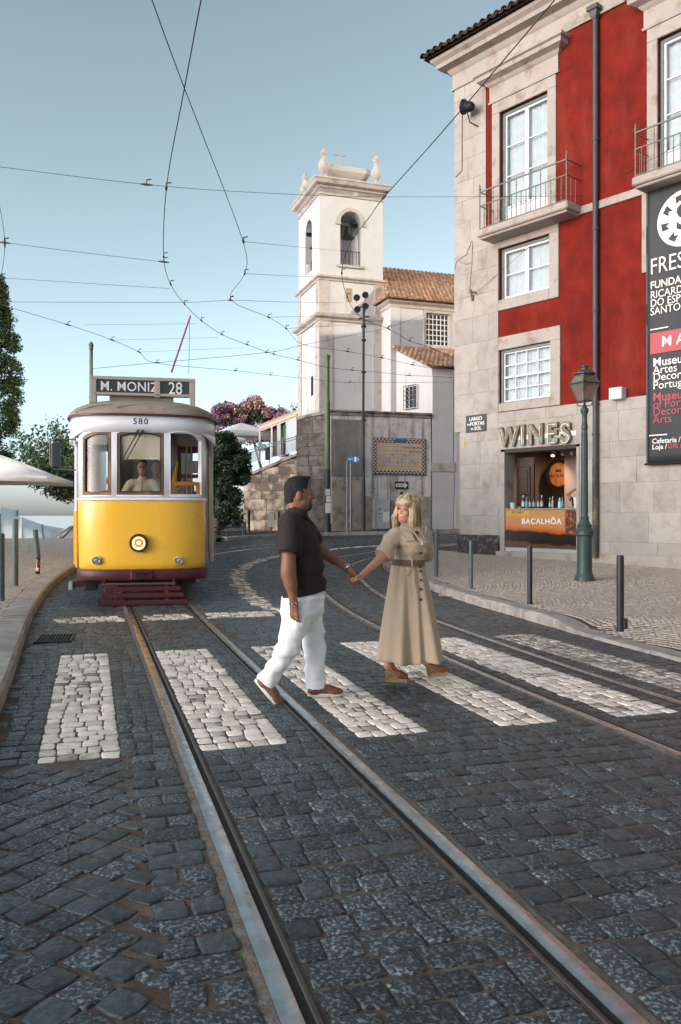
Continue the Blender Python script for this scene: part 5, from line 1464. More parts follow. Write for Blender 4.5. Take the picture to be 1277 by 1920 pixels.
for w in WINS:
    if w[2] == 'r':
        fr = frame_loop(w, .0, .018, -.006, .06, 'window_frame', M_tw)
        continue
    fr = frame_loop(w, .004, .05, .006, .05, 'window_frame', M_wfr)
    frame_loop(w, .05, .062, .02, .05, 'window_gasket', M_blk, fr)
    g = outline(w, .035, .05); n = len(g)
    # glass follows the bend: build as strips
    mb = MB(); a, b, k = w; a += .05; b -= .05; nn = 12
    for i in range(nn):
        p0, p1 = a + (b - a) * i / nn, a + (b - a) * (i + 1) / nn
        mb.add([(*onp(p0, .036), zs_w + .05), (*onp(p1, .036), zs_w + .05), (*onp(p1, .036), wtop(w, p1) - .05), (*onp(p0, .036), wtop(w, p0) - .05)], [(0, 1, 2, 3)])
    mb.build('window_pane', M_tglass, fr, smooth=60, fix=False)
# dropped varnished sash in the right window
w = WINS[2]; mb = MB(); zz1 = tz(902)
def strip_box(mb, p0, p1, za, zb, o0, o1, n=6):
    for i in range(n):
        a, b = p0 + (p1 - p0) * i / n, p0 + (p1 - p0) * (i + 1) / n
        A0, A1, B0, B1 = onp(a, o0), onp(b, o0), onp(a, o1), onp(b, o1)
        mb.add([(*A0, za), (*A1, za), (*A1, zb), (*A0, zb), (*B0, za), (*B1, za), (*B1, zb), (*B0, zb)], [(0, 1, 2, 3), (3, 2, 6, 7), (0, 4, 5, 1), (4, 7, 6, 5)] + ([(0, 3, 7, 4)] if i == 0 else []) + ([(1, 5, 6, 2)] if i == n - 1 else []))
strip_box(mb, w[0] + .02, w[1] - .02, zz1 - .06, zz1, .03, .065); strip_box(mb, w[0] + .02, w[0] + .075, zs_w + .01, zz1 - .06, .03, .065, 2); strip_box(mb, w[1] - .075, w[1] - .02, zs_w + .01, zz1 - .06, .03, .065, 2)
mb.build('dropped_sash', M_orange, tram)
mb = MB(); strip_box(mb, w[0] + .07, w[1] - .07, zs_w + .01, zz1 - .06, .045, .05); mb.build('window_pane', M_tglass, tram)
# header band that flares out to the full body width, roof edge and domed roof
o = MB()
o.loft([[(x, y, ZH - .01) for x, y in FWIDE], [(x, y, z_ht) for x, y in FWIDE]], closed=False, cap=False)
hd = o.build('header_band', M_tw, tram, smooth=60, fix=False); q = hd.modifiers.new('t', 'SOLIDIFY'); q.thickness = .03; q.offset = -1
# hood that closes the band underneath at the corners
zc_ = tz(826)
for sgn in (-1, 1):
    pts = [(x, y) for x, y in FWIDE if x * sgn > .9]
    if sgn > 0: pts = pts
    else: pts = pts[::-1]
    o = MB(); rings = []
    for f, zz in ((0, ZH), (.35, ZH - .05), (.7, zc_ + .02), (1.0, zc_)):
        rings.append([(x, y, (ZH if i == 0 else ZH + (zz - ZH) * min(1, i / (len(pts) * .55)))) for i, (x, y) in enumerate(pts)])
    o.loft(rings, closed=False, cap=False); q = o.build('corner_hood', M_tw, tram, smooth=60, fix=False)
    q = q.modifiers.new('t', 'SOLIDIFY'); q.thickness = .03; q.offset = 0
LEN = 8.3
def ring(ins, z, n_=None):
    fr_ = [(x * (1 - ins / 1.19), y * (1 - ins / 2.4) + ins) for x, y in FWIDE]
    return [(x, y, z) for x, y in fr_] + [(x, LEN - y, z) for x, y in fr_[::-1]]
o = MB(); o.loft([ring(-.015, z_ht - .005), ring(-.045, z_ht + .0), ring(-.045, z_ht + .022), ring(-.02, z_ht + .03)]); o.build('roof_edge', M_bord, tram, smooth=35)
dz = z_rt - z_ht
prof = [(-.04, .028), (-.035, .06), (.0, dz * .30), (.07, dz * .48), (.19, dz * .66), (.36, dz * .81), (.58, dz * .92), (.85, dz * .98), (1.1, dz * 1.0)]
o = MB(); o.loft([ring(i, z_ht + z) for i, z in prof]); o.build('roof', M_roof, tram, smooth=50)
for u0, u1, v0, vm in ((143, 211, 769, 759), (220, 308, 765, 757), (315, 389, 767, 766), (393, 404, 772, 768)):
    pts = []
    for k in range(9):
        f = k / 8; u = u0 + (u1 - u0) * f; v = v0 + (vm - v0) * (1 - (2 * f - 1) ** 2) + ({143: 8, 315: 0, 220: 0, 393: 6}[u0] * (1 - f) * 0)
        x = tx(u); zz = tz(v)
        if u0 == 143: zz = tz(772 - 14 * math.sin(f * math.pi / 2))
        if u0 == 315: zz = tz(758 + 12 * f * f)
        # y on the roof surface for this height
        t_ = (zz - z_ht) / dz; ins = np.interp(t_, [p_[1] / dz for p_ in prof], [p_[0] for p_ in prof])
        fr_ = [(a * (1 - ins / 1.19), b * (1 - ins / 2.4) + ins) for a, b in FWIDE]
        yy = min(fr_, key=lambda q: abs(q[0] - x))[1]
        pts.append((x, yy - .012, zz))
    MB().tube(pts, .014, 6).build('roof_drip_strip', M_roof, tram, smooth=50)
# destination box
sx0, sx1, sz0, sz1 = tx(168), tx(366), tz(746), tz(700)
sb = MB(); ys0, ys1 = .36, .50
t = .055
sb.box((sx0, ys0, sz1 - t), (sx1, ys1, sz1), .008); sb.box((sx0 + .07, ys0, tz(736)), (sx1 - .07, ys1, tz(731)), .004)
sb.box((sx0, ys0, tz(752)), (sx0 + .105, ys1, sz1 - t), .008); sb.box((sx1 - .09, ys0, tz(758)), (sx1, ys1, sz1 - t), .008); sb.box((tx(288), ys0, tz(738)), (tx(299), ys1, sz1 - t), .006)
box = sb.build('destination_box', M_beige, tram)
for a, b in ((tx(180), tx(288)), (tx(299), tx(355))): MB().box((a, ys0 + .03, tz(731)), (b, ys0 + .05, sz1 - t)).build('destination_glass', M_sgn, box)
MB().box((sx0 + .3, ys0 + .1, tz(745)), (sx1 - .35, ys1 + .1, tz(733))).build('box_base', M_roof, box)
ztx = (tz(731) + sz1 - t) / 2
text('lettering', 'M. MONIZ', box, (tx(241), ys0 + .026, tz(719.5)), (math.pi / 2, 0, 0), .215, M_wtxt, bold=.0012, sx=.90, space=1.05)
text('lettering', '28', box, (tx(328), ys0 + .026, tz(720.5)), (math.pi / 2, 0, 0), .28, M_wtxt, bold=.002, sx=.82)
text('fleet_number', '580', tram, (tx(263.5), -.003, tz(790.5)), (math.pi / 2, 0, 0), .135, mat('navy_paint', (.025, .04, .13), .4), bold=.001, space=1.25)
# trolley pole
MB().tube([at(322, 697, 17.8) - tram.location, at(357, 593, 21.5) - tram.location], .022, 8).build('trolley_pole', mat('red_pole', (.22, .04, .06), .5), tram).rotation_euler = (0, 0, -rad(11.5))
MB().tube([at(354, 700, 20.5) - tram.location, at(356, 596, 21.5) - tram.location], .006, 5).build('trolley_rope', M_blk, tram).rotation_euler = (0, 0, -rad(11.5))
MB().box((tx(262), 2.6, z_rt + .0), (tx(297), 3.0, tz(697)), .01).build('roof_vent', M_roof, tram)
# lamps
hl = at(260.5, 1018, 13.1)
def lamp(x, z, r, y, name, m_rim, lens, prot=.06):
    M = Matrix.Translation((x, y, z)) @ Matrix.Rotation(math.pi / 2, 4, 'X')
    o = MB().lathe([(r, -.05), (r, prot * .5), (r * .96, prot), (r * .74, prot * 1.05), (r * .72, prot * .7)], 28, M=M, cap=False).build(name, m_rim, tram, smooth=35)
    MB().lathe([(r * .74, prot * .72), (r * .6, prot * .92), (r * .3, prot * 1.05), (.005, prot * 1.1)], 28, M=M).build('lens', lens, o, smooth=60)
    MB().lathe([(r * .76, prot * 1.0), (r * .76, prot * 1.13), (r * .68, prot * 1.1)], 28, M=M, cap=False).build('lens_ring', M_chrome, o, smooth=40)
lamp(tx(260.5), tz(1018), .148, .0, 'headlight', M_bord, glass_mat('headlight_glass', (.95, .93, .88), .02, 1.5, .12, (.8, .7, .55)))
Mh = Matrix.Translation((tx(260.5), 0, tz(1018))) @ Matrix.Rotation(math.pi / 2, 4, 'X')
MB().lathe([(.112, .04), (.095, .012), (.06, -.012), (.02, -.02)], 28, M=Mh, cap=False).build('headlight_reflector', mat('warm_reflector', (.75, .62, .45), .25, metal=.9), tram, smooth=60)
MB().lathe([(.004, .034), (.02, .03), (.028, .015), (.024, 0), (.01, -.012)], 14, M=Mh).build('headlight_bulb', mat('lit_headlight', (.9, .8, .6), .2, emit=(1, .76, .46), estr=4), tram, smooth=60)
lm = mat('lamp_lens', (.30, .32, .32), .12, col2=(.5, .5, .5), scale=60, metal=.5)
lamp(tx(183.5), tz(1050), .068, .075, 'fog_lamp', M_chrome, lm, .05); lamp(tx(334.5), tz(1052), .068, .03, 'fog_lamp', M_chrome, lm, .05)
# wipers
for (u0, v0), (u1, v1), (u2, v2) in (((261, 806), (231, 862), (233, 878)), ((269, 806), (237, 865), (239, 868))):
    MB().tube([(tx(u0), -.03, tz(v0)), (tx((u0 + u1) / 2), -.045, tz((v0 + v1) / 2)), (tx(u1), -.03, tz(v1))], .010, 6).tube([(tx(u0) - .01, -.035, tz(v0 + 1)), (tx(u0 * .78 + u1 * .22), -.05, tz(v0 * .78 + v1 * .22))], .019, 6).build('wiper', M_blk, tram)
MB().bar((tx(231), -.04, tz(836)), (tx(232), -.04, tz(902)), .012).build('wiper', M_blk, tram)
# mirror on its bracket, left
M_mir = mat('mirror_shell', (.035, .045, .05), .35)
mr_ = MB().tube([(-1.02, .45, tz(822)), (tx(106), .35, tz(821)), (tx(97), .33, tz(827)), (tx(97), .33, tz(872)), (tx(104), .34, tz(879)), (-1.02, .45, tz(880))], .013, 8).build('mirror_bracket', mat('bracket_rust', (.24, .17, .12), .6), tram)
MB().box((tx(97.5), .30, tz(878)), (tx(116), .38, tz(830)), .03).build('mirror', M_mir, mr_)
for z in (822, 880): MB().box((-1.04, .4, tz(z) - .03), (-.99, .52, tz(z) + .03), .008).build('bracket_foot', M_tw, mr_)
# inner mirror seen through the left glass
MB().box((tx(157), .42, tz(878)), (tx(176), .46, tz(836)), .02).build('inner_mirror', M_mir, tram)
# rear of the platform and main body
BW = 1.19; yB = 1.55
o = MB()
for s_ in (-1, 1):
    o.box((s_ * BW if s_ < 0 else BW - .04, yB, tz(960) - .02), (s_ * BW + .04 if s_ < 0 else BW, LEN, z_ht))
o.build('side_wall_upper', M_tw, tram)
o = MB()
for s_ in (-1, 1):
    xa, xb = (-BW - .012, -BW + .03) if s_ < 0 else (BW - .03, BW + .012)
    o.box((xa, yB, .55), (xb, LEN - .6, tz(960)))
o.build('side_wall_lower', M_yel, tram)
# side windows
for s_ in (-1, 1):
    for k in range(6):
        y = yB + .55 + k * 1.02
        f = MB().box((s_ * (BW + .004) - .01, y, tz(945)), (s_ * (BW + .004) + .01, y + .8, tz(822)), .004).build('side_window', M_wfr, tram); MB().box((s_ * (BW + .013) - .003, y + .06, tz(940)), (s_ * (BW + .013) + .003, y + .74, tz(828))).build('pane', mat('side_glass', (.05, .055, .06), .05, spec=.8), f)
# left platform door closed, right platform door open with posts
MB().box((-1.10, .84, .52), (-1.06, yB, tz(958)), .006).build('door_panel', M_yel, tram); MB().box((-1.10, .84, tz(958)), (-1.06, yB, ZH - .02), .006).build('door_panel', M_tw, tram)
for yy, xx in ((.86, 1.045), (1.5, 1.15)):
    MB().box((xx - .03, yy - .03, .55), (xx + .03, yy + .03, ZH), .01).build('door_post', M_intw if yy > 1 else M_beige, tram)
MB().box((1.03, .92, .75), (1.06, 1.16, 2.5), .01).build('folded_door', M_int, tram)
MB().tube([(1.10, 1.12, .8), (1.10, 1.12, 2.4)], .018, 8).build('grab_pole', mat('brass', (.4, .3, .12), .3, metal=1.0), tram)
# floor, step, bulkhead and interior
fz_ = .80
MB().box((-.95, .45, fz_ - .06), (.95, LEN - .1, fz_)).build('floor', M_int, tram)
MB().box((-1.0, .3, z_ht - .03), (1.0, LEN - .3, z_ht - .0)).build('ceiling', M_intw, tram)
o = MB(); yk = 1.65
o.box((-1.15, yk, fz_), (-.92, yk + .05, z_ht - .03)).box((-.92, yk, fz_), (-.2, yk + .05, 1.7)).box((-.2, yk, fz_), (-.08, yk + .05, z_ht - .03)).box((.42, yk, fz_), (.56, yk + .05, z_ht - .03)).box((.56, yk, fz_), (1.05, yk + .05, 1.62)).box((1.05, yk, fz_), (1.15, yk + .05, z_ht - .03)).box((-1.15, yk, 2.62), (1.15, yk + .051, z_ht - .03))
o.build('bulkhead', M_intw, tram)
o = MB(); o.box((.56, yk - .03, 1.6), (.63, yk, 2.62)).box((.98, yk - .03, 1.6), (1.05, yk, 2.62)).box((.63, yk - .03, 2.5), (.98, yk, 2.62)).box((.63, yk - .03, 2.05), (.98, yk, 2.12)); o.build('bulkhead_window_frame', M_wfr, tram)
MB().box((.63, yk + .01, 1.62), (.98, yk + .02, 2.5)).build('bulkhead_pane', M_tglass, tram)
MB().box((.72, yk - .012, 2.14), (.93, yk - .008, 2.36)).build('notice', mat('notice_paper', (.5, .5, .48), .7), tram)
MB().box((-.35, .065, tz(861)), (.30, .075, tz(811) - .02)).build('roller_blind', mat('cream_blind', (.66, .57, .44), .8, var=.05, scale=6), tram)
cs = MB().box((-.45, .3, fz_), (-.05, .6, 1.42), .03).lathe([(.11, 1.42), (.11, 1.5), (.02, 1.54)], 14, (-.25, .42, 0)).build('controller', M_blk, tram, smooth=40)
MB().box((-.15, .62, 1.22), (.35, .98, 1.30), .02).tube([(.1, .8, fz_), (.1, .8, 1.22)], .04, 8).build('driver_seat', M_int, tram)
for k in range(5):
    for s_ in (-.62, .62):
        MB().box((s_ - .38, 2.2 + k * 1.0, 1.15), (s_ + .38, 2.65 + k * 1.0, 1.25), .02).box((s_ - .38, 2.62 + k * 1.0, 1.25), (s_ + .38, 2.70 + k * 1.0, 1.85), .02).build('bench_seat', M_int, tram)
MB().tube([(.54, .9, 1.7), (.50, .9, 1.95), (.56, .88, 2.3)], [.03, .045, .015], 8).build('yellow_flag', mat('yellow_cloth', (.6, .4, .04), .8), tram)
for x in (.72, .80): MB().tube([(x, 1.2, fz_), (x, 1.2, z_ht - .03)], .012, 6).build('grab_pole', M_intw, tram)
# underframe, lifeguard slats, step and wheels
MB().box((-.85, .3, .28), (.85, LEN - .4, .50)).build('underframe', M_blk, tram)
MB().tube([(-.62, .0, tz(1095)), (.52, .0, tz(1095))], .025, 8).build('lifeguard_bar', mat('rust_bar', (.1, .05, .045), .6), tram)
for x in (-.58, .49): MB().box((x - .02, -.02, tz(1102)), (x + .02, .05, tz(1085))).build('lifeguard_hanger', M_bord, tram)
for v0, u0, u1, y in ((1104, 199, 337, -.06), (1116.5, 193, 343, -.14), (1130, 187.5, 350, -.22)):
    k2 = (13.15 + y) / 13.15
    z = CAM_H - (v0 - HZ) * K * k2 - G(14.5)
    MB().box((tx(u0), y - .018, z - .036), (tx(u1), y + .018, z + .036), .008).build('lifeguard_slat', M_bord, tram)
for x in (-.4, .38): MB().bar((x, -.035, tz(1098)), (x, -.20, tz(1136)), .05, .02).build('lifeguard_strut', M_bord, tram)
MB().box((-1.14, .5, tz(1103)), (-.80, .9, tz(1093)), .008).build('step', M_bord, tram); MB().box((-1.16, .48, tz(1109)), (-1.10, .9, tz(1093)), .006).build('step_edge', mat('step_metal', (.45, .46, .45), .4, metal=.5), tram)
MB().loft([[(-.92, .35, tz(1110)), (-.74, .35, tz(1110)), (-.74, .8, tz(1110)), (-.92, .8, tz(1110))], [(-.86, .35, tz(1098)), (-.72, .35, tz(1098)), (-.72, .8, tz(1098)), (-.86, .8, tz(1098))], [(-.80, .35, tz(1082)), (-.66, .35, tz(1082)), (-.66, .8, tz(1082)), (-.80, .8, tz(1082))]]).build('splash_guard', M_blk, tram)
for y in (2.6, 5.4):
    for x in (-.46, .46):
        MB().lathe([(.1, -.06), (.33, -.06), (.33, -.03), (.3, -.03), (.3, .06), (.1, .06)], 20, M=Matrix.Translation((x, y, .305)) @ Matrix.Rotation(math.pi / 2, 4, 'Y')).build('wheel', M_blk, tram, smooth=30)
# rear end
o = MB(); o.box((-1.0, LEN - .05, .55), (1.0, LEN, z_ht)); o.build('rear_wall', M_tw, tram)
MB().box((-1.02, .84, z_ht - .2), (1.02, .9, z_ht)).build('crossbeam', M_intw, tram)
# ------------------------------------------------------------------ street furniture
M_lampg = mat('lamp_post_green', (.030, .065, .060), .45, var=.25, scale=8, col2=(.05, .055, .05), mix=(.5, .7), bump=.15, bscale=30)
M_boll = mat('bollard_black', (.018, .022, .025), .5, var=.3, scale=8)
M_bollg = mat('bollard_grey_green', (.07, .095, .10), .5, var=.25, scale=6, col2=(.12, .13, .13), mix=(.55, .7))
def lamppost():
    y = 15.7; b = at(1096, 1088, y); b.z = G(y) + WALK
    o = thing('street_lamp', 'old green iron street lamp with glass lantern in front of the wine counter', 'street lamp', b, rad(25))
    k = y / FOC; Z = lambda v: (1088 - v) * k
    MB().lathe([(.19, 0), (.19, .04), (.165, .10), (.145, .14), (.14, .2), (.135, .78), (.145, .84), (.175, .86), (.175, .93), (.15, .95), (.13, 1.0), (.14, 1.03), (.10, 1.09), (.075, 1.14), (.085, 1.19), (.068, 1.22)], 12, ang=rad(15)).build('pedestal', M_lampg, o, smooth=35)
    mb = MB().lathe([(.066, 1.2), (.060, Z(830)), (.052, Z(806))], 16, cap=True).lathe([(.052, Z(806)), (.062, Z(804)), (.062, Z(798)), (.05, Z(796)), (.046, Z(778)), (.075, Z(772)), (.078, Z(767)), (.045, Z(764)), (.03, Z(758))], 16)
    for q in range(10):
        a = 2 * math.pi * q / 10; mb.tube([(.062 * math.cos(a), .062 * math.sin(a), 1.25), (.053 * math.cos(a), .053 * math.sin(a), Z(812))], .008, 5)
    mb.build('post', M_lampg, o, smooth=35)
    zb, zw, zt = Z(752), Z(719), Z(701)
    rb, rw, rt = .125, .262, .165
    lt = thing_part = MB()
    for q in range(4):
        a = math.pi / 4 + q * math.pi / 2
        lt.bar((rb * math.cos(a), rb * math.sin(a), zb), (rw * math.cos(a), rw * math.sin(a), zw), .022)
        lt.bar((rw * math.cos(a), rw * math.sin(a), zw), (rt * math.cos(a), rt * math.sin(a), zt), .022)
        lt.tube([(.03 * math.cos(a), .03 * math.sin(a), Z(762)), (.12 * math.cos(a), .12 * math.sin(a), Z(760)), (.15 * math.cos(a), .15 * math.sin(a), Z(754)), (rb * math.cos(a), rb * math.sin(a), zb)], .010, 6)
        lt.lathe([(.012, 0), (.02, .02), (.003, .05)], 6, (rw * math.cos(a) * 1.03, rw * math.sin(a) * 1.03, zw))
    lt.lathe([(rb, zb - .01), (rb, zb + .015)], 4, ang=math.pi / 4).lathe([(rw + .01, zw - .012), (rw + .025, zw), (rw + .01, zw + .014)], 4, ang=math.pi / 4, cap=False)
    lt.lathe([(rt + .05, zt - .01), (rt + .05, zt + .005), (rt - .06, zt + .07), (.06, zt + .075), (.055, zt + .12), (.085, zt + .13), (.085, zt + .145), (.04, zt + .165), (.01, zt + .18)], 12, ang=math.pi / 4)
    lt.build('lantern_frame', M_lampg, o)
    mg = glass_mat('lantern_glass', (.62, .58, .52), .05, 1.5, .28, (.42, .38, .33))
    for q in range(4):
        a0, a1 = math.pi / 4 + q * math.pi / 2, math.pi / 4 + (q + 1) * math.pi / 2
        c = lambda r, a, z: (r * math.cos(a) * .985, r * math.sin(a) * .985, z)
        MB().add([c(rb, a0, zb), c(rb, a1, zb), c(rw, a1, zw), c(rw, a0, zw)], [(0, 1, 2, 3)]).build('lantern_pane', mg, o, fix=False)
        MB().add([c(rw, a0, zw), c(rw, a1, zw), c(rt, a1, zt), c(rt, a0, zt)], [(0, 1, 2, 3)]).build('lantern_pane', mat('roof_pane', (.16, .13, .11), .3), o, fix=False)
    MB().lathe([(.03, zb), (.04, zb + .05), (.04, zb + .16), (.02, zb + .2)], 10).build('bulb', mat('dead_bulb', (.5, .48, .42), .3), o, smooth=40)
lamppost()
def bollard(u, vb, vt, r, m, label, lift=WALK, tilt=0.0, chip=False):
    b = gnd(u, vb, lift); h = (vb - vt) * b.y / FOC
    o = thing('bollard', label, 'bollard', b, 0, 'bollards along the kerbs')
    p = MB().lathe([(r * 1.0, -.03), (r, h - .02), (r * .93, h - .004), (r * .6, h)], 16).build('post', m, o, smooth=35)
    MB().lathe([(r * 1.04, h * .86), (r * 1.04, h * .865)], 16, cap=False).build('seam_ring', m, o)
    if chip: MB().box((r * .5, -r, .0), (r * 1.9, r * .3, .12), .015).build('broken_foot', m, o)
    o.rotation_euler = (0, tilt, 0)
    return o
bollard(818.5, 1080, 992, .040, M_bollg, 'grey-green bollard at the pavement nose behind the woman')
bollard(883, 1103, 1013, .036, M_bollg, 'grey-green bollard in front of the stone corner of the red house')
bollard(993.5, 1132, 1022, .037, M_boll, 'black bollard in front of the wine counter')
bollard(1163, 1179, 1041, .041, M_boll, 'black bollard with a broken foot, nearest on the right pavement', chip=True)
bollard(2, 1126, 1000, .052, M_bollg, 'grey bollard cut by the left edge of the picture')
bollard(29, 1098, 973, .050, M_bollg, 'tall grey bollard on the left pavement, second from the picture edge')
b = gnd(73, 1058, WALK); ht = (1058 - 993) * b.y / FOC
o = thing('bollard', 'broken grey bollard leaning beside a dark bottle', 'bollard', b, 0, 'bollards along the kerbs')
M_ = Matrix.Rotation(rad(-6), 4, 'Y')
MB().lathe([(.045, .12), (.055, .14), (.056, .2), (.055, ht - .02), (.06, ht - .015), (.06, ht)], 16, M=M_).build('post', M_bollg, o, smooth=35)
MB().tube([(.0, 0, -.02), (.01, 0, .1), (-.005, .0, .16)], [.03, .026, .04], 8).build('bent_stub', M_boll, o)
b2 = gnd(71, 1076, WALK)
o = thing('beer_bottle', 'dark bottle with round red label standing at the broken bollard', 'bottle', b2)
MB().lathe([(.038, 0), (.042, .01), (.042, .17), (.03, .22), (.017, .27), (.016, .33), (.019, .335), (.018, .35)], 16).build('glass', mat('brown_glass', (.018, .009, .008), .12, spec=.7), o, smooth=40)
MB().lathe([(.0425, .05), (.0425, .15)], 16, cap=False).build('paper_label', mat('red_label', (.30, .03, .04), .5), o, smooth=40)
MB().lathe([(.0, -.0435), (.036, -.0435), (.036, -.041)], 16, M=Matrix.Translation((0, 0, .10)) @ Matrix.Rotation(math.pi / 2, 4, 'X') @ Matrix.Scale(-1, 4, (0, 0, 1))).build('round_mark', mat('label_white', (.55, .5, .48), .6), o)

# tram poles, floodlight mast
def pole(u, vb, vt, y, r, label, split=None, papers=False):
    b = at(u, vb, y); b.z = G(y) + WALK - .02; h = CAM_H - (vt - HZ) / FOC * y - b.z
    o = thing('tram_pole', label, 'pole', b)
    Mg = mat('pole_green', (.085, .145, .085), .5, var=.2, scale=3, col2=(.16, .13, .055), mix=(.52, .68)); Md = mat('pole_dark_green', (.018, .045, .040), .45, var=.2, scale=4)
    hs_ = (CAM_H - (split - HZ) / FOC * y - b.z) if split else .1
    MB().lathe([(r * 1.5, 0), (r * 1.5, .35), (r * 1.1, .36), (r * 1.1, hs_)], 16).build('pole_base', Md, o, smooth=35)
    MB().lathe([(r, hs_), (r * .9, h * .72), (r * .95, h * .725), (r * .95, h * .735), (r * .8, h * .74), (r * .72, h - .25), (r * .85, h - .24), (r * .85, h - .15), (r * 1.05, h - .12), (r * 1.05, h - .08), (r * .6, h - .03), (r * .3, h)], 16).build('pole_shaft', Mg, o, smooth=35)
    if papers:
        for k, (v0, v1, u0, u1) in enumerate(((917, 929, 610, 619), (930, 942, 612, 621), (943.5, 962, 610, 620))):
            z0_, z1_ = [CAM_H - (v - HZ) / FOC * y - b.z for v in (v1, v0)]; x0, x1 = (u0 - u) * y / FOC, (u1 - u) * y / FOC
            MB().box((x0, -r * 1.2, z0_), (x1, -r * 1.16, z1_)).build('pasted_paper', mat('flyer_paper', (.52, .52, .50), .8, var=.15, scale=14), o)
pole(614, 1000, 664, 33.6, .115, 'green iron tram pole with pasted papers at the retaining wall', 880, True)
pole(171, 1010, 641, 24.5, .07, 'green iron tram pole standing behind the tram')
y = 34.2; b = at(682, 992, y); b.z = G(y) + WALK
o = thing('floodlight_mast', 'thin black mast with four floodlights at its top before the church', 'mast', b)
k = y / FOC; Z = lambda v: CAM_H - (v - HZ) * k - b.z
MB().tube([(0, 0, 0), (0, 0, Z(900))], .075, 10).tube([(0, 0, Z(900)), (-.02, 0, Z(780)), (0, 0, Z(570))], .055, 10).build('pole', mat('mast_black', (.02, .026, .026), .5, col2=(.10, .10, .10), scale=4, mix=(.6, .7)), o, smooth=40)
for v in (577, 598): MB().bar((-.22, 0, Z(v)), (.22, 0, Z(v - 5)), .05).build('cross_arm', M_ironb, o)
for du, v in ((-13, 559), (3, 554), (-12, 581), (3, 575)):
    M = Matrix.Translation((du * k, -.08, Z(v))) @ Matrix.Rotation(rad(100), 4, 'X')
    f = MB().lathe([(.05, -.2), (.1, -.16), (.12, -.02), (.14, 0), (.13, .02)], 12, M=M).build('floodlight', M_ironb, o, smooth=40); MB().lathe([(.115, .005), (.115, .015)], 12, M=M).build('lens', mat('flood_lens', (.45, .46, .46), .2), f)
    MB().tube([(du * k, 0, Z(v)), (du * k, 0, Z(v + 9))], .015, 5).build('lamp_stem', M_ironb, o)
for v in (614, 640, 700, 790): MB().lathe([(.09, 0), (.1, .02), (.1, .07), (.09, .09)], 10, (0, 0, Z(v))).build('pole_clamp', M_ironb, o)

# tile panel on the retaining wall
Mr = ret.matrix_basis
tp = thing('azulejo_panel', 'framed tile panel with a blue painted view on the retaining wall', 'tile panel', ret.location, ret.rotation_euler.z)
a0_, z1_ = RWp(698, 820); a1_, z0_ = RWp(798, 892); w_, h_ = a1_ - a0_, z1_ - z0_
def tilemat(name, c1, c2, sc_):
    m = mat(name, c1, .3, col2=c2, scale=sc_, mix=(.55, .66), detail=5, isl=True); return m
M_blue = mat('glazed_blue', (.10, .19, .30), .3, var=.25, scale=20)
M_cream = mat('glazed_cream', (.56, .43, .30), .3, col2=(.36, .38, .40), scale=3.2, mix=(.54, .66), detail=8, isl=True)
M_checkd = mat('glazed_black', (.02, .022, .03), .3)
M_checkl = mat('glazed_ivory', (.58, .50, .36), .3)
MB().box((a0_, -.05, z0_), (a1_, -.0, z1_)).build('tile_bed', M_blue, tp)
bw = .16; e_ = .045
nx_, nz_ = 11, 7
for i in range(nx_):
    for j in range(nz_):
        x0 = a0_ + bw + e_ + (w_ - 2 * bw - 2 * e_) * i / nx_; x1 = a0_ + bw + e_ + (w_ - 2 * bw - 2 * e_) * (i + 1) / nx_
        zz0 = z0_ + bw + e_ + (h_ - 2 * bw - 2 * e_) * j / nz_; zz1 = z0_ + bw + e_ + (h_ - 2 * bw - 2 * e_) * (j + 1) / nz_
        MB().box((x0 + .004, -.058, zz0 + .004), (x1 - .004, -.049, zz1 - .004)).build('picture_tile', M_cream, tp)
def border(x, z, s_, k):
    MB().box((x, -.058, z), (x + s_, -.049, z + s_)).build('border_tile', M_checkl, tp)
    mb = MB(); h = s_ / 2
    for dx, dz in ((0, 0), (h, h)):
        mb.add([(x + dx, -.0595, z + dz), (x + dx + h, -.0595, z + dz), (x + dx + h, -.0595, z + dz + h)], [(0, 1, 2)])
    for dx, dz in ((h, 0), (0, h)):
        mb.add([(x + dx, -.0595, z + dz + h), (x + dx, -.0595, z + dz), (x + dx + h, -.0595, z + dz)], [(0, 1, 2)])
    mb.build('border_pattern', M_checkd, tp, fix=False)['kind'] = 'stuff'
s_ = bw; nb = int((w_ - 2 * e_) / s_); s_ = (w_ - 2 * e_) / nb
for i in range(nb):
    if not (nb * .36 < i < nb * .60): border(a0_ + e_ + i * s_, z1_ - e_ - s_, s_, i)
    border(a0_ + e_ + i * s_, z0_ + e_, s_, i)
nv = int(round((h_ - 2 * e_ - 2 * s_) / s_)); sv_ = (h_ - 2 * e_ - 2 * s_) / nv
for j in range(nv):
    border(a0_ + e_, z0_ + e_ + s_ + j * sv_, sv_, j); border(a1_ - e_ - s_, z0_ + e_ + s_ + j * sv_, sv_, j)
M_ink = mat('blue_glaze_ink', (.09, .10, .14), .4)
text('lettering', 'Alfama', tp, ((a0_ + a1_) / 2, -.062, z1_ - e_ - s_ * .55), (math.pi / 2, 0, 0), .21, M_ink, extrude=.001)
text('lettering', 'Duas  sugestões', tp, (a1_ - .62, -.062, z1_ - .40), (math.pi / 2, 0, 0), .13, M_ink, extrude=.001)
text('lettering', 'para visita', tp, (a1_ - .52, -.062, z1_ - .56), (math.pi / 2, 0, 0), .13, M_ink, extrude=.001)
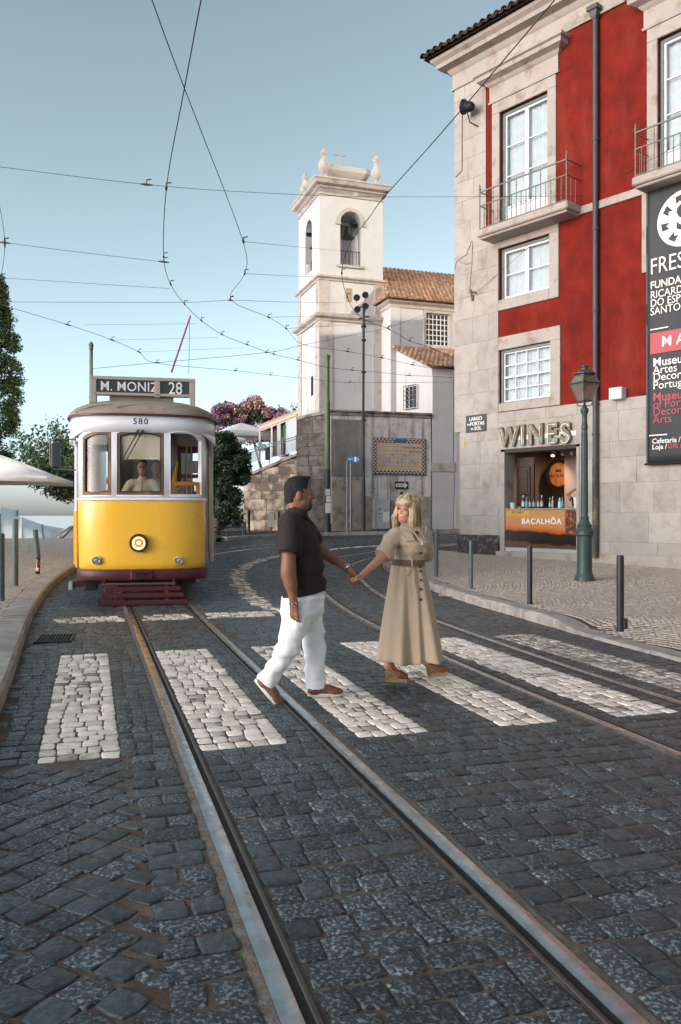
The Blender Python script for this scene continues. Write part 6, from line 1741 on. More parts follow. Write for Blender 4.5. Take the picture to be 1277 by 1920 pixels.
# painted town view: little blue house shapes
rr = random.Random(4)
mb = MB()
for k in range(60):
    x = a0_ + .4 + rr.random() * (w_ - .9); hh = .55 * math.exp(-((x - (a0_ + w_ * .48)) / .45) ** 2) + .12
    z = z0_ + .42 + rr.random() * hh; ww = rr.uniform(.04, .1)
    mb.add([(x, -.0595, z), (x + ww, -.0595, z), (x + ww, -.0595, z + .012), (x, -.0595, z + .012)], [(0, 1, 2, 3)]); mb.add([(x, -.0595, z + .012), (x + .01, -.0595, z + .012), (x + .01, -.0595, z + ww), (x, -.0595, z + ww)], [(0, 1, 2, 3)])
mb.build('painted_view', mat('pale_blue_glaze', (.20, .24, .31), .4), tp, fix=False)['kind'] = 'stuff'
# direction sign, service board, blue sign on two posts
sg = thing('arrow_sign', 'small dark red sign with a white arrow and cross on the wall', 'sign', ret.location, ret.rotation_euler.z)
a0_, z1_ = RWp(740, 903); a1_, z0_ = RWp(764.5, 917)
MB().box((a0_, -.055, z0_), (a1_, -.03, z1_), .006).build('plate', mat('maroon_plate', (.045, .016, .018), .4), sg)
wd, hd_ = a1_ - a0_, z1_ - z0_
MB().prism([(a0_ + .03, z0_ + hd_ * .27), (a0_ + wd * .72, z0_ + hd_ * .27), (a0_ + wd * .72, z0_ + .02), (a1_ - .02, z0_ + hd_ / 2), (a0_ + wd * .72, z1_ - .02), (a0_ + wd * .72, z0_ + hd_ * .73), (a0_ + .03, z0_ + hd_ * .73)], -.06, -.0555, I4).build('arrow', wl, sg)
MB().box((a0_ + .07, -.062, z0_ + hd_ * .45), (a0_ + .16, -.0605, z0_ + hd_ * .55)).box((a0_ + .10, -.063, z0_ + hd_ * .34), (a0_ + .13, -.0615, z0_ + hd_ * .66)).build('cross_mark', M_ink, sg)
MB().box((a0_ + .2, -.062, z0_ + hd_ * .53), (a0_ + .42, -.0605, z0_ + hd_ * .6)).build('small_print', M_ink, sg); MB().box((a0_ + .22, -.062, z0_ + hd_ * .40), (a0_ + .40, -.0605, z0_ + hd_ * .47)).build('small_print', M_ink, sg)
cb = thing('service_cabinet', 'pale grey utility cabinet covered in notices below the tile panel', 'cabinet', ret.location, ret.rotation_euler.z)
a0_, z1_ = RWp(701, 936, .2); a1_, z0_ = RWp(731, 992, .2)
MB().box((a0_, -.25, z0_), (a1_, -.03, z1_), .015).build('cabinet_body', mat('cabinet_grey', (.42, .45, .46), .5, var=.15, scale=5, col2=(.30, .33, .34), mix=(.5, .7)), cb)
MB().box((a0_ + .13, -.258, z0_ + .05), (a1_ - .03, -.25, z1_ - .05), .004).build('cabinet_door', mat('cabinet_door_grey', (.5, .52, .52), .5, var=.12, scale=6), cb)
for k in range(14):
    x, z = a0_ + rr.uniform(.15, .5), z0_ + rr.uniform(.35, 1.1); MB().box((x, -.2605, z), (x + rr.uniform(.03, .09), -.2585, z + rr.uniform(.02, .07))).build('notice', M_ink if k % 2 else wl, cb)
MB().box((a0_ + .38, -.262, z0_ + .32), (a1_ - .06, -.2585, z0_ + .72)).build('notice', wl, cb)
y = 33.9; b = at(659, 995, y); b.z = G(y) + WALK
o = thing('blue_sign', 'blue finger sign on two grey posts before the retaining wall', 'sign', b)
k = y / FOC; Z = lambda v: CAM_H - (v - HZ) * k - b.z
for u in (651, 657.5): MB().tube([((u - 659) * k, 0, 0), ((u - 659) * k, 0, Z(864))], .035, 8).build('post', mat('galvanised_post', (.18, .20, .21), .45, metal=.4), o, smooth=40)
MB().box((-.15, -.06, Z(868)), (.36, -.03, Z(855)), .008).build('plate', mat('sign_blue', (.02, .16, .33), .4), o)
text('lettering', 'WC', o, (-.02, -.063, Z(861.5)), (math.pi / 2, 0, 0), .13, wl); MB().prism([(.12, Z(866)), (.2, Z(866)), (.2, Z(857)), (.12, Z(857))], -.063, -.061, I4).prism([(.25, Z(865)), (.30, Z(861)), (.25, Z(858))], -.063, -.061, I4).build('pictogram', wl, o)

# litter on the kerbs
for (u, v, l, lab) in ((838, 1120, .0, 'crumpled white paper in the gutter beside the kerb'), (955, 1041, WALK, 'white paper scrap at the foot of the wine counter')):
    b = gnd(u, v, l); mb = MB(); r2 = random.Random(u); vs = []
    for i in range(6):
        for j in range(4): vs.append((-.13 + i * .052 + r2.uniform(-.02, .02), -.05 + j * .035 + r2.uniform(-.015, .015), .012 + r2.random() * .05))
    tag(mb.add(vs, [(j + i * 4, j + 1 + i * 4, j + 5 + i * 4, j + 4 + i * 4) for i in range(5) for j in range(3)]).build('paper_scrap', mat('litter_paper', (.55, .56, .57), .7), None, loc=b), lab, 'paper')

# ------------------------------------------------------------------ overhead wires
M_wire = mat('overhead_wire', (.025, .028, .034), .6)
M_insul = mat('dark_hanger', (.05, .045, .045), .6)
def wire(label, pts, r, z=6.0, nodes=(), sm=5, thick=None):
    """pts: photograph pixels, height above datum gives the distance unless one is given"""
    P = []
    for p in pts:
        if len(p) == 3: P.append(at(*p))
        else: P.append(at(p[0], p[1], FOC * (z - CAM_H) / (HZ - p[1])))
    o = thing('overhead_wire', label, 'wire', (0, 0, 0), 0, 'overhead tram wires and span wires')
    path = spline(P, sm) if len(P) > 2 else P
    MB().tube(path, r * .8, 6).build('cable', M_wire, o, smooth=60)
    for i in nodes:
        p = P[i]; d = (P[min(i + 1, len(P) - 1)] - P[max(i - 1, 0)]).normalized()
        MB().tube([p - d * .10, p - d * .03, p + d * .03, p + d * .10], [.008, .018, .018, .008], 6).tube([p, p + Vector((0, 0, .07)), p + Vector((.07, 0, .08))], .011, 5).build('hanger', M_insul, o, smooth=40)
    return o
wire('thick contact wire over the yellow tram, bending to the right', [(392, -60), (377, 0), (346, 165), (312, 353), (307, 482), (320, 533), (346, 570), (377.6, 601), (416, 627), (463, 646), (513.6, 664), (559, 675), (609.5, 688), (660, 694), (718, 699), (767, 704), (819.5, 706), (900, 712)], .008, 6.0, (3, 4, 5, 6, 7, 8, 9, 10, 11, 13, 15))
wire('contact wire crossing the sky from top middle to above the church wall', [(262, -60), (285, 0), (346, 166), (456, 453), (459, 513), (432.5, 562), (504, 595), (536.6, 616), (568, 646), (652, 659), (716, 671), (774, 684), (860, 700)], .007, 6.0, (3, 4, 5, 6, 7, 9, 10, 11), 4)
wire('contact wire coming down from the red roof past the belfry', [(1080, -50), (1040, 0), (827, 250), (720, 370), (692, 408), (655, 459), (641, 512), (651, 557), (667, 585), (689, 602), (729, 617), (768.6, 639), (807, 652), (870, 680)], .008, 6.0, (3, 6, 7, 10, 11, 12))
wire('topmost span wire from left edge to the red house', [(-40, 308, 12.2), (275, 346, 12.8), (500, 362, 14.5), (720, 369, 17), (1110, 367.5, 20.05)], .005, nodes=(1,))
wire('second span wire from the left edge to the contact wire', [(-30, 451, 14.6), (9, 455, 14.6), (150, 473, 14.7), (307, 491, 14.7)], .005, nodes=(1, 3))
wire('third span wire from the left edge to the contact wire', [(-30, 519, 16.6), (3, 521, 16.6), (318, 541, 16.6)], .005, nodes=(1,))
wire('level span wire from the left edge to the belfry foot', [(-30, 566, 18.6), (336, 567, 18.2), (432, 563, 18.0), (530, 566, 22), (644, 568, 37.8)], .006, nodes=(2,))
wire('drooping feeder wire low across the sky behind the tram sign', [(-20, 564, 19), (4, 572, 19), (127.5, 609, 20), (210, 637.5, 21), (260.6, 660, 22), (294, 681, 23), (442, 695, 25), (507.6, 703, 26.5), (614, 714, 33.4), (656, 717, 33.7), (798, 717, 34), (860, 716, 34)], .008, nodes=(2, 3, 4, 6, 7, 9))
wire('feeder wire rising from the green pole behind the tram to the chapel', [(175, 691, 24.4), (294, 680, 24), (500, 661, 25), (568, 647, 26), (681, 624, 34), (728, 614, 35), (830, 578, 37.0)], .008, nodes=(1, 2, 5))
wire('short thin span wire ending above the tram pole tip', [(160, 609, 20), (368, 607, 19.8)], .004)
wire('thin span wire tied to the upper drooping feeder', [(210, 637.5, 21), (409, 633, 21)], .004)
wire('thin span wire tied to the lower drooping feeder', [(260.6, 660, 22), (459, 652, 22.3)], .004)
wire('span wire from the crossing contact wire to the bell arch', [(457, 453, 14), (560, 463, 22), (640, 471, 38.1)], .006, nodes=(0,))
wire('span wire from the contact wire bend to the belfry ledge', [(459, 513, 15.9), (560, 518, 22), (632, 521, 37.7)], .006)
wire('thin span wire reaching the tower just under its ledge', [(504, 595, 19.5), (648, 591, 37.8)], .006)
wire('thin span wire reaching the floodlight mast', [(536.6, 616, 20.7), (678, 608, 34.1)], .006)
wire('guy wire rising from the wall anchor across the red facade', [(889, 552, 22.3), (1108, 368, 20.0), (1300, 256, 17)], .006, nodes=(1,))
wire('short wire bit at the left edge above the cypress', [(-12, 330, 14), (9, 455, 14.6), (-6, 560, 15)], .006, nodes=(1,))
wire('thin drop wire from the pole on the left to the drooping feeder', [(3, 570, 19), (-30, 560, 19)], .004)
# ------------------------------------------------------------------ cafe terrace on the left, far terrace, plants
M_canv = mat('white_canvas', (.74, .73, .72), .85, var=.06, scale=3, bump=.1, bscale=12)
M_canvg = mat('grey_tent_canvas', (.72, .71, .69), .7, var=.06, scale=2)
M_leaf = mat('dark_leaf', (.035, .065, .030), .55, rnd=.55, spec=.3)
M_leaf2 = mat('mid_leaf', (.050, .085, .040), .55, rnd=.5, spec=.3)
M_cyp = mat('cypress_leaf', (.034, .055, .022), .65, rnd=.5, spec=.2)
M_bark = mat('bark', (.09, .065, .05), .9, bump=.6, bscale=25)
def leaves(name, pts, size, m, parent, seed=1, aspect=1.6, up=.3):
    """leaf-sized faces spread over points (x, y, z); one crown mesh"""
    rg = np.random.default_rng(seed); P = np.array(pts); n = len(P)
    d = rg.normal(size=(n, 3)); d /= np.linalg.norm(d, axis=1)[:, None]
    e = rg.normal(size=(n, 3)); e -= d * (e * d).sum(1)[:, None]; e /= np.linalg.norm(e, axis=1)[:, None]
    f = np.cross(d, e)
    s = size * rg.uniform(.6, 1.3, n)[:, None]
    V = np.empty((n, 4, 3)); V[:, 0] = P - d * s * aspect * .5; V[:, 1] = P + e * s * .38 + f * s * .08; V[:, 2] = P + d * s * aspect * .5; V[:, 3] = P - e * s * .38 + f * s * .08
    me = bpy.data.meshes.new(name); me.vertices.add(4 * n); me.vertices.foreach_set('co', V.ravel())
    me.loops.add(4 * n); me.loops.foreach_set('vertex_index', np.arange(4 * n, dtype=np.int32)); me.polygons.add(n)
    me.polygons.foreach_set('loop_start', np.arange(0, 4 * n, 4, dtype=np.int32)); me.polygons.foreach_set('loop_total', np.full(n, 4, dtype=np.int32))
    me.update(calc_edges=True); me.materials.append(m)
    return link_mesh(name, me, parent)
def clumps(rg, centers, n, rad_):
    out = []
    for c in centers:
        q = rg.normal(size=(n, 3)); q /= np.linalg.norm(q, axis=1)[:, None]; q *= (rg.random(n) ** .45)[:, None] * rad_
        q[:, 2] *= .8; out.append(q + np.array(c))
    return np.concatenate(out)
rg = np.random.default_rng(5)
# cypress at the picture edge
y = 24.5; b = at(-14, 965, y); b.z = G(y)
o = thing('cypress_tree', 'tall dark cypress cut by the left edge of the picture', 'tree', b)
MB().tube([(0, 0, 0), (.05, 0, 2), (0, 0, 6.5)], [.16, .12, .03], 8).build('trunk', M_bark, o, smooth=60)
cs = []
for k in range(330):
    z = rg.uniform(2.5, 8.1); f = (z - 2.0) / 6.3
    rmax = .80 * math.sin(min(1, f * 1.9 + .2) * math.pi / 2) * (1 - max(0, f - .55) / .5) ** .75
    a = rg.uniform(0, 6.28); r_ = rmax * math.sqrt(rg.uniform(.35, 1.0)); cs.append((r_ * math.cos(a), r_ * math.sin(a), z))
leaves('crown', clumps(rg, cs, 95, .21), .050, M_cyp, o, 3, 2.2)
# sparse tree behind the left parasol
y = 23.0; b = at(148, 965, y); b.z = G(y) - .3
o = thing('plane_tree', 'leafy tree with spreading branches behind the tram mirror', 'tree', b)
br = MB(); br.tube([(0, 0, 0), (.05, 0, 1.6), (.0, .1, 2.4)], [.13, .10, .07], 8)
pts = []
for (u, v) in ((42, 828), (50, 850), (58, 835), (75, 818), (100, 805), (112, 812), (60, 868), (48, 870), (90, 845), (105, 860), (82, 885), (70, 905), (95, 905), (112, 895), (120, 840), (125, 870), (130, 820), (122, 905), (88, 862), (118, 855)):
    e = at(u, v, y + rg.uniform(-.8, .8)) - b; s_ = Vector((.0, .1, rg.uniform(1.7, 2.6)))
    m_ = s_.lerp(e, .5) + Vector((0, 0, -.15)); br.tube([s_, m_, e], [.035, .022, .008], 5)
    for t in np.linspace(.35, 1.08, 22):
        c = s_.lerp(m_, t * 2) if t < .5 else m_.lerp(e, t * 2 - 1)
        pts += [tuple(c + Vector(rg.normal(size=3) * (.07 + .05 * t))) for _ in range(16)]
br.build('trunk', M_bark, o, smooth=60); leaves('crown', pts, .075, M_leaf2, o, 8, 1.7)
# dense dark tree right of the tram
y = 31.5; b = at(425, 1004, y); b.z = G(y)
o = thing('street_tree', 'dense dark green tree between the tram and the terrace wall', 'tree', b)
MB().tube([(-.4, 0, 0), (-.3, .1, 1.6), (-.2, 0, 3.0)], [.16, .12, .06], 8).build('trunk', M_bark, o, smooth=60)
cs = []
for k in range(250):
    u, v = rg.uniform(388, 462), rg.uniform(812, 985)
    if u > 447 and not (850 < v < 905) or (u > 436 and v < 835): continue
    c = at(u, v, y + rg.uniform(-.3, 1.4)) - b; cs.append(tuple(c))
leaves('crown', clumps(rg, cs, 120, .27), .085, M_leaf, o, 9, 1.6)
# bougainvillea over the terrace
y = 43.0; b = at(480, 965, y); b.z = 2.2
o = thing('bougainvillea', 'large pink and purple bougainvillea blooming above the terrace roof', 'plant', b)
MB().tube([(0, 0, 0), (.3, 0, 1.5), (-.2, .2, 3.2)], [.12, .08, .04], 8).build('stem', M_bark, o, smooth=60)
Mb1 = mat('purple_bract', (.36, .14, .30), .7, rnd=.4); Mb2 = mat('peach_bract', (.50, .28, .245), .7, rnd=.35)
top = [(405, 762), (430, 757), (452, 762), (475, 742), (483, 741), (492, 762), (505, 766), (525, 768), (548, 776), (565, 785)]
c1, c2, c3 = [], [], []
for k in range(360):
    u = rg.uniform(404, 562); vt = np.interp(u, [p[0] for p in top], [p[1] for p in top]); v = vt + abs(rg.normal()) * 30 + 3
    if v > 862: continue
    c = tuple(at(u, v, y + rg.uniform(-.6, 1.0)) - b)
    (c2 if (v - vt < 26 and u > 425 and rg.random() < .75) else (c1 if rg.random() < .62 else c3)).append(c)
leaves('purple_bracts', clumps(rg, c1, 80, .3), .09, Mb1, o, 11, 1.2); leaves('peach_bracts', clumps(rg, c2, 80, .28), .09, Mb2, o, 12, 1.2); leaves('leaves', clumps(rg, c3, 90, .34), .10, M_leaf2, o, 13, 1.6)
sp = []
br = MB()
for (u0, v0), (u1, v1) in (((450, 765), (423, 752)), ((446, 768), (457, 748)), ((452, 770), (463, 751)), ((535, 772), (523, 763)), ((545, 776), (560, 760)), ((552, 775), (546, 757))):
    p0, p1 = at(u0, v0, y) - b, at(u1, v1, y) - b; br.tube([p0, p0.lerp(p1, .5) + Vector((0, 0, .08)), p1], .012, 4)
    sp += [tuple(p0.lerp(p1, t) + Vector(rg.normal(size=3) * .05)) for t in np.linspace(.2, 1, 16)]
br.build('sprig', M_bark, o); leaves('sprig_leaves', sp, .09, M_leaf, o, 14, 1.6)
# parasols
def parasol(u, vtop, vedge, vval, half_px, y, label, m=M_canv, sq=True, rot=.2, ground=None, name='parasol'):
    k = y / FOC; zt, ze, zv = [CAM_H - (v - HZ) * k for v in (vtop, vedge, vval)]; r = half_px * k * (1.414 if sq else 1)
    gz = G(y) + WALK if ground is None else ground
    b = at(u, HZ, y); b.z = gz
    o = thing(name, label, 'parasol', b, rot, 'white parasols of the cafes')
    n = 4 if sq else 8; sub = 4; mb = MB(); rings = []
    for f, zz in ((.02, zt), (.3, zt + (ze - zt) * .27), (.65, zt + (ze - zt) * .66), (1, ze), (1.005, zv)):
        rg_ = []
        for q in range(n):
            a0, a1 = math.pi / n + 2 * math.pi * q / n, math.pi / n + 2 * math.pi * (q + 1) / n
            for s_ in range(sub):
                t = s_ / sub; sagg = .05 * math.sin(math.pi * t) * f
                x = (math.cos(a0) * (1 - t) + math.cos(a1) * t) * r * f; yy = (math.sin(a0) * (1 - t) + math.sin(a1) * t) * r * f
                rg_.append((x, yy, zz - gz - (sagg if f < 1 else -.03 * math.sin(math.pi * t))))
        rings.append(rg_)
    mb.loft(rings, cap=False); c = mb.build('canopy', m, o, smooth=50, fix=False); q = c.modifiers.new('t', 'SOLIDIFY'); q.thickness = .006
    MB().tube([(0, 0, 0), (0, 0, zt - gz - .03)], .03, 10).build('pole', mat('parasol_pole', (.4, .4, .38), .5), o, smooth=40)
    for q in range(n):
        a = math.pi / n + 2 * math.pi * q / n; MB().bar((0, 0, zt - gz - .45), (math.cos(a) * r * .6, math.sin(a) * r * .6, zt + (ze - zt) * .66 - gz - .02), .018).build('rib', mat('parasol_pole', (.4, .4, .38), .5), o)
    return o
parasol(-8, 851, 898, 908, 118, 20.5, 'large white parasol cut by the left edge of the picture', rot=.12)
parasol(140, 884, 899, 907, 62, 24.0, 'small white parasol behind the large one, half hidden by the tram', M_canvg, rot=.4)
TZ = 3.55
parasol(452, 793, 812, 822, 46, 40.5, 'white gazebo parasol on the far terrace below the bougainvillea', rot=.5, ground=TZ - .6)
parasol(420, 816, 824, 834, 34, 39.0, 'lower white parasol on the far terrace right of the tram roof', rot=.3, ground=TZ - .9)
parasol(505, 812, 822, 828, 26, 42.0, 'white parasol behind the terrace kiosk posts', rot=.1, ground=TZ - .4)
# tents of the lower level beyond the terrace edge
def tent(label, rows, m):
    """loft through rows of photograph points (u, v, distance)"""
    R_ = [[at(*p) for p in r] for r in rows]; b = R_[0][0].copy(); b.z = -7
    o = thing('terrace_tent', label, 'tent', b, 0, 'white tent roofs of the lower terrace')
    mb = MB(); mb.loft([[p - b for p in r] for r in R_], closed=False, cap=False); c = mb.build('canvas_roof', m, o, smooth=4, fix=False)
    q = c.modifiers.new('t', 'SOLIDIFY'); q.thickness = .02
    for i in range(len(R_[0])): MB().tube([r[i] - b + Vector((0, 0, .03)) for r in R_], .035, 5).build('canvas_seam', M_pipe if i % 2 else m, o)
    for r in (R_[0], R_[-1]):
        for p in (r[0], r[-1]): MB().tube([Vector((p.x - b.x, p.y - b.y, 0)), p - b], .05, 8).build('tent_post', M_pipe, o)
    return o
tent('pale tent roof with a peaked edge behind the left bollards', [[(-60, 962, 46), (-30, 955, 46), (0, 950, 46), (33, 958, 46)], [(-60, 985, 41), (-30, 984, 41), (0, 985, 41), (33, 992, 41)], [(-60, 1012, 37), (-30, 1012, 37), (0, 1012, 37), (33, 1014, 37)]], M_canv)
tent('long grey white tent roof sloping down towards the tram', [[(-40, 958, 40), (0, 965, 40), (40, 970, 40), (80, 985, 40), (122, 992, 40)], [(-40, 985, 37), (0, 985, 37), (40, 988, 37), (80, 1000, 37), (118, 1001, 37)], [(-40, 1024, 33), (0, 1024, 33), (40, 1024, 33), (84, 1024, 33), (95, 1024, 33)]], M_canvg)
tent('cream tent gable with slotted side next to the tram', [[(133, 988, 38), (140, 985, 38), (150, 982, 38)], [(92, 1016, 35), (110, 1018, 35), (150, 1018, 35)]], mat('cream_canvas', (.50, .45, .38), .8))
y = 29.0; p0, p1 = at(-60, 1017, y), at(150, 1016, y)
tag(MB().bar(p0, p1, .14, .16, .01).build('terrace_edge_beam', M_pipe, None), 'low dark metal beam along the terrace edge', 'railing')

# far terrace: kiosk, railing
y = 38.0
kb = at(485, 880, y); kb.z = 3.0
ki = thing('terrace_kiosk', 'white framed terrace kiosk with cream roof beside the church', 'kiosk', kb, 0)
def kp(u, v, yy=y): return at(u, v, yy) - kb
yl, yr = 39.5, 36.8
fd = lambda u: yl + (yr - yl) * (u - 485) / 70
MB().loft([[kp(485, 801, yl), kp(557, 772, yr), kp(557, 768, yr + 2), kp(485, 797, yl + 2)], [kp(485, 810, yl), kp(557, 783, yr), kp(557, 779, yr + 2), kp(485, 806, yl + 2)]]).build('kiosk_roof', mat('cream_fascia', (.46, .38, .28), .7), ki)
MB().bar(kp(485, 806, yl - .02), kp(557, 778, yr - .02), .05, .06).build('gutter', mat('cream_fascia', (.46, .38, .28), .7), ki)
for u, v0, v1 in ((487, 808, 864), (509.5, 798, 858), (537.5, 788, 852), (523, 795, 855)):
    MB().bar(kp(u, v1, fd(u)), kp(u, v0, fd(u)), .08 if u != 523 else .16).build('post', M_wframe, ki)
MB().add([kp(539, 790, fd(539)), kp(556, 783, fd(556)), kp(556, 845, fd(556)), kp(539, 851, fd(539))], [(0, 1, 2, 3)]).build('glass_panel', mat('kiosk_glass', (.42, .47, .48), .2), ki)
MB().add([kp(511, 798, fd(511) + .6), kp(537, 788, fd(537) + .6), kp(537, 851, fd(537) + .6), kp(511, 857, fd(511) + .6)], [(0, 1, 2, 3)]).build('dark_room', mat('kiosk_dark', (.05, .04, .035), .8), ki)
MB().add([kp(529, 797, fd(529) + .3), kp(534, 796, fd(534) + .3), kp(535, 824, fd(535) + .3), kp(529, 826, fd(529) + .3)], [(0, 1, 2, 3)]).build('green_apron', mat('green_cloth', (.02, .17, .06), .8), ki)
MB().box(tuple(kp(497, 862, 40.2)), tuple(kp(507, 838, 40.5)), .02).build('bar_fridge', mat('fridge_dark', (.05, .05, .055), .4), ki)
rl = thing('terrace_railing', 'grey metal railing along the top of the terrace wall', 'railing', kb, 0)
rp = [(436, 853, 845, 880, 39.0), (459, 847, 838, 872, 38.0), (487, 838, 830, 863, 37.4), (519, 829, 820, 856, 36.6), (530, 826, 818, 853, 36.2), (556, 818, 815, 846, 35.8)]
for q in (0, 4.5):
    MB().tube([kp(u, v + q, yy) for u, v, vt, vb, yy in rp], .022, 6).build('handrail', mat('railing_grey', (.14, .16, .165), .5), rl)
for (u, v, vt, vb, yy) in rp: MB().bar(kp(u, vb, yy), kp(u, vt, yy), .05).build('railing_post', mat('railing_grey', (.14, .16, .165), .5), rl)
for k in range(14):
    u = 522 + k * .75 + 0; 
    MB().tube([kp(519 + k * .9, 856 - k * .25, 36.6 - k * .03), kp(519 + k * .9, 829 - k * .25, 36.6 - k * .03)], .010, 4).build('railing_bar', mat('railing_grey', (.14, .16, .165), .5), rl) if k % 3 == 0 else None
MB().add([kp(460, 850, 37.9), kp(487, 841, 37.35), kp(487, 862, 37.35), kp(460, 872, 37.9)], [(0, 1, 2, 3)]).build('glass_panel', glass_mat('railing_glass', (.45, .5, .5), .05, 1.5, .25, (.2, .22, .22)), rl)
# terrace slab behind the wall
a_, b_, c_, d_ = at(455, 896, 36.9), at(556, 856, 35.6), at(556, 856, 50), at(400, 896, 50)
for q in (a_, b_, c_, d_): q.z = 3.0 if q in (a_, d_) else 3.6
tag(MB().add([a_, b_, c_, d_], [(0, 1, 2, 3)]).build('terrace_floor', M_calc, None, fix=False), kind='structure')
# things at the foot of the terrace wall
for (u, vb, vt, yy, lab) in ((467, 1008, 965, 32.5, 'thin dark post at the left end of the terrace wall'), (459, 1008, 985, 31.8, 'short dark post on the pavement below the terrace wall'), (523, 1000, 962, 33.4, 'thin dark post next to the white board, behind the man'), (547, 1000, 958, 33.3, 'thin dark post between the man and the green pole')):
    b = at(u, vb, yy); b.z = G(yy) + WALK; o = thing('bollard', lab, 'bollard', b, 0, 'posts along the far pavement'); MB().lathe([(.05, 0), (.05, (vb - vt) * yy / FOC), (.03, (vb - vt) * yy / FOC + .02)], 10).build('post', M_bollg, o, smooth=40)
b = at(508, 1004, 32.6); b.z = G(32.6) + WALK
o = thing('menu_board', 'small white board on a brown foot below the terrace wall', 'board', b, .15)
MB().box((-.13, -.02, .24), (.12, .02, .80), .01).build('board', wl, o); MB().lathe([(.10, 0), (.09, .03), (.03, .06), (.03, .25)], 10).build('foot', mat('brown_foot', (.20, .09, .05), .6), o)
o = thing('low_barrier', 'low dark metal barrier on the pavement right of the tram', 'barrier', at(410, 1010, 31.0), 0); o.location.z = G(31) + WALK
for z in (.12, .30): MB().tube([(-.4, 0, z), (1.0, .2, z + .02)], .03, 6).build('barrier_rail', M_boll, o)
for x in (-.3, .3, .9): MB().tube([(x, .1, 0), (x, .1, .32)], .03, 6).build('barrier_leg', M_boll, o)
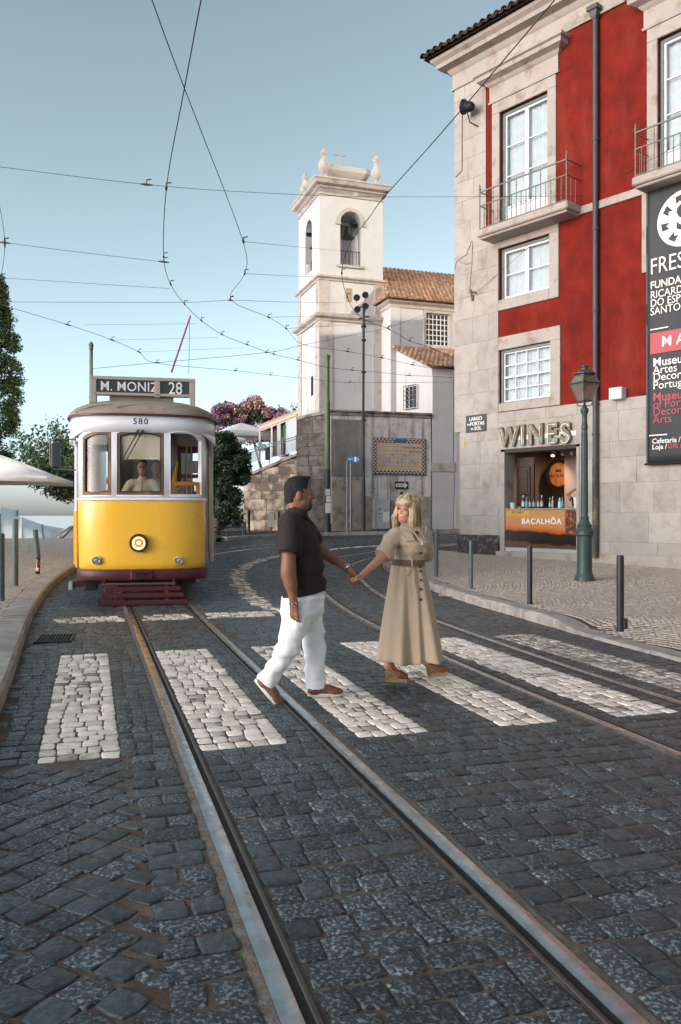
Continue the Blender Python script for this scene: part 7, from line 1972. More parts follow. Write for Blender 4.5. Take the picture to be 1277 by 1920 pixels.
# ------------------------------------------------------------------ people: smooth bodies grown from blended limbs, clothing as separate pieces
_rl = np.random.default_rng(21); _LAT = _rl.random((24, 24, 24))
def vnoise(P, f):
    Q = P * np.array(f); i = np.floor(Q).astype(int); t = Q - i; t = t * t * (3 - 2 * t); out = 0
    for a in (0, 1):
        for b in (0, 1):
            for c in (0, 1):
                w = (t[..., 0] if a else 1 - t[..., 0]) * (t[..., 1] if b else 1 - t[..., 1]) * (t[..., 2] if c else 1 - t[..., 2])
                out = out + w * _LAT[(i[..., 0] + a) % 24, (i[..., 1] + b) % 24, (i[..., 2] + c) % 24]
    return out - .5
class Field:
    """distance field on a grid; shapes are blended in, then a surface is drawn through zero"""
    def __init__(s, lo, hi, h):
        s.lo = np.array(lo, float); s.h = h; n = np.ceil((np.array(hi) - s.lo) / h).astype(int) + 1
        s.n = n; s.v = np.full(n, 1.0)
        s.ax = [s.lo[i] + h * np.arange(n[i]) for i in range(3)]
    def block(s, lo, hi):
        sl = []
        for i in range(3):
            a = max(0, int((lo[i] - s.lo[i]) / s.h)); b = min(s.n[i], int((hi[i] - s.lo[i]) / s.h) + 2); sl.append(slice(a, max(b, a)))
        P = np.stack(np.meshgrid(s.ax[0][sl[0]], s.ax[1][sl[1]], s.ax[2][sl[2]], indexing='ij'), -1)
        return tuple(sl), P
    def _mix(s, sl, d, k, sub=False):
        a = s.v[sl]
        if sub:
            d = -d; h = np.maximum(k - np.abs(a - d), 0) / k if k else 0; s.v[sl] = np.maximum(a, d) + h * h * k * .25
        else:
            h = np.maximum(k - np.abs(a - d), 0) / k if k else 0; s.v[sl] = np.minimum(a, d) - h * h * k * .25
        return s
    def cone(s, a, b, ra, rb, k=.02, sub=False, flat=1.0, fdir=None, cut=None):
        a = np.array(a, float); b = np.array(b, float); m = max(ra, rb) * max(1, 1) + k + .02
        sl, P = s.block(np.minimum(a, b) - m, np.maximum(a, b) + m)
        if P.size == 0: return s
        ba = b - a; t = np.clip(((P - a) @ ba) / max(ba @ ba, 1e-9), 0, 1)
        D = P - (a + t[..., None] * ba)
        if fdir is not None:
            fd = np.array(fdir, float); fd /= np.linalg.norm(fd); q = D @ fd; D = D + (q * (1 / flat - 1))[..., None] * fd
        d = np.linalg.norm(D, axis=-1) - (ra + (rb - ra) * t)
        if cut is not None:        # flat ends
            L_ = math.sqrt(ba @ ba); x = ((P - a) @ ba) / L_
            if 'a' in cut: d = np.maximum(d, -x)
            if 'b' in cut: d = np.maximum(d, x - L_)
        return s._mix(sl, d, k, sub)
    def ell(s, c, r, k=.02, X=None, sub=False):
        c = np.array(c, float); r = np.array(r, float); m = r.max() + k + .02
        sl, P = s.block(c - m, c + m)
        if P.size == 0: return s
        D = P - c
        if X is not None: D = D @ np.array(X).T          # rows of X are the local axes
        k0 = np.linalg.norm(D / r, axis=-1); k1 = np.linalg.norm(D / (r * r), axis=-1)
        return s._mix(sl, k0 * (k0 - 1) / np.maximum(k1, 1e-6), k, sub)
    def plane_cut(s, p, n, k=.004):
        """keep the side the normal points away from"""
        n = np.array(n, float); n /= np.linalg.norm(n)
        P = np.stack(np.meshgrid(*s.ax, indexing='ij'), -1); d = (P - np.array(p)) @ n
        s.v = np.maximum(s.v, d); return s
    def wrinkle(s, f, amp):
        P = np.stack(np.meshgrid(*s.ax, indexing='ij'), -1); s.v = s.v + amp * vnoise(P, f); return s
    def region(s, fn):
        P = np.stack(np.meshgrid(*s.ax, indexing='ij'), -1); s.v = np.maximum(s.v, fn(P)); return s
    def mesh(s, name, m, smooth=0):
        v = s.v; n = s.n - 1
        c = [v[i:n[0] + i, j:n[1] + j, k:n[2] + k] for i in (0, 1) for j in (0, 1) for k in (0, 1)]
        mn = np.minimum.reduce(c); mx = np.maximum.reduce(c); act = (mn < 0) & (mx >= 0)
        I = np.argwhere(act); idx = np.full(n, -1, dtype=np.int64); idx[act] = np.arange(len(I))
        cor = [(i, j, k) for i in (0, 1) for j in (0, 1) for k in (0, 1)]
        cv = np.stack([q[act] for q in c], 1); S = np.zeros((len(I), 3)); W = np.zeros(len(I))
        for a in range(8):
            for b in range(a + 1, 8):
                da = np.array(cor[b]) - np.array(cor[a])
                if np.abs(da).sum() != 1: continue
                x, y = cv[:, a], cv[:, b]; cr = (x < 0) != (y < 0); t = np.where(cr, x / np.where(cr, x - y, 1), 0)
                S += np.where(cr[:, None], np.array(cor[a]) + t[:, None] * da, 0); W += cr
        V = s.lo + (I + S / np.maximum(W, 1)[:, None]) * s.h
        Q = []
        for ax in range(3):
            o1, o2 = [a for a in range(3) if a != ax]
            sa = [slice(None)] * 3; sb = [slice(None)] * 3; sa[ax] = slice(0, -1); sb[ax] = slice(1, None)
            A, B = v[tuple(sa)] < 0, v[tuple(sb)] < 0; ed = np.argwhere(A != B)
            ed = ed[(ed[:, o1] > 0) & (ed[:, o2] > 0) & (ed[:, o1] < s.n[o1] - 1) & (ed[:, o2] < s.n[o2] - 1)]
            flip = A[tuple(ed.T)]
            def cid(d1, d2):
                e = ed.copy(); e[:, o1] -= d1; e[:, o2] -= d2; return idx[tuple(e.T)]
            q = np.stack([cid(1, 1), cid(0, 1), cid(0, 0), cid(1, 0)], 1)
            if ax == 1: flip = ~flip
            q[~flip] = q[~flip][:, ::-1]; Q.append(q)
        Q = np.concatenate(Q); Q = Q[(Q >= 0).all(1)]
        for _ in range(smooth):       # light relaxation along the quads
            acc = np.zeros_like(V); cnt = np.zeros(len(V))
            for a in range(4):
                b = (a + 1) % 4; np.add.at(acc, Q[:, a], V[Q[:, b]]); np.add.at(cnt, Q[:, a], 1); np.add.at(acc, Q[:, b], V[Q[:, a]]); np.add.at(cnt, Q[:, b], 1)
            V = V * .5 + .5 * acc / np.maximum(cnt, 1)[:, None]
        me = bpy.data.meshes.new(name); me.vertices.add(len(V)); me.vertices.foreach_set('co', V.ravel())
        me.loops.add(len(Q) * 4); me.loops.foreach_set('vertex_index', Q.ravel().astype(np.int32)); me.polygons.add(len(Q))
        me.polygons.foreach_set('loop_start', np.arange(0, 4 * len(Q), 4, dtype=np.int32)); me.polygons.foreach_set('loop_total', np.full(len(Q), 4, dtype=np.int32))
        me.update(calc_edges=True); me.materials.append(m); shade(me, True)
        return me
    def build(s, name, m, parent, smooth=1): return link_mesh(name, s.mesh(name, m, smooth), parent)

def axes(f, tilt=0.0):
    """head frame: f = direction the face looks (unit, roughly level)"""
    f = Vector(f).normalized(); r = f.cross(Vector((0, 0, 1))).normalized(); u = r.cross(f)
    q = Matrix.Rotation(tilt, 3, f); r = q @ r; u = q @ u
    return f, r, u
def head_into(F_, c, f, r, u, s=1.0, fem=False, neck_to=None, nr=.055):
    A = np.array([r, f, u]); c = Vector(c); P = lambda x, y, z: c + (r * x + f * y + u * z) * s
    F_.ell(P(0, -.012, .035), (.075 * s, .097 * s, .092 * s), .02, A)
    F_.ell(P(0, .025, -.03), (.061 * s, .068 * s, .082 * s), .03, A)
    F_.ell(P(0, .045, -.085), ((.040 if fem else .048) * s, .042 * s, .030 * s), .035, A)
    F_.cone(P(-.045, .02, -.07), P(0, .055, -.092), .022 * s, .024 * s, .03).cone(P(.045, .02, -.07), P(0, .055, -.092), .022 * s, .024 * s, .03)
    F_.cone(P(-.035, .078, .014), P(.035, .078, .014), .012 * s, .012 * s, .02)
    for x in (-.031, .031): F_.ell(P(x, .094, -.003), (.017 * s, .013 * s, .010 * s), .012, A, sub=True); F_.ell(P(x * 1.15, .072, -.032), (.02 * s, .018 * s, .018 * s), .02, A)
    w = .0065 if fem else .0105; ny = .105 if fem else .112
    F_.cone(P(0, .088, .006), P(0, ny, -.030), (.006 if fem else .0075) * s, w * s, .012).cone(P(-.010, ny - .013, -.034), P(.010, ny - .013, -.034), .007 * s, .007 * s, .008)
    F_.cone(P(-.020, .086, -.062), P(.020, .086, -.062), .009 * s, .009 * s, .012)
    for x in (-.077, .077): F_.ell(P(x, -.008, -.012), (.010 * s, .020 * s, .031 * s), .008, A)
    if neck_to is not None: F_.cone(P(0, -.025, -.05), neck_to, nr * s, nr * 1.1 * s, .04)
    return P
def eyes(P, parent, f, r, u, s, col=(.03, .02, .015), wide=1.0):
    for x in (-.031, .031):
        q = P(x, .0775, -.003)
        MB().lathe([(.0005, .0115), (.006, .0098), (.010, .005), (.0115, 0), (.01, -.005)], 10).build('eye', mat('eye_white', (.36, .32, .30), .3), parent, smooth=60).matrix_local = Matrix.Translation(q) @ frame_matrix((0, 0, 0), r, u).to_3x3().to_4x4() @ Matrix.Rotation(math.pi / 2, 4, 'X') @ Matrix.Scale(s * 1.05, 4)
        g = P(x - .0025 * wide, .0878, -.003)
        MB().lathe([(.0075, 0), (.006, .0022), (.001, .003)], 10).build('iris', mat('iris_%d' % int(col[0] * 1000), col, .15), parent, smooth=60).matrix_local = Matrix.Translation(g) @ frame_matrix((0, 0, 0), r, u).to_3x3().to_4x4() @ Matrix.Rotation(math.pi / 2, 4, 'X') @ Matrix.Scale(s, 4)
def hand_into(F_, wrist, d, n, s=1.0, curl=.5, thumb=1, spread=.018, flat=.55):
    """palm and five fingers: d = direction of the hand, n = palm normal"""
    d = Vector(d).normalized(); n = Vector(n); n = (n - d * n.dot(d)).normalized(); w = d.cross(n).normalized()
    W_ = Vector(wrist)
    F_.cone(W_, W_ + d * .03 * s, .026 * s, .028 * s, .02, flat=.8, fdir=n)
    F_.cone(W_ + d * .035 * s + w * .012 * s, W_ + d * .082 * s + w * .020 * s, .024 * s, .020 * s, .02, flat=flat, fdir=n)
    F_.cone(W_ + d * .035 * s - w * .012 * s, W_ + d * .078 * s - w * .020 * s, .024 * s, .019 * s, .02, flat=flat, fdir=n)
    for i, (x, L_) in enumerate(((.030, .070), (.010, .080), (-.011, .075), (-.030, .058))):
        b = W_ + (d * .083 + w * x) * s; a = curl * (1 + .12 * i)
        d1 = (d * math.cos(a * .5) + n * math.sin(a * .5)); p1 = b + d1 * L_ * .45 * s
        d2 = (d * math.cos(a * 1.4) + n * math.sin(a * 1.4)); p2 = p1 + d2 * L_ * .32 * s
        d3 = (d * math.cos(a * 2.1) + n * math.sin(a * 2.1)); p3 = p2 + d3 * L_ * .23 * s
        F_.cone(b, p1, .0098 * s, .0092 * s, .004).cone(p1, p2, .0092 * s, .0082 * s, .003).cone(p2, p3, .0082 * s, .007 * s, .003)
    t0 = W_ + (d * .022 + w * .022 * thumb + n * .006) * s; t1 = t0 + (d * .035 + w * .022 * thumb + n * .014) * s; t2 = t1 + (d * .035 + w * .004 * thumb + n * .012) * s
    F_.cone(t0, t1, .015 * s, .0115 * s, .012).cone(t1, t2, .0112 * s, .0085 * s, .004)

M_skinm = mat('brown_skin', (.235, .105, .060), .5, var=.10, scale=14, sub=.08, spec=.35)
M_skinw = mat('tan_skin', (.52, .25, .155), .5, var=.07, scale=14, sub=.1, spec=.35)
M_skind = mat('light_tan_skin', (.36, .17, .11), .5, var=.07, scale=14, sub=.1)
M_polo = mat('dark_brown_pique', (.020, .0145, .0135), .85, var=.15, scale=9, bump=.25, bscale=220)
M_linen = mat('white_linen', (.80, .81, .82), .85, var=.05, scale=9, bump=.2, bscale=160)
M_beige_ = mat('beige_linen', (.47, .36, .26), .85, var=.07, scale=9, bump=.25, bscale=170)
M_hairm = mat('black_hair', (.012, .010, .010), .75, var=.3, scale=60, bump=.4, bscale=150)
M_grey = mat('grey_beard', (.10, .088, .080), .8, col2=(.03, .022, .02), scale=30, mix=(.40, .62), bump=.6, bscale=160)
M_shoe = mat('tan_leather', (.16, .062, .028), .5, var=.2, scale=10)
M_sole = mat('white_rubber', (.60, .57, .52), .6, var=.06, scale=8)

# ---- the man, in profile, walking to the right
YM = 6.42
mb0 = gnd(560, 1308); mb0 = Vector((at(560, 1308, YM).x, YM, 0))
man = thing('person', 'man in dark brown polo shirt and white trousers walking on the crossing', 'person', mb0, 0, 'couple holding hands on the crossing')
def m_(u, v, dy=0.0): return at(u, v, YM + dy) - mb0
hc = m_(561, 926, .02); f, r, u = axes((.985, .17, .02), 0)
body = Field(m_(505, 1180, -.30), m_(700, 885, .45), .0055)
P = head_into(body, hc, f, r, u, 1.06, neck_to=m_(552, 978, .02), nr=.062)
sh_n, el_n, wr_n = m_(543, 1000, -.20), m_(541, 1066, -.235), m_(551, 1131, -.22)
body.cone(sh_n, el_n, .062, .050, .02).cone(el_n, wr_n, .050, .030, .03).cone(m_(540, 1078, -.235), m_(545, 1095, -.235), .05, .045, .03)
hand_into(body, wr_n, (.02, .02, -1), (.55, .8, .1), 1.02, .45, thumb=-1)
sh_f, el_f, wr_f = m_(572, 990, .22), m_(606, 1037, .24), m_(656, 1068, .14)
body.cone(sh_f, el_f, .060, .048, .02).cone(el_f, wr_f, .048, .030, .03)
hd = (m_(676, 1092, .12) - wr_f).normalized()
hand_into(body, wr_f, hd, (-.35, -.45, -.8), 1.0, .75, thumb=1)
bodyo = body.build('body', M_skinm, man, 1)
eyes(P, man, f, r, u, 1.05)
MB().tube([P(-.014, .092, -.062), P(0, .098, -.0615), P(.014, .092, -.062)], .0035, 6).build('mouth', mat('dark_lip', (.10, .035, .03), .5), man)
for x in (-.031, .031): MB().tube([P(x * .5, .090, .020), P(x, .092, .026), P(x * 1.6, .080, .020)], .0045, 5).build('eyebrow', M_hairm, man)
hA = np.array([r, f, u]); hcn = np.array(hc)
hair = Field(m_(525, 975, -.16), m_(600, 880, .2), .005)
hair.ell(P(0, -.012, .036), (.0825, .1065, .1015), .01, hA).ell(P(0, -.048, -.035), (.064, .064, .074), .03, hA).ell(P(0, .052, .118), (.042, .040, .014), .02, hA)
def hreg(Q):
    D = (Q - hcn) @ hA.T; x, y, z = D[..., 0], D[..., 1], D[..., 2]
    low = np.interp(y, [-.13, -.035, -.014, .03], [-.078, -.066, .004, -.004])      # round the ear, down to the nape
    return np.maximum(low - z, y - (.034 + .50 * np.clip(z - .01, 0, .12)))
hair.region(hreg).wrinkle((80, 80, 40), .007); hair.build('hair', M_hairm, man, 0)
def greg(Q):
    D = (Q - hcn) @ hA.T; x, y, z = D[..., 0], D[..., 1], D[..., 2]
    return np.maximum.reduce([np.abs(y - .024) - .015, z - .040, -.022 - z, .03 - x * gsgn])
for gsgn in (-1, 1):
    gs = Field(m_(525, 975, -.16), m_(600, 880, .2), .005); gs.ell(P(0, -.012, .036), (.0830, .1060, .1010), .01, hA)
    gs.region(greg).wrinkle((80, 80, 40), .005); gs.build('grey_temple', mat('grey_hair', (.16, .15, .145), .7, var=.3, scale=70), man, 0)
sb_ = Field(m_(540, 985, -.16), m_(600, 905, .2), .005)
sb_.ell(P(0, .025, -.03), (.0665, .0735, .0875), .03, hA).ell(P(0, .047, -.088), (.054, .050, .036), .03, hA).ell(P(0, .055, -.105), (.036, .034, .026), .02, hA)
def breg(Q):
    D = ((Q - hcn) / 1.06) @ hA.T; x, y, z = D[..., 0], D[..., 1], D[..., 2]
    low = z + .052 - .35 * np.clip(.03 - y, 0, .1)                 # below the cheek line
    side = np.maximum(np.abs(y - .018) - .020, np.maximum(z - .03, -.1 - z))     # sideburn
    mouth = .016 - np.sqrt((x / 1.8) ** 2 + ((z + .063) / .55) ** 2 + np.clip(.07 - y, 0, 1) ** 2)
    return np.maximum(np.minimum(low, side), np.maximum(.0 - y - .0, mouth))
sb_.region(breg).wrinkle((70, 70, 70), .006); sb_.build('beard', M_grey, man, 0)
# polo shirt
sh = Field(m_(500, 1140, -.36), m_(640, 935, .40), .0065)
for (uc, v, rx, ry) in ((553, 985, .105, .185), (557, 1005, .155, .205), (563, 1030, .168, .200), (567, 1060, .172, .190), (569, 1090, .175, .188), (571, 1118, .170, .188)):
    sh.ell(m_(uc, v, .02), (rx, ry, .095), .07)
sh.ell(m_(545, 975, .02), (.075, .16, .06), .05)
sh.cone(m_(545, 990, -.175), m_(542, 1036, -.232), .085, .082, .035, cut='b')
sh.cone(m_(571, 988, .20), m_(592, 1022, .24), .083, .078, .035, cut='b')
sh.cone(m_(551, 972, .02), m_(558, 956, .02), .072, .066, .02, cut='b')
sh.wrinkle((9, 9, 6), .022).wrinkle((6, 6, 19), .014).wrinkle((26, 26, 14), .004)
nd = m_(614, 1106, 0) - m_(528, 1123, 0); sh.plane_cut(m_(571, 1114.5), (-nd.z, 0, nd.x) if -nd.z * 0 + nd.x < 0 else (nd.z, 0, -nd.x))
shirt = sh.build('polo_shirt', M_polo, man, 1)
# collar, placket, sleeve band
def strap(a, b, c, w, t, name, m, parent):
    pts = spline([a, b, c], 6); MB().tube(pts, [(w, t)] * len(pts), 8).build(name, m, parent, smooth=60)
cr_ = []
for k in range(11):
    a = math.pi * (k / 10) * 2 - math.pi; cr_.append(m_(559, 958, .02) + Vector((math.cos(a) * .078 - (.012 if k in (5,) else 0), math.sin(a) * .078, -.03 * math.cos(a) - .0 )))
mb = MB(); rin = [p + Vector((0, 0, .02)) for p in cr_]; rout = [m_(559, 963, .02) + Vector(((p - m_(559, 958, .02)).x * 1.28, (p - m_(559, 958, .02)).y * 1.28, -.03 * ((p - m_(559, 958, .02)).x / .078) - .018)) for p in cr_]
mb.loft([cr_, rin, rout], closed=False, cap=False); c_ = mb.build('collar', M_polo, man, smooth=60, fix=False); q = c_.modifiers.new('t', 'SOLIDIFY'); q.thickness = .006; q.offset = 0
for v, uu in ((966, 579), (975, 583.5)): MB().lathe([(.006, 0), (.005, .003)], 8, M=Matrix.Translation(m_(uu + 1.5, v, -.02)) @ Matrix.Rotation(rad(80), 4, 'Y')).build('button', M_sole, man)
ring_ = [m_(543.5, 1033, -.232) + Vector((math.cos(2 * math.pi * k / 20) * .0855, math.sin(2 * math.pi * k / 20) * .0855, .004 * math.cos(2 * math.pi * k / 20))) for k in range(20)]
MB().tube(ring_, .0055, 6, closed=True).build('sleeve_band', M_polo, man, smooth=60)
# trousers
tr = Field(m_(455, 1315, -.36), m_(640, 1095, .42), .007)
tr.ell(m_(570, 1125, .02), (.155, .175, .12), .05).ell(m_(562, 1140, .0), (.150, .165, .11), .06)
hipn, kn_n, an_n = m_(560, 1150, -.09), m_(541, 1212, -.12), m_(500, 1279, -.12)
hipf, kn_f, an_f = m_(580, 1150, .12), m_(588, 1215, .13), m_(593, 1292, .11)
tr.cone(hipn, kn_n, .112, .082, .06).cone(kn_n, an_n, .082, .076, .05, cut='b')
tr.cone(hipf, kn_f, .108, .080, .05).cone(kn_f, an_f, .080, .084, .05, cut='b')
tr.wrinkle((9, 9, 6), .026).wrinkle((7, 7, 24), .024).wrinkle((26, 26, 10), .010)
tr.build('trousers', M_linen, man, 1)
# wrist things
def loop(c, ax, rr, tube, name, m, n=20, sy=.8):
    ax = Vector(ax).normalized(); a = ax.orthogonal().normalized(); b = ax.cross(a)
    MB().tube([Vector(c) + a * math.cos(2 * math.pi * k / n) * rr + b * math.sin(2 * math.pi * k / n) * rr for k in range(n)], tube, 6, closed=True).build(name, m, man, smooth=60)
wd_ = (wr_f - el_f).normalized(); wc = wr_f - wd_ * .012
loop(wc, wd_, .0335, (.008, .004), 'watch_strap', mat('watch_leather', (.03, .02, .018), .5))
MB().lathe([(.02, 0), (.021, .006), (.017, .010)], 16, M=Matrix.Translation(wc + Vector((-.006, -.020, .024))) @ Vector((-.2, -.65, .75)).to_track_quat('Z', 'Y').to_matrix().to_4x4()).build('watch_case', M_chrome, man, smooth=40)
bd = (wr_n - el_n).normalized(); bc = wr_n + bd * .0; a_ = bd.orthogonal().normalized(); b_ = bd.cross(a_)
for k in range(14):
    p = bc + (a_ * math.cos(k * math.tau / 14) + b_ * math.sin(k * math.tau / 14)) * .034
    MB().lathe([(.001, -.006), (.005, -.003), (.006, 0), (.005, .003), (.001, .006)], 6, tuple(p)).build('bead', (M_sole if k % 2 else mat('bead_dark', (.05, .02, .02), .3)), man, smooth=60)
def shoe(heel, toe, up, name='shoe', parent=man, L_=.285):
    """boat shoe with white sole between heel and toe points"""
    heel, toe, up = Vector(heel), Vector(toe), Vector(up).normalized(); d = (toe - heel).normalized(); up = (up - d * up.dot(d)).normalized(); w = d.cross(up)
    C_ = lambda x, y, z: heel + d * x + w * y + up * z
    lo = [min(C_(a, b, c)[i] for a in (-.05, L_ + .05) for b in (-.08, .08) for c in (-.05, .14)) for i in range(3)]; hi = [max(C_(a, b, c)[i] for a in (-.05, L_ + .05) for b in (-.08, .08) for c in (-.05, .14)) for i in range(3)]
    A = np.array([d, w, up]); F_ = Field(lo, hi, .006)
    F_.ell(C_(L_ * .72, 0, .032), (L_ * .30, .050, .036), .03, A).ell(C_(L_ * .30, 0, .040), (L_ * .30, .040, .045), .03, A).cone(C_(.06, 0, .04), C_(.075, 0, .085), .042, .038, .03).cone(C_(L_ * .45, 0, .055), C_(L_ * .62, 0, .055), .032, .028, .03)
    F_.plane_cut(C_(0, 0, .012), -up)
    o = F_.build(name, M_shoe, parent, 1)
    n = 24; prof = []
    for k in range(n):
        a = math.tau * k / n; x = L_ * .5 + math.cos(a) * L_ * .515; wy = math.sin(a) * (.050 if math.cos(a) > 0 else .042); prof.append((x, wy))
    MB().loft([[C_(x, y, 0) for x, y in prof], [C_(x, y * 1.04, .008) for x, y in prof], [C_(x, y * 1.02, .024) for x, y in prof]]).build('sole', M_sole, o, smooth=40)
    MB().tube([C_(L_ * .50, -.03, .075), C_(L_ * .58, 0, .083), C_(L_ * .50, .03, .075), C_(L_ * .60, -.02, .072)], .004, 5).tube([C_(.05, -.045, .055), C_(L_ * .4, -.048, .06), C_(L_ * .52, -.036, .066)], .0035, 5).build('lace', M_sole, o)
    return o
shoe(m_(477, 1276, -.13), m_(517, 1321.5, -.15), (.72, 0, .69))
hf = m_(577, 1303, .10); tf = m_(642, 1305.5, .10); hf.z = .0; tf.z = .004
shoe(hf, tf, (0, 0, 1), L_=.275)

# ---- the woman, walking right, looking back over her shoulder
YW = 7.0
wb0 = Vector((at(775, 1275, YW).x, YW, 0))
wom = thing('person', 'blonde woman in long beige shirt dress and wedge sandals on the crossing', 'person', wb0, 0, 'couple holding hands on the crossing')
def w_(u, v, dy=0.0): return at(u, v, YW + dy) - wb0
hc = w_(766, 955, -.02); f, r, u = axes((-.66, -.75, .02), rad(-8))
wbody = Field(w_(640, 1125, -.70), w_(815, 905, .30), .0058)
P = head_into(wbody, hc, f, r, u, .97, True, w_(771, 1000, .03), .050)
wbody.ell(w_(778, 1003, -.01), (.10, .085, .07), .05)
wbody.ell(w_(784, 1015, -.06), (.055, .05, .06), .04)
s_w, e_w, wr_w = w_(736, 1008, -.10), w_(716, 1044, -.13), w_(685, 1073, -.30 + .0)
wr_w = (wr_f + mb0) - wb0 + Vector((.105, .0, -.035))
e_w = w_(717, 1045, -.22)
wbody.cone(s_w, e_w, .045, .040, .02).cone(e_w, wr_w, .040, .024, .03)
hand_into(wbody, wr_w, (m_(672, 1087, .10) + mb0 - wb0) - wr_w, (.2, .5, .85), .86, .8, thumb=-1)
wbody.build('body', M_skinw, wom, 1)
eyes(P, wom, f, r, u, 1.05, (.02, .018, .016), wide=1.0)
# smile: lips, teeth, brows, lashes
MB().tube([P(-.030, .074, -.047), P(-.016, .0905, -.058), P(0, .0955, -.062), P(.016, .0905, -.058), P(.030, .074, -.047)], [.002, .006, .0075, .006, .002], 8).build('mouth', mat('lip_rose', (.33, .09, .075), .4), wom, smooth=60)
MB().tube([P(-.025, .0815, -.0495), P(-.013, .0955, -.0570), P(0, .1005, -.0600), P(.013, .0955, -.0570), P(.025, .0815, -.0495)], [.0015, .0042, .0050, .0042, .0015], 8).build('teeth', mat('teeth_white', (.72, .70, .66), .3), wom, smooth=60)
for x in (-.031, .031):
    MB().tube([P(x * .5, .090, .016), P(x, .091, .021), P(x * 1.55, .078, .015)], .003, 5).build('eyebrow', mat('brown_brow', (.10, .055, .03), .7), wom)
    MB().tube([P(x * .55, .086, .000), P(x, .0915, .005), P(x * 1.5, .080, -.001)], .0026, 5).build('eyelash', M_hairm, wom)
hA = np.array([r, f, u]); hcn = np.array(hc)
M_blond = mat('blonde_hair', (.40, .265, .145), .5, var=.1, scale=5, rnd=.3)
nt = M_blond.node_tree; N = nt.nodes; L = nt.links; b = N['Principled BSDF']
tc = N.new('ShaderNodeTexCoord'); mp = N.new('ShaderNodeMapping'); mp.inputs['Scale'].default_value = (70, 70, 5); L.new(tc.outputs['Object'], mp.inputs[0])
nz = N.new('ShaderNodeTexNoise'); nz.inputs['Scale'].default_value = 1; nz.inputs['Detail'].default_value = 3; L.new(mp.outputs[0], nz.inputs['Vector'])
cr = N.new('ShaderNodeValToRGB'); L.new(nz.outputs[0], cr.inputs[0]); cr.color_ramp.elements[0].position = .36; cr.color_ramp.elements[0].color = (.20, .125, .070, 1); cr.color_ramp.elements[1].position = .62; cr.color_ramp.elements[1].color = (.62, .45, .27, 1)
L.new(cr.outputs[0], b.inputs['Base Color']); bp = N.new('ShaderNodeBump'); bp.inputs['Strength'].default_value = .5; bp.inputs['Distance'].default_value = .01; L.new(nz.outputs[0], bp.inputs['Height']); L.new(bp.outputs[0], b.inputs['Normal'])
hw = Field(w_(728, 1015, -.20), w_(806, 908, .22), .005)
hw.ell(P(0, -.012, .036), (.093, .112, .104), .01, hA)
def hq(x, y, z): return P(x, y, z)
for sx_ in (-1, 1):
    hw.cone(hq(sx_ * .074, .035, .03), hq(sx_ * .088, .045, -.09), .030, .034, .03).cone(hq(sx_ * .088, .045, -.09), hq(sx_ * .098, .030, -.215), .034, .018, .03)
    hw.cone(hq(sx_ * .06, -.05, .02), hq(sx_ * .075, -.05, -.17), .05, .032, .03)
hw.cone(hq(0, -.07, .0), hq(0, -.075, -.18), .065, .04, .04)
hw.cone(hq(-.055, .080, .066), hq(.055, .080, .066), .022, .022, .02).cone(hq(-.055, .084, .046), hq(.055, .084, .046), .014, .014, .02)
def whreg(Q):
    D = ((Q - hcn) / .97) @ hA.T; x, y, z = D[..., 0], D[..., 1], D[..., 2]
    face = .062 - np.sqrt(x ** 2 + (np.clip(z - .0, 0, 1) * 2.2) ** 2 + (np.clip(-(z + .07), 0, 1) * .6) ** 2 + (np.clip(.035 - y, 0, 1) * 2.0) ** 2)
    face = np.where(z > .034, -1, face)
    return face
hw.region(whreg).wrinkle((80, 80, 8), .006); hw.build('hair', M_blond, wom, 1)
rs_ = random.Random(11); mb = MB()
for k in range(260):       # loose strands over the moulded mass
    a = rs_.uniform(-2.75, 2.75); side = math.sin(a); bk = math.cos(a)      # a = 0 at the back of the head
    if abs(a) > 2.2: L_ = rs_.uniform(.05, .09)
    else: L_ = rs_.uniform(.18, .25)
    x0, y0 = side * .05, -bk * .06; x1, y1 = side * .102, -bk * .108 - .01; e = rs_.uniform(-.012, .012)
    mb.tube(spline([P(x0, y0 - .01, .128), P(x1 * .92, y1 * .92, .07), P(x1 * 1.0 + e, y1, -.02), P(x1 * 1.06 + e * 2, y1 * .9 + e, .03 - L_), P(x1 * 1.02 + e * 3, y1 * .85 + e, .0 - L_)] if abs(a) < 2.2 else [P(x0 * .8, .03, .135), P(side * .07, .085, .10), P(side * .075 + e, .106, .05), P(side * .08 + e, .104, .108 - L_)], 3), [.0028] * 13 if abs(a) < 2.2 else [.0026] * 10, 4)
mb.build('hair_strands', M_blond, wom, smooth=60)['kind'] = 'stuff'
# bodice with rolled sleeves
bo = Field(w_(690, 1075, -.36), w_(825, 978, .36), .006)
for (uc, v, rx, ry) in ((769, 996, .10, .13), (768, 1006, .150, .150), (772, 1020, .160, .150), (770, 1036, .145, .138), (766, 1052, .128, .125)):
    bo.ell(w_(uc, v, .0), (rx, ry, .062), .05)
bo.ell(w_(788, 1022, -.085), (.075, .07, .072), .04).ell(w_(772, 1022, -.115), (.07, .06, .068), .04)
bo.cone(w_(741, 1003, -.08), w_(719, 1040, -.20), .066, .070, .035, cut='b')
bo.cone(w_(722, 1034, -.188), w_(717.5, 1042, -.207), .074, .077, .008, cut='b')
bo.cone(w_(797, 1003, .06), w_(800, 1040, .12), .06, .06, .04)
vn = w_(783, 1010, -.14)
bo.cone(w_(772, 990, -.06), w_(790, 1019, -.17), .040, .012, .012, sub=True)
bo.wrinkle((12, 12, 9), .020).wrinkle((8, 8, 28), .014).wrinkle((34, 34, 16), .005)
bo.build('dress_bodice', M_beige_, wom, 1)
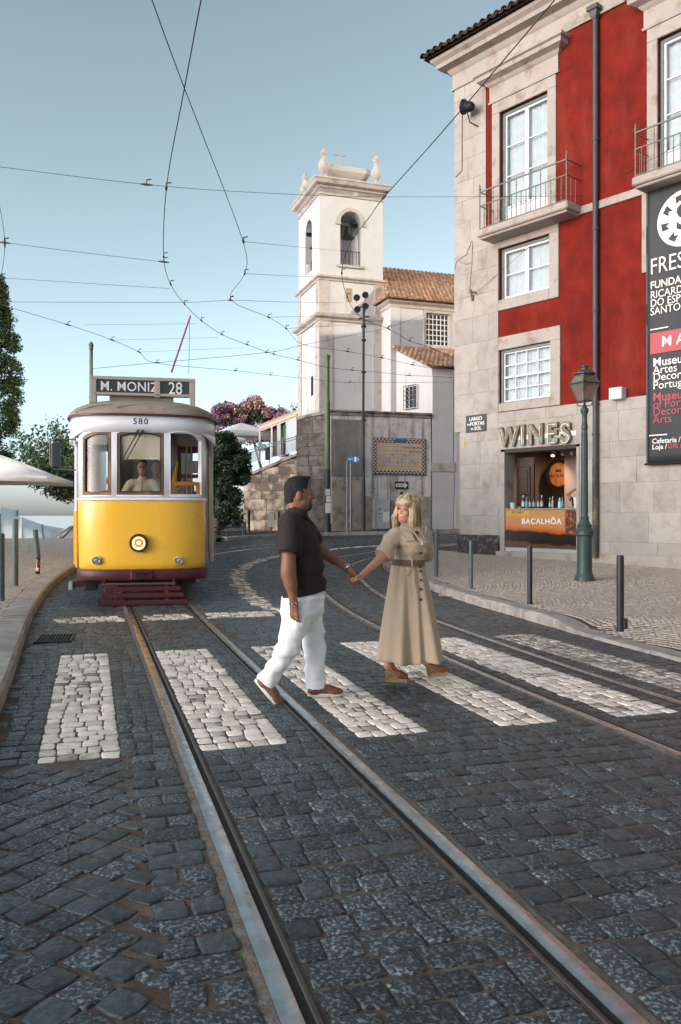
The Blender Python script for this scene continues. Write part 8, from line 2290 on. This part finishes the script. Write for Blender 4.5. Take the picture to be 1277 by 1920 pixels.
# collar wings
for pts in ([(757, 975, -.01), (765, 985, -.10), (776, 998, -.165), (750, 986, -.13)], [(765, 985, -.10), (787, 1015, -.185), (776, 998, -.172), (752, 992, -.155)], [(795, 982, -.01), (799, 990, -.06), (796, 1012, -.15), (789, 1000, -.15)]):
    q = [w_(*p) for p in pts]; o = MB().add(q, [(0, 1, 2, 3)]).build('collar', M_beige_, wom, fix=False); z_ = o.modifiers.new('t', 'SOLIDIFY'); z_.thickness = .008
# skirt with soft folds
rr = random.Random(3); rings = []; NS, NR = 120, 42
keys_v = [1052, 1062, 1085, 1120, 1160, 1200, 1238]
lx = [736, 734, 731, 727, 723, 720, 718]; rx_ = [795, 796, 801, 808, 815, 822, 829]; dp = [.135, .14, .165, .19, .215, .24, .26]
ph = [rr.uniform(0, 6.28) for _ in range(6)]
for j in range(NR):
    v = 1052 + (1237 - 1052) * j / (NR - 1); l, r_, d_ = np.interp(v, keys_v, lx), np.interp(v, keys_v, rx_), np.interp(v, keys_v, dp)
    cx_ = w_((l + r_) / 2, v, .0); R0 = (r_ - l) / 2 * YW / FOC; t = j / (NR - 1); ring_ = []
    for k in range(NS):
        a = math.tau * k / NS
        fold = t ** .8 * (.13 * math.sin(6 * a + ph[0] + 1.2 * math.sin(2 * a)) + .075 * math.sin(11 * a + ph[1] + t * 1.4) + .015 * math.sin(21 * a + ph[2] + 2.5 * t))
        if math.cos(a) < -.6: fold = max(fold, -.01)
        fold += .012 * (1 - t) * math.sin(17 * a + ph[3])
        ring_.append((cx_.x + math.cos(a) * R0 * (1 + fold), cx_.y + math.sin(a) * d_ * (1 + fold * 1.6), cx_.z - .012 * t * math.sin(5 * a + ph[4])))
    rings.append(ring_)
sk = MB().loft(rings, cap=False).build('dress_skirt', M_beige_, wom, smooth=80, fix=True)
q = sk.modifiers.new('t', 'SOLIDIFY'); q.thickness = .004
bl = [[(p[0] * 1.0 + (p[0] - rings[0][i][0]) * 0, p[1], 0) for i, p in enumerate(rings[0])]]
cx_ = w_(765.5, 1054)
def bring(v, k): return [(w_(765.5, v).x + math.cos(math.tau * i / 40) * .136 * k, w_(765.5, v).y + math.sin(math.tau * i / 40) * .140 * k, w_(765.5, v).z + .012 * math.cos(math.tau * i / 40) * -.3) for i in range(40)]
MB().loft([bring(1060.5, .97), bring(1060.5, 1.03), bring(1048.5, 1.03), bring(1048.5, .97)], cap=False).build('belt', mat('woven_belt', (.16, .105, .065), .7, bump=.5, bscale=120), wom, smooth=40)
MB().box(tuple(w_(771.5, 1062, -.152)), tuple(w_(774.5, 1046, -.138)), .003).build('belt_loop', M_beige_, wom)
Mbt = mat('dark_button', (.05, .03, .022), .3)
for i, (uu, v, dy) in enumerate(((793, 1020, -.165), (789.5, 1037, -.150), (788.5, 1063, -.125), (789.5, 1071, -.13), (790.5, 1088, -.145), (789.5, 1105, -.16), (789, 1124, -.175))):
    ctr = w_(uu, v, dy)
    MB().lathe([(.0095, -.02), (.0095, .003), (.006, .005)], 10, M=Matrix.Translation(ctr) @ Vector((.5, -.85, 0)).to_track_quat('Z', 'Y').to_matrix().to_4x4()).build('button', Mbt if i else M_sole, wom, smooth=40)
for a, b, c in (((752, 1004, -.155), (762, 1012, -.185), (776, 1011.5, -.188)), ((795, 1006, -.11), (800, 1013, -.09), (804.5, 1014.5, -.04))):
    MB().tube(spline([w_(*a), w_(*b), w_(*c)], 5), [(.004, .010)] * 11, 6).build('pocket_flap', M_beige_, wom, smooth=60)
MB().tube(spline([w_(773, 1061, -.145), w_(769, 1070, -.16), w_(762, 1079, -.17)], 5), .004, 6).tube(spline([w_(775, 1061, -.145), w_(776, 1080, -.165), w_(778, 1102, -.185)], 5), .004, 6).build('pocket_seam', M_beige_, wom, smooth=60)
# legs and wedge sandals
lg = Field(w_(715, 1285, -.3), w_(848, 1180, .32), .006)
def wedge(heel_u, heel_v, toe_u, toe_v, dy, lift):
    hl, to = w_(heel_u, heel_v, dy), w_(toe_u, toe_v, dy); d = (to - hl); L_ = d.length; d.normalize(); w = Vector((0, 1, 0)); up = w.cross(d) * -1
    if up.z < 0: up = -up
    C_ = lambda x, y, z: hl + d * x * L_ + w * y + up * z
    F_ = lg
    F_.cone(C_(.12, 0, .135), C_(.62, 0, .055), .030, .030, .02).cone(C_(.62, 0, .055), C_(.92, 0, .042), .032, .022, .02).cone(C_(.10, 0, .13), C_(.24, 0, .27), .034, .036, .04)
    poly = [(0, 0), (1.0, .0), (1.03, .012), (1.02, .026), (.7, .028), (.42, .062), (.22, .095), (.0, .108), (-.02, .09)]
    n_ = len(poly); rings = []
    for yy, ins in ((-.034, .93), (-.038, 1), (.038, 1), (.034, .93)):
        rings.append([C_((x - .5) * ins + .5, yy, (z - .05) * ins + .05) for x, z in poly])
    o = MB().loft(rings).build('wedge_sole', mat('jute_wedge', (.40, .27, .14), .8, bump=.8, bscale=60, var=.12, scale=20), wom, smooth=25)
    for q in range(5): MB().tube([C_(-.01 + q * .06, -.0395, .012 + q * .012), C_(.10 + q * .08, -.0395, .10 - q * .018)], .0022, 4).build('jute_braid', mat('jute_dark', (.28, .18, .09), .8), o)
    up_ = Field([min(C_(a, b, c)[i] for a in (-.1, 1.2) for b in (-.07, .07) for c in (-.02, .2)) for i in range(3)], [max(C_(a, b, c)[i] for a in (-.1, 1.2) for b in (-.07, .07) for c in (-.02, .2)) for i in range(3)], .0055)
    up_.cone(C_(.62, 0, .052), C_(.94, 0, .044), .038, .030, .02).cone(C_(.5, 0, .07), C_(.66, 0, .06), .03, .036, .02).plane_cut(C_(0, 0, .024), -up); up_.build('shoe_upper', M_shoe if False else mat('cognac_leather', (.22, .095, .042), .5, var=.15, scale=12), wom, 1)
    MB().tube([C_(.02, .0, .16), C_(.1, -.036, .155), C_(.32, -.036, .11), C_(.5, -.03, .085)], (.009, .003), 6).tube([C_(.02, .0, .16), C_(.1, .036, .155), C_(.32, .036, .11), C_(.5, .03, .085)], (.009, .003), 6).build('ankle_strap', mat('cognac_leather', (.22, .095, .042), .5), wom, smooth=60)
wedge(724, 1277, 761, 1278, -.05, 0)
wedge(803, 1271, 839, 1264, .10, 0)
lg.build('legs', M_skinw, wom, 1)

# ---- tram driver behind the middle window
M_t = tram.matrix_basis
def t_(u, v, yy): return M_t @ Vector((tx(u) * (13.15 + yy) / 13.15 + yy * .0, yy, tz(v) + (tz(v) - CAM_H + G(14.5)) * yy / 13.15))
dr0 = M_t @ Vector((.03, .85, .80))
drv = thing('person', 'tram driver in beige polo shirt and green sunglasses at the front window', 'person', dr0)
DY = .45
def d_(x, y, z): return (M_t @ Vector((x, y, z))) - dr0
zc = tz(873) + .0; xh = tx(263) + .02
f, r, u = axes((.20, -.97, -.02), 0)
hc = d_(xh, DY, zc)
db = Field(np.array(d_(0, DY, 1.45)) - [.62, .45, .12], np.array(d_(0, DY, 2.5)) + [.62, .45, 0], .008)
P = head_into(db, hc, f, r, u, .98, neck_to=d_(xh, DY + .03, zc - .20), nr=.058)
db.cone(d_(xh - .30, DY, zc - .42), d_(xh - .28, DY - .14, zc - .62), .045, .04, .02).cone(d_(xh + .30, DY, zc - .42), d_(xh + .24, DY - .20, zc - .60), .045, .038, .02)
hand_into(db, d_(xh + .24, DY - .22, zc - .58), (-.6, -.2, .3), (0, -1, 0), 1.0, .7)
db.build('body', M_skind, drv, 1)
ds = Field(np.array(d_(0, DY, 1.40)) - [.62, .45, 0], np.array(d_(0, DY, 2.3)) + [.62, .45, 0], .008)
ds.ell(d_(xh, DY + .03, zc - .42), (.20, .12, .20), .05).ell(d_(xh, DY + .02, zc - .60), (.20, .13, .25), .06).cone(d_(xh - .14, DY + .03, zc - .27), d_(xh + .14, DY + .03, zc - .27), .08, .08, .05)
ds.cone(d_(xh - .19, DY + .02, zc - .29), d_(xh - .29, DY - .02, zc - .47), .085, .082, .04, cut='b').cone(d_(xh + .19, DY + .02, zc - .29), d_(xh + .29, DY - .02, zc - .47), .085, .082, .04, cut='b').cone(d_(xh, DY + .03, zc - .22), d_(xh, DY + .015, zc - .155), .07, .066, .02, cut='b')
ds.wrinkle((10, 10, 9), .016); ds.build('polo_shirt', mat('khaki_polo', (.46, .40, .28), .85, var=.06, scale=9), drv, 1)
MB().loft([[d_(xh - .012, DY - .12, zc - .22), d_(xh + .012, DY - .12, zc - .22)], [d_(xh - .012, DY - .125, zc - .42), d_(xh + .012, DY - .125, zc - .42)]], closed=False, cap=False).build('placket', mat('khaki_placket', (.30, .25, .17), .85), drv)
hA = np.array([r, f, u]); hcn = np.array(hc)
hh = Field(np.array(hc) - .16, np.array(hc) + .18, .007); hh.ell(P(0, -.014, .04), (.082, .104, .098), .01, hA)
hh.region(lambda Q: np.maximum(.045 - ((Q - hcn) @ hA.T)[..., 2] + np.clip(((Q - hcn) @ hA.T)[..., 1], -.1, .2) * .8 - .02, ((Q - hcn) @ hA.T)[..., 1] - .085)); hh.build('hair', mat('dark_brown_hair', (.03, .018, .012), .6), drv, 1)
mb = MB()
for x in (-.031, .031): mb.tube([P(x - .022, .094, -.002), P(x, .104, -.003), P(x + .022, .094, -.002)], [(.014, .005), (.017, .005), (.012, .005)], 8)
mb.build('sunglasses', mat('green_lens', (.01, .20, .13), .12, spec=.8), drv, smooth=60)
MB().tube([P(-.056, .088, .012), P(0, .106, .012), P(.056, .088, .012)], .004, 5).build('glasses_frame', M_blk, drv)
MB().tube([P(-.02, .088, -.062), P(0, .096, -.063), P(.02, .088, -.062)], .004, 6).build('mouth', mat('lip_rose', (.33, .09, .075), .4), drv)
# passenger standing behind him
def simple_person(label, base, hc, f, skin, shirt, hairc, sw=.2, arms=(), res=.012, hair_low=.03, legs=None, trouser=None):
    o = thing('person', label, 'person', base)
    L_ = lambda p: Vector(p) - Vector(base)
    f, r, u = axes(f); h = L_(hc); F_ = Field(np.array(h) - [.6, .6, .95], np.array(h) + [.6, .6, .5], res)
    P = head_into(F_, h, f, r, u, .98, neck_to=h + Vector((0, 0, -.2)) - f * .02, nr=.055)
    for a, b, c in arms: F_.cone(L_(a), L_(b), .045, .038, .02).cone(L_(b), L_(c), .038, .026, .02); hand_into(F_, L_(c), L_(c) - L_(b), (0, 0, 1), .95, .4)
    F_.build('body', skin, o, 1)
    S = Field(np.array(h) - [.5, .5, .95], np.array(h) + [.5, .5, .1], res)
    S.cone(h + Vector((0, 0, -.36)) - f * .02, h + Vector((0, 0, -.80)), sw * .78, sw * .75, .04, flat=.7, fdir=tuple(f)).cone(h - r * (sw * .72) + Vector((0, 0, -.27)) - f * .02, h + r * (sw * .72) + Vector((0, 0, -.27)) - f * .02, .072, .072, .05)
    if arms:
        for a, b, c in arms: S.cone(L_(a), L_(a).lerp(L_(b), .6), .072, .064, .03, cut='b')
    else:
        for s_ in (-1, 1): S.cone(h + r * s_ * sw * .85 + Vector((0, 0, -.29)), h + r * s_ * sw * 1.1 + Vector((0, 0, -.62)), .066, .055, .03)
    S.wrinkle((10, 10, 9), .016).build('shirt', shirt, o, 1)
    A = np.array([r, f, u]); hn = np.array(h); H = Field(hn - .17, hn + .2, .010); H.ell(P(0, -.014, .04), (.084, .106, .10), .01, A).ell(P(0, -.05, -.02), (.065, .06, .07), .03, A)
    H.region(lambda Q: np.maximum(hair_low - ((Q - hn) @ A.T)[..., 2] + np.clip(((Q - hn) @ A.T)[..., 1], -.1, .2) * 1.0 - .0, ((Q - hn) @ A.T)[..., 1] - .085)); H.build('hair', mat('hair_%d' % int(hairc[0] * 1000), hairc, .6), o, 1)
    if legs:
        T = Field([min(L_(q)[i] for q in legs) - .2 for i in range(3)], [max(L_(q)[i] for q in legs) + .2 for i in range(3)], .015)
        T.cone(L_(legs[0]), L_(legs[1]), .10, .065, .04).cone(L_(legs[2]), L_(legs[3]), .10, .065, .04); T.build('trousers', trouser, o, 1)
        for q in (legs[1], legs[3]): p = L_(q); MB().box((p.x - .05, p.y - .13, p.z - .08), (p.x + .05, p.y + .12, p.z + .0), .03).build('shoe', M_blk, o)
    return o
hp = M_t @ Vector((tx(287) + .02, 1.25, tz(868)))
simple_person('passenger in white sleeveless top standing behind the tram driver', M_t @ Vector((tx(287), 1.25, .80)), hp, (.3, -.9, 0), M_skind, mat('white_top', (.45, .43, .40), .85), (.02, .015, .012))
hp = M_t @ Vector((tx(356), 1.35, tz(915)))
simple_person('seated passenger in dark shirt behind the dropped tram window', M_t @ Vector((tx(356), 1.35, .80)), hp, (-.2, -.9, 0), M_skind, mat('dark_top', (.02, .022, .03), .85), (.02, .015, .012),
              arms=[(M_t @ Vector((tx(356) - .2, 1.35, tz(915) - .27)), M_t @ Vector((tx(356) - .28, 1.15, tz(915) - .12)), M_t @ Vector((tx(356) - .12, 1.2, tz(915) + .10)))])
# pedestrian behind the woman
py = 32.8; pb = at(752, 1000, py); pb.z = G(py) + WALK if False else G(py)
hp = at(752, 928, py)
hz_ = pb.z + 1.62; hp.z = hz_
simple_person('man in blue grey shirt walking in the street behind the woman', pb, hp, (-.75, .6, 0), M_skinm, mat('blue_grey_shirt', (.055, .075, .10), .85), (.012, .01, .01), res=.016,
              legs=[pb + Vector((-.08, 0, .9)), pb + Vector((-.2, -.15, .09)), pb + Vector((.08, 0, .9)), pb + Vector((.16, .15, .09))], trouser=mat('dark_jeans', (.03, .035, .05), .85))
# barman with a raised arm in the shop
Mb_ = bld.matrix_basis
ba, bz = F(1083, 925, -1.0)
bb = Mb_ @ Vector((ba, 1.15, .1)); hp = Mb_ @ Vector((ba + .03, 1.15, bz)) 
simple_person('barman in black shirt with one arm raised behind the wine counter', bb, hp, (.2, -.95, -.1), M_skind, mat('black_shirt', (.015, .013, .013), .85), (.03, .02, .015), res=.010,
              arms=[(Mb_ @ Vector((ba - .16, 1.15, bz - .27)), Mb_ @ Vector((ba - .36, 1.10, bz - .02)), Mb_ @ Vector((ba - .08, 1.12, bz + .15)))])
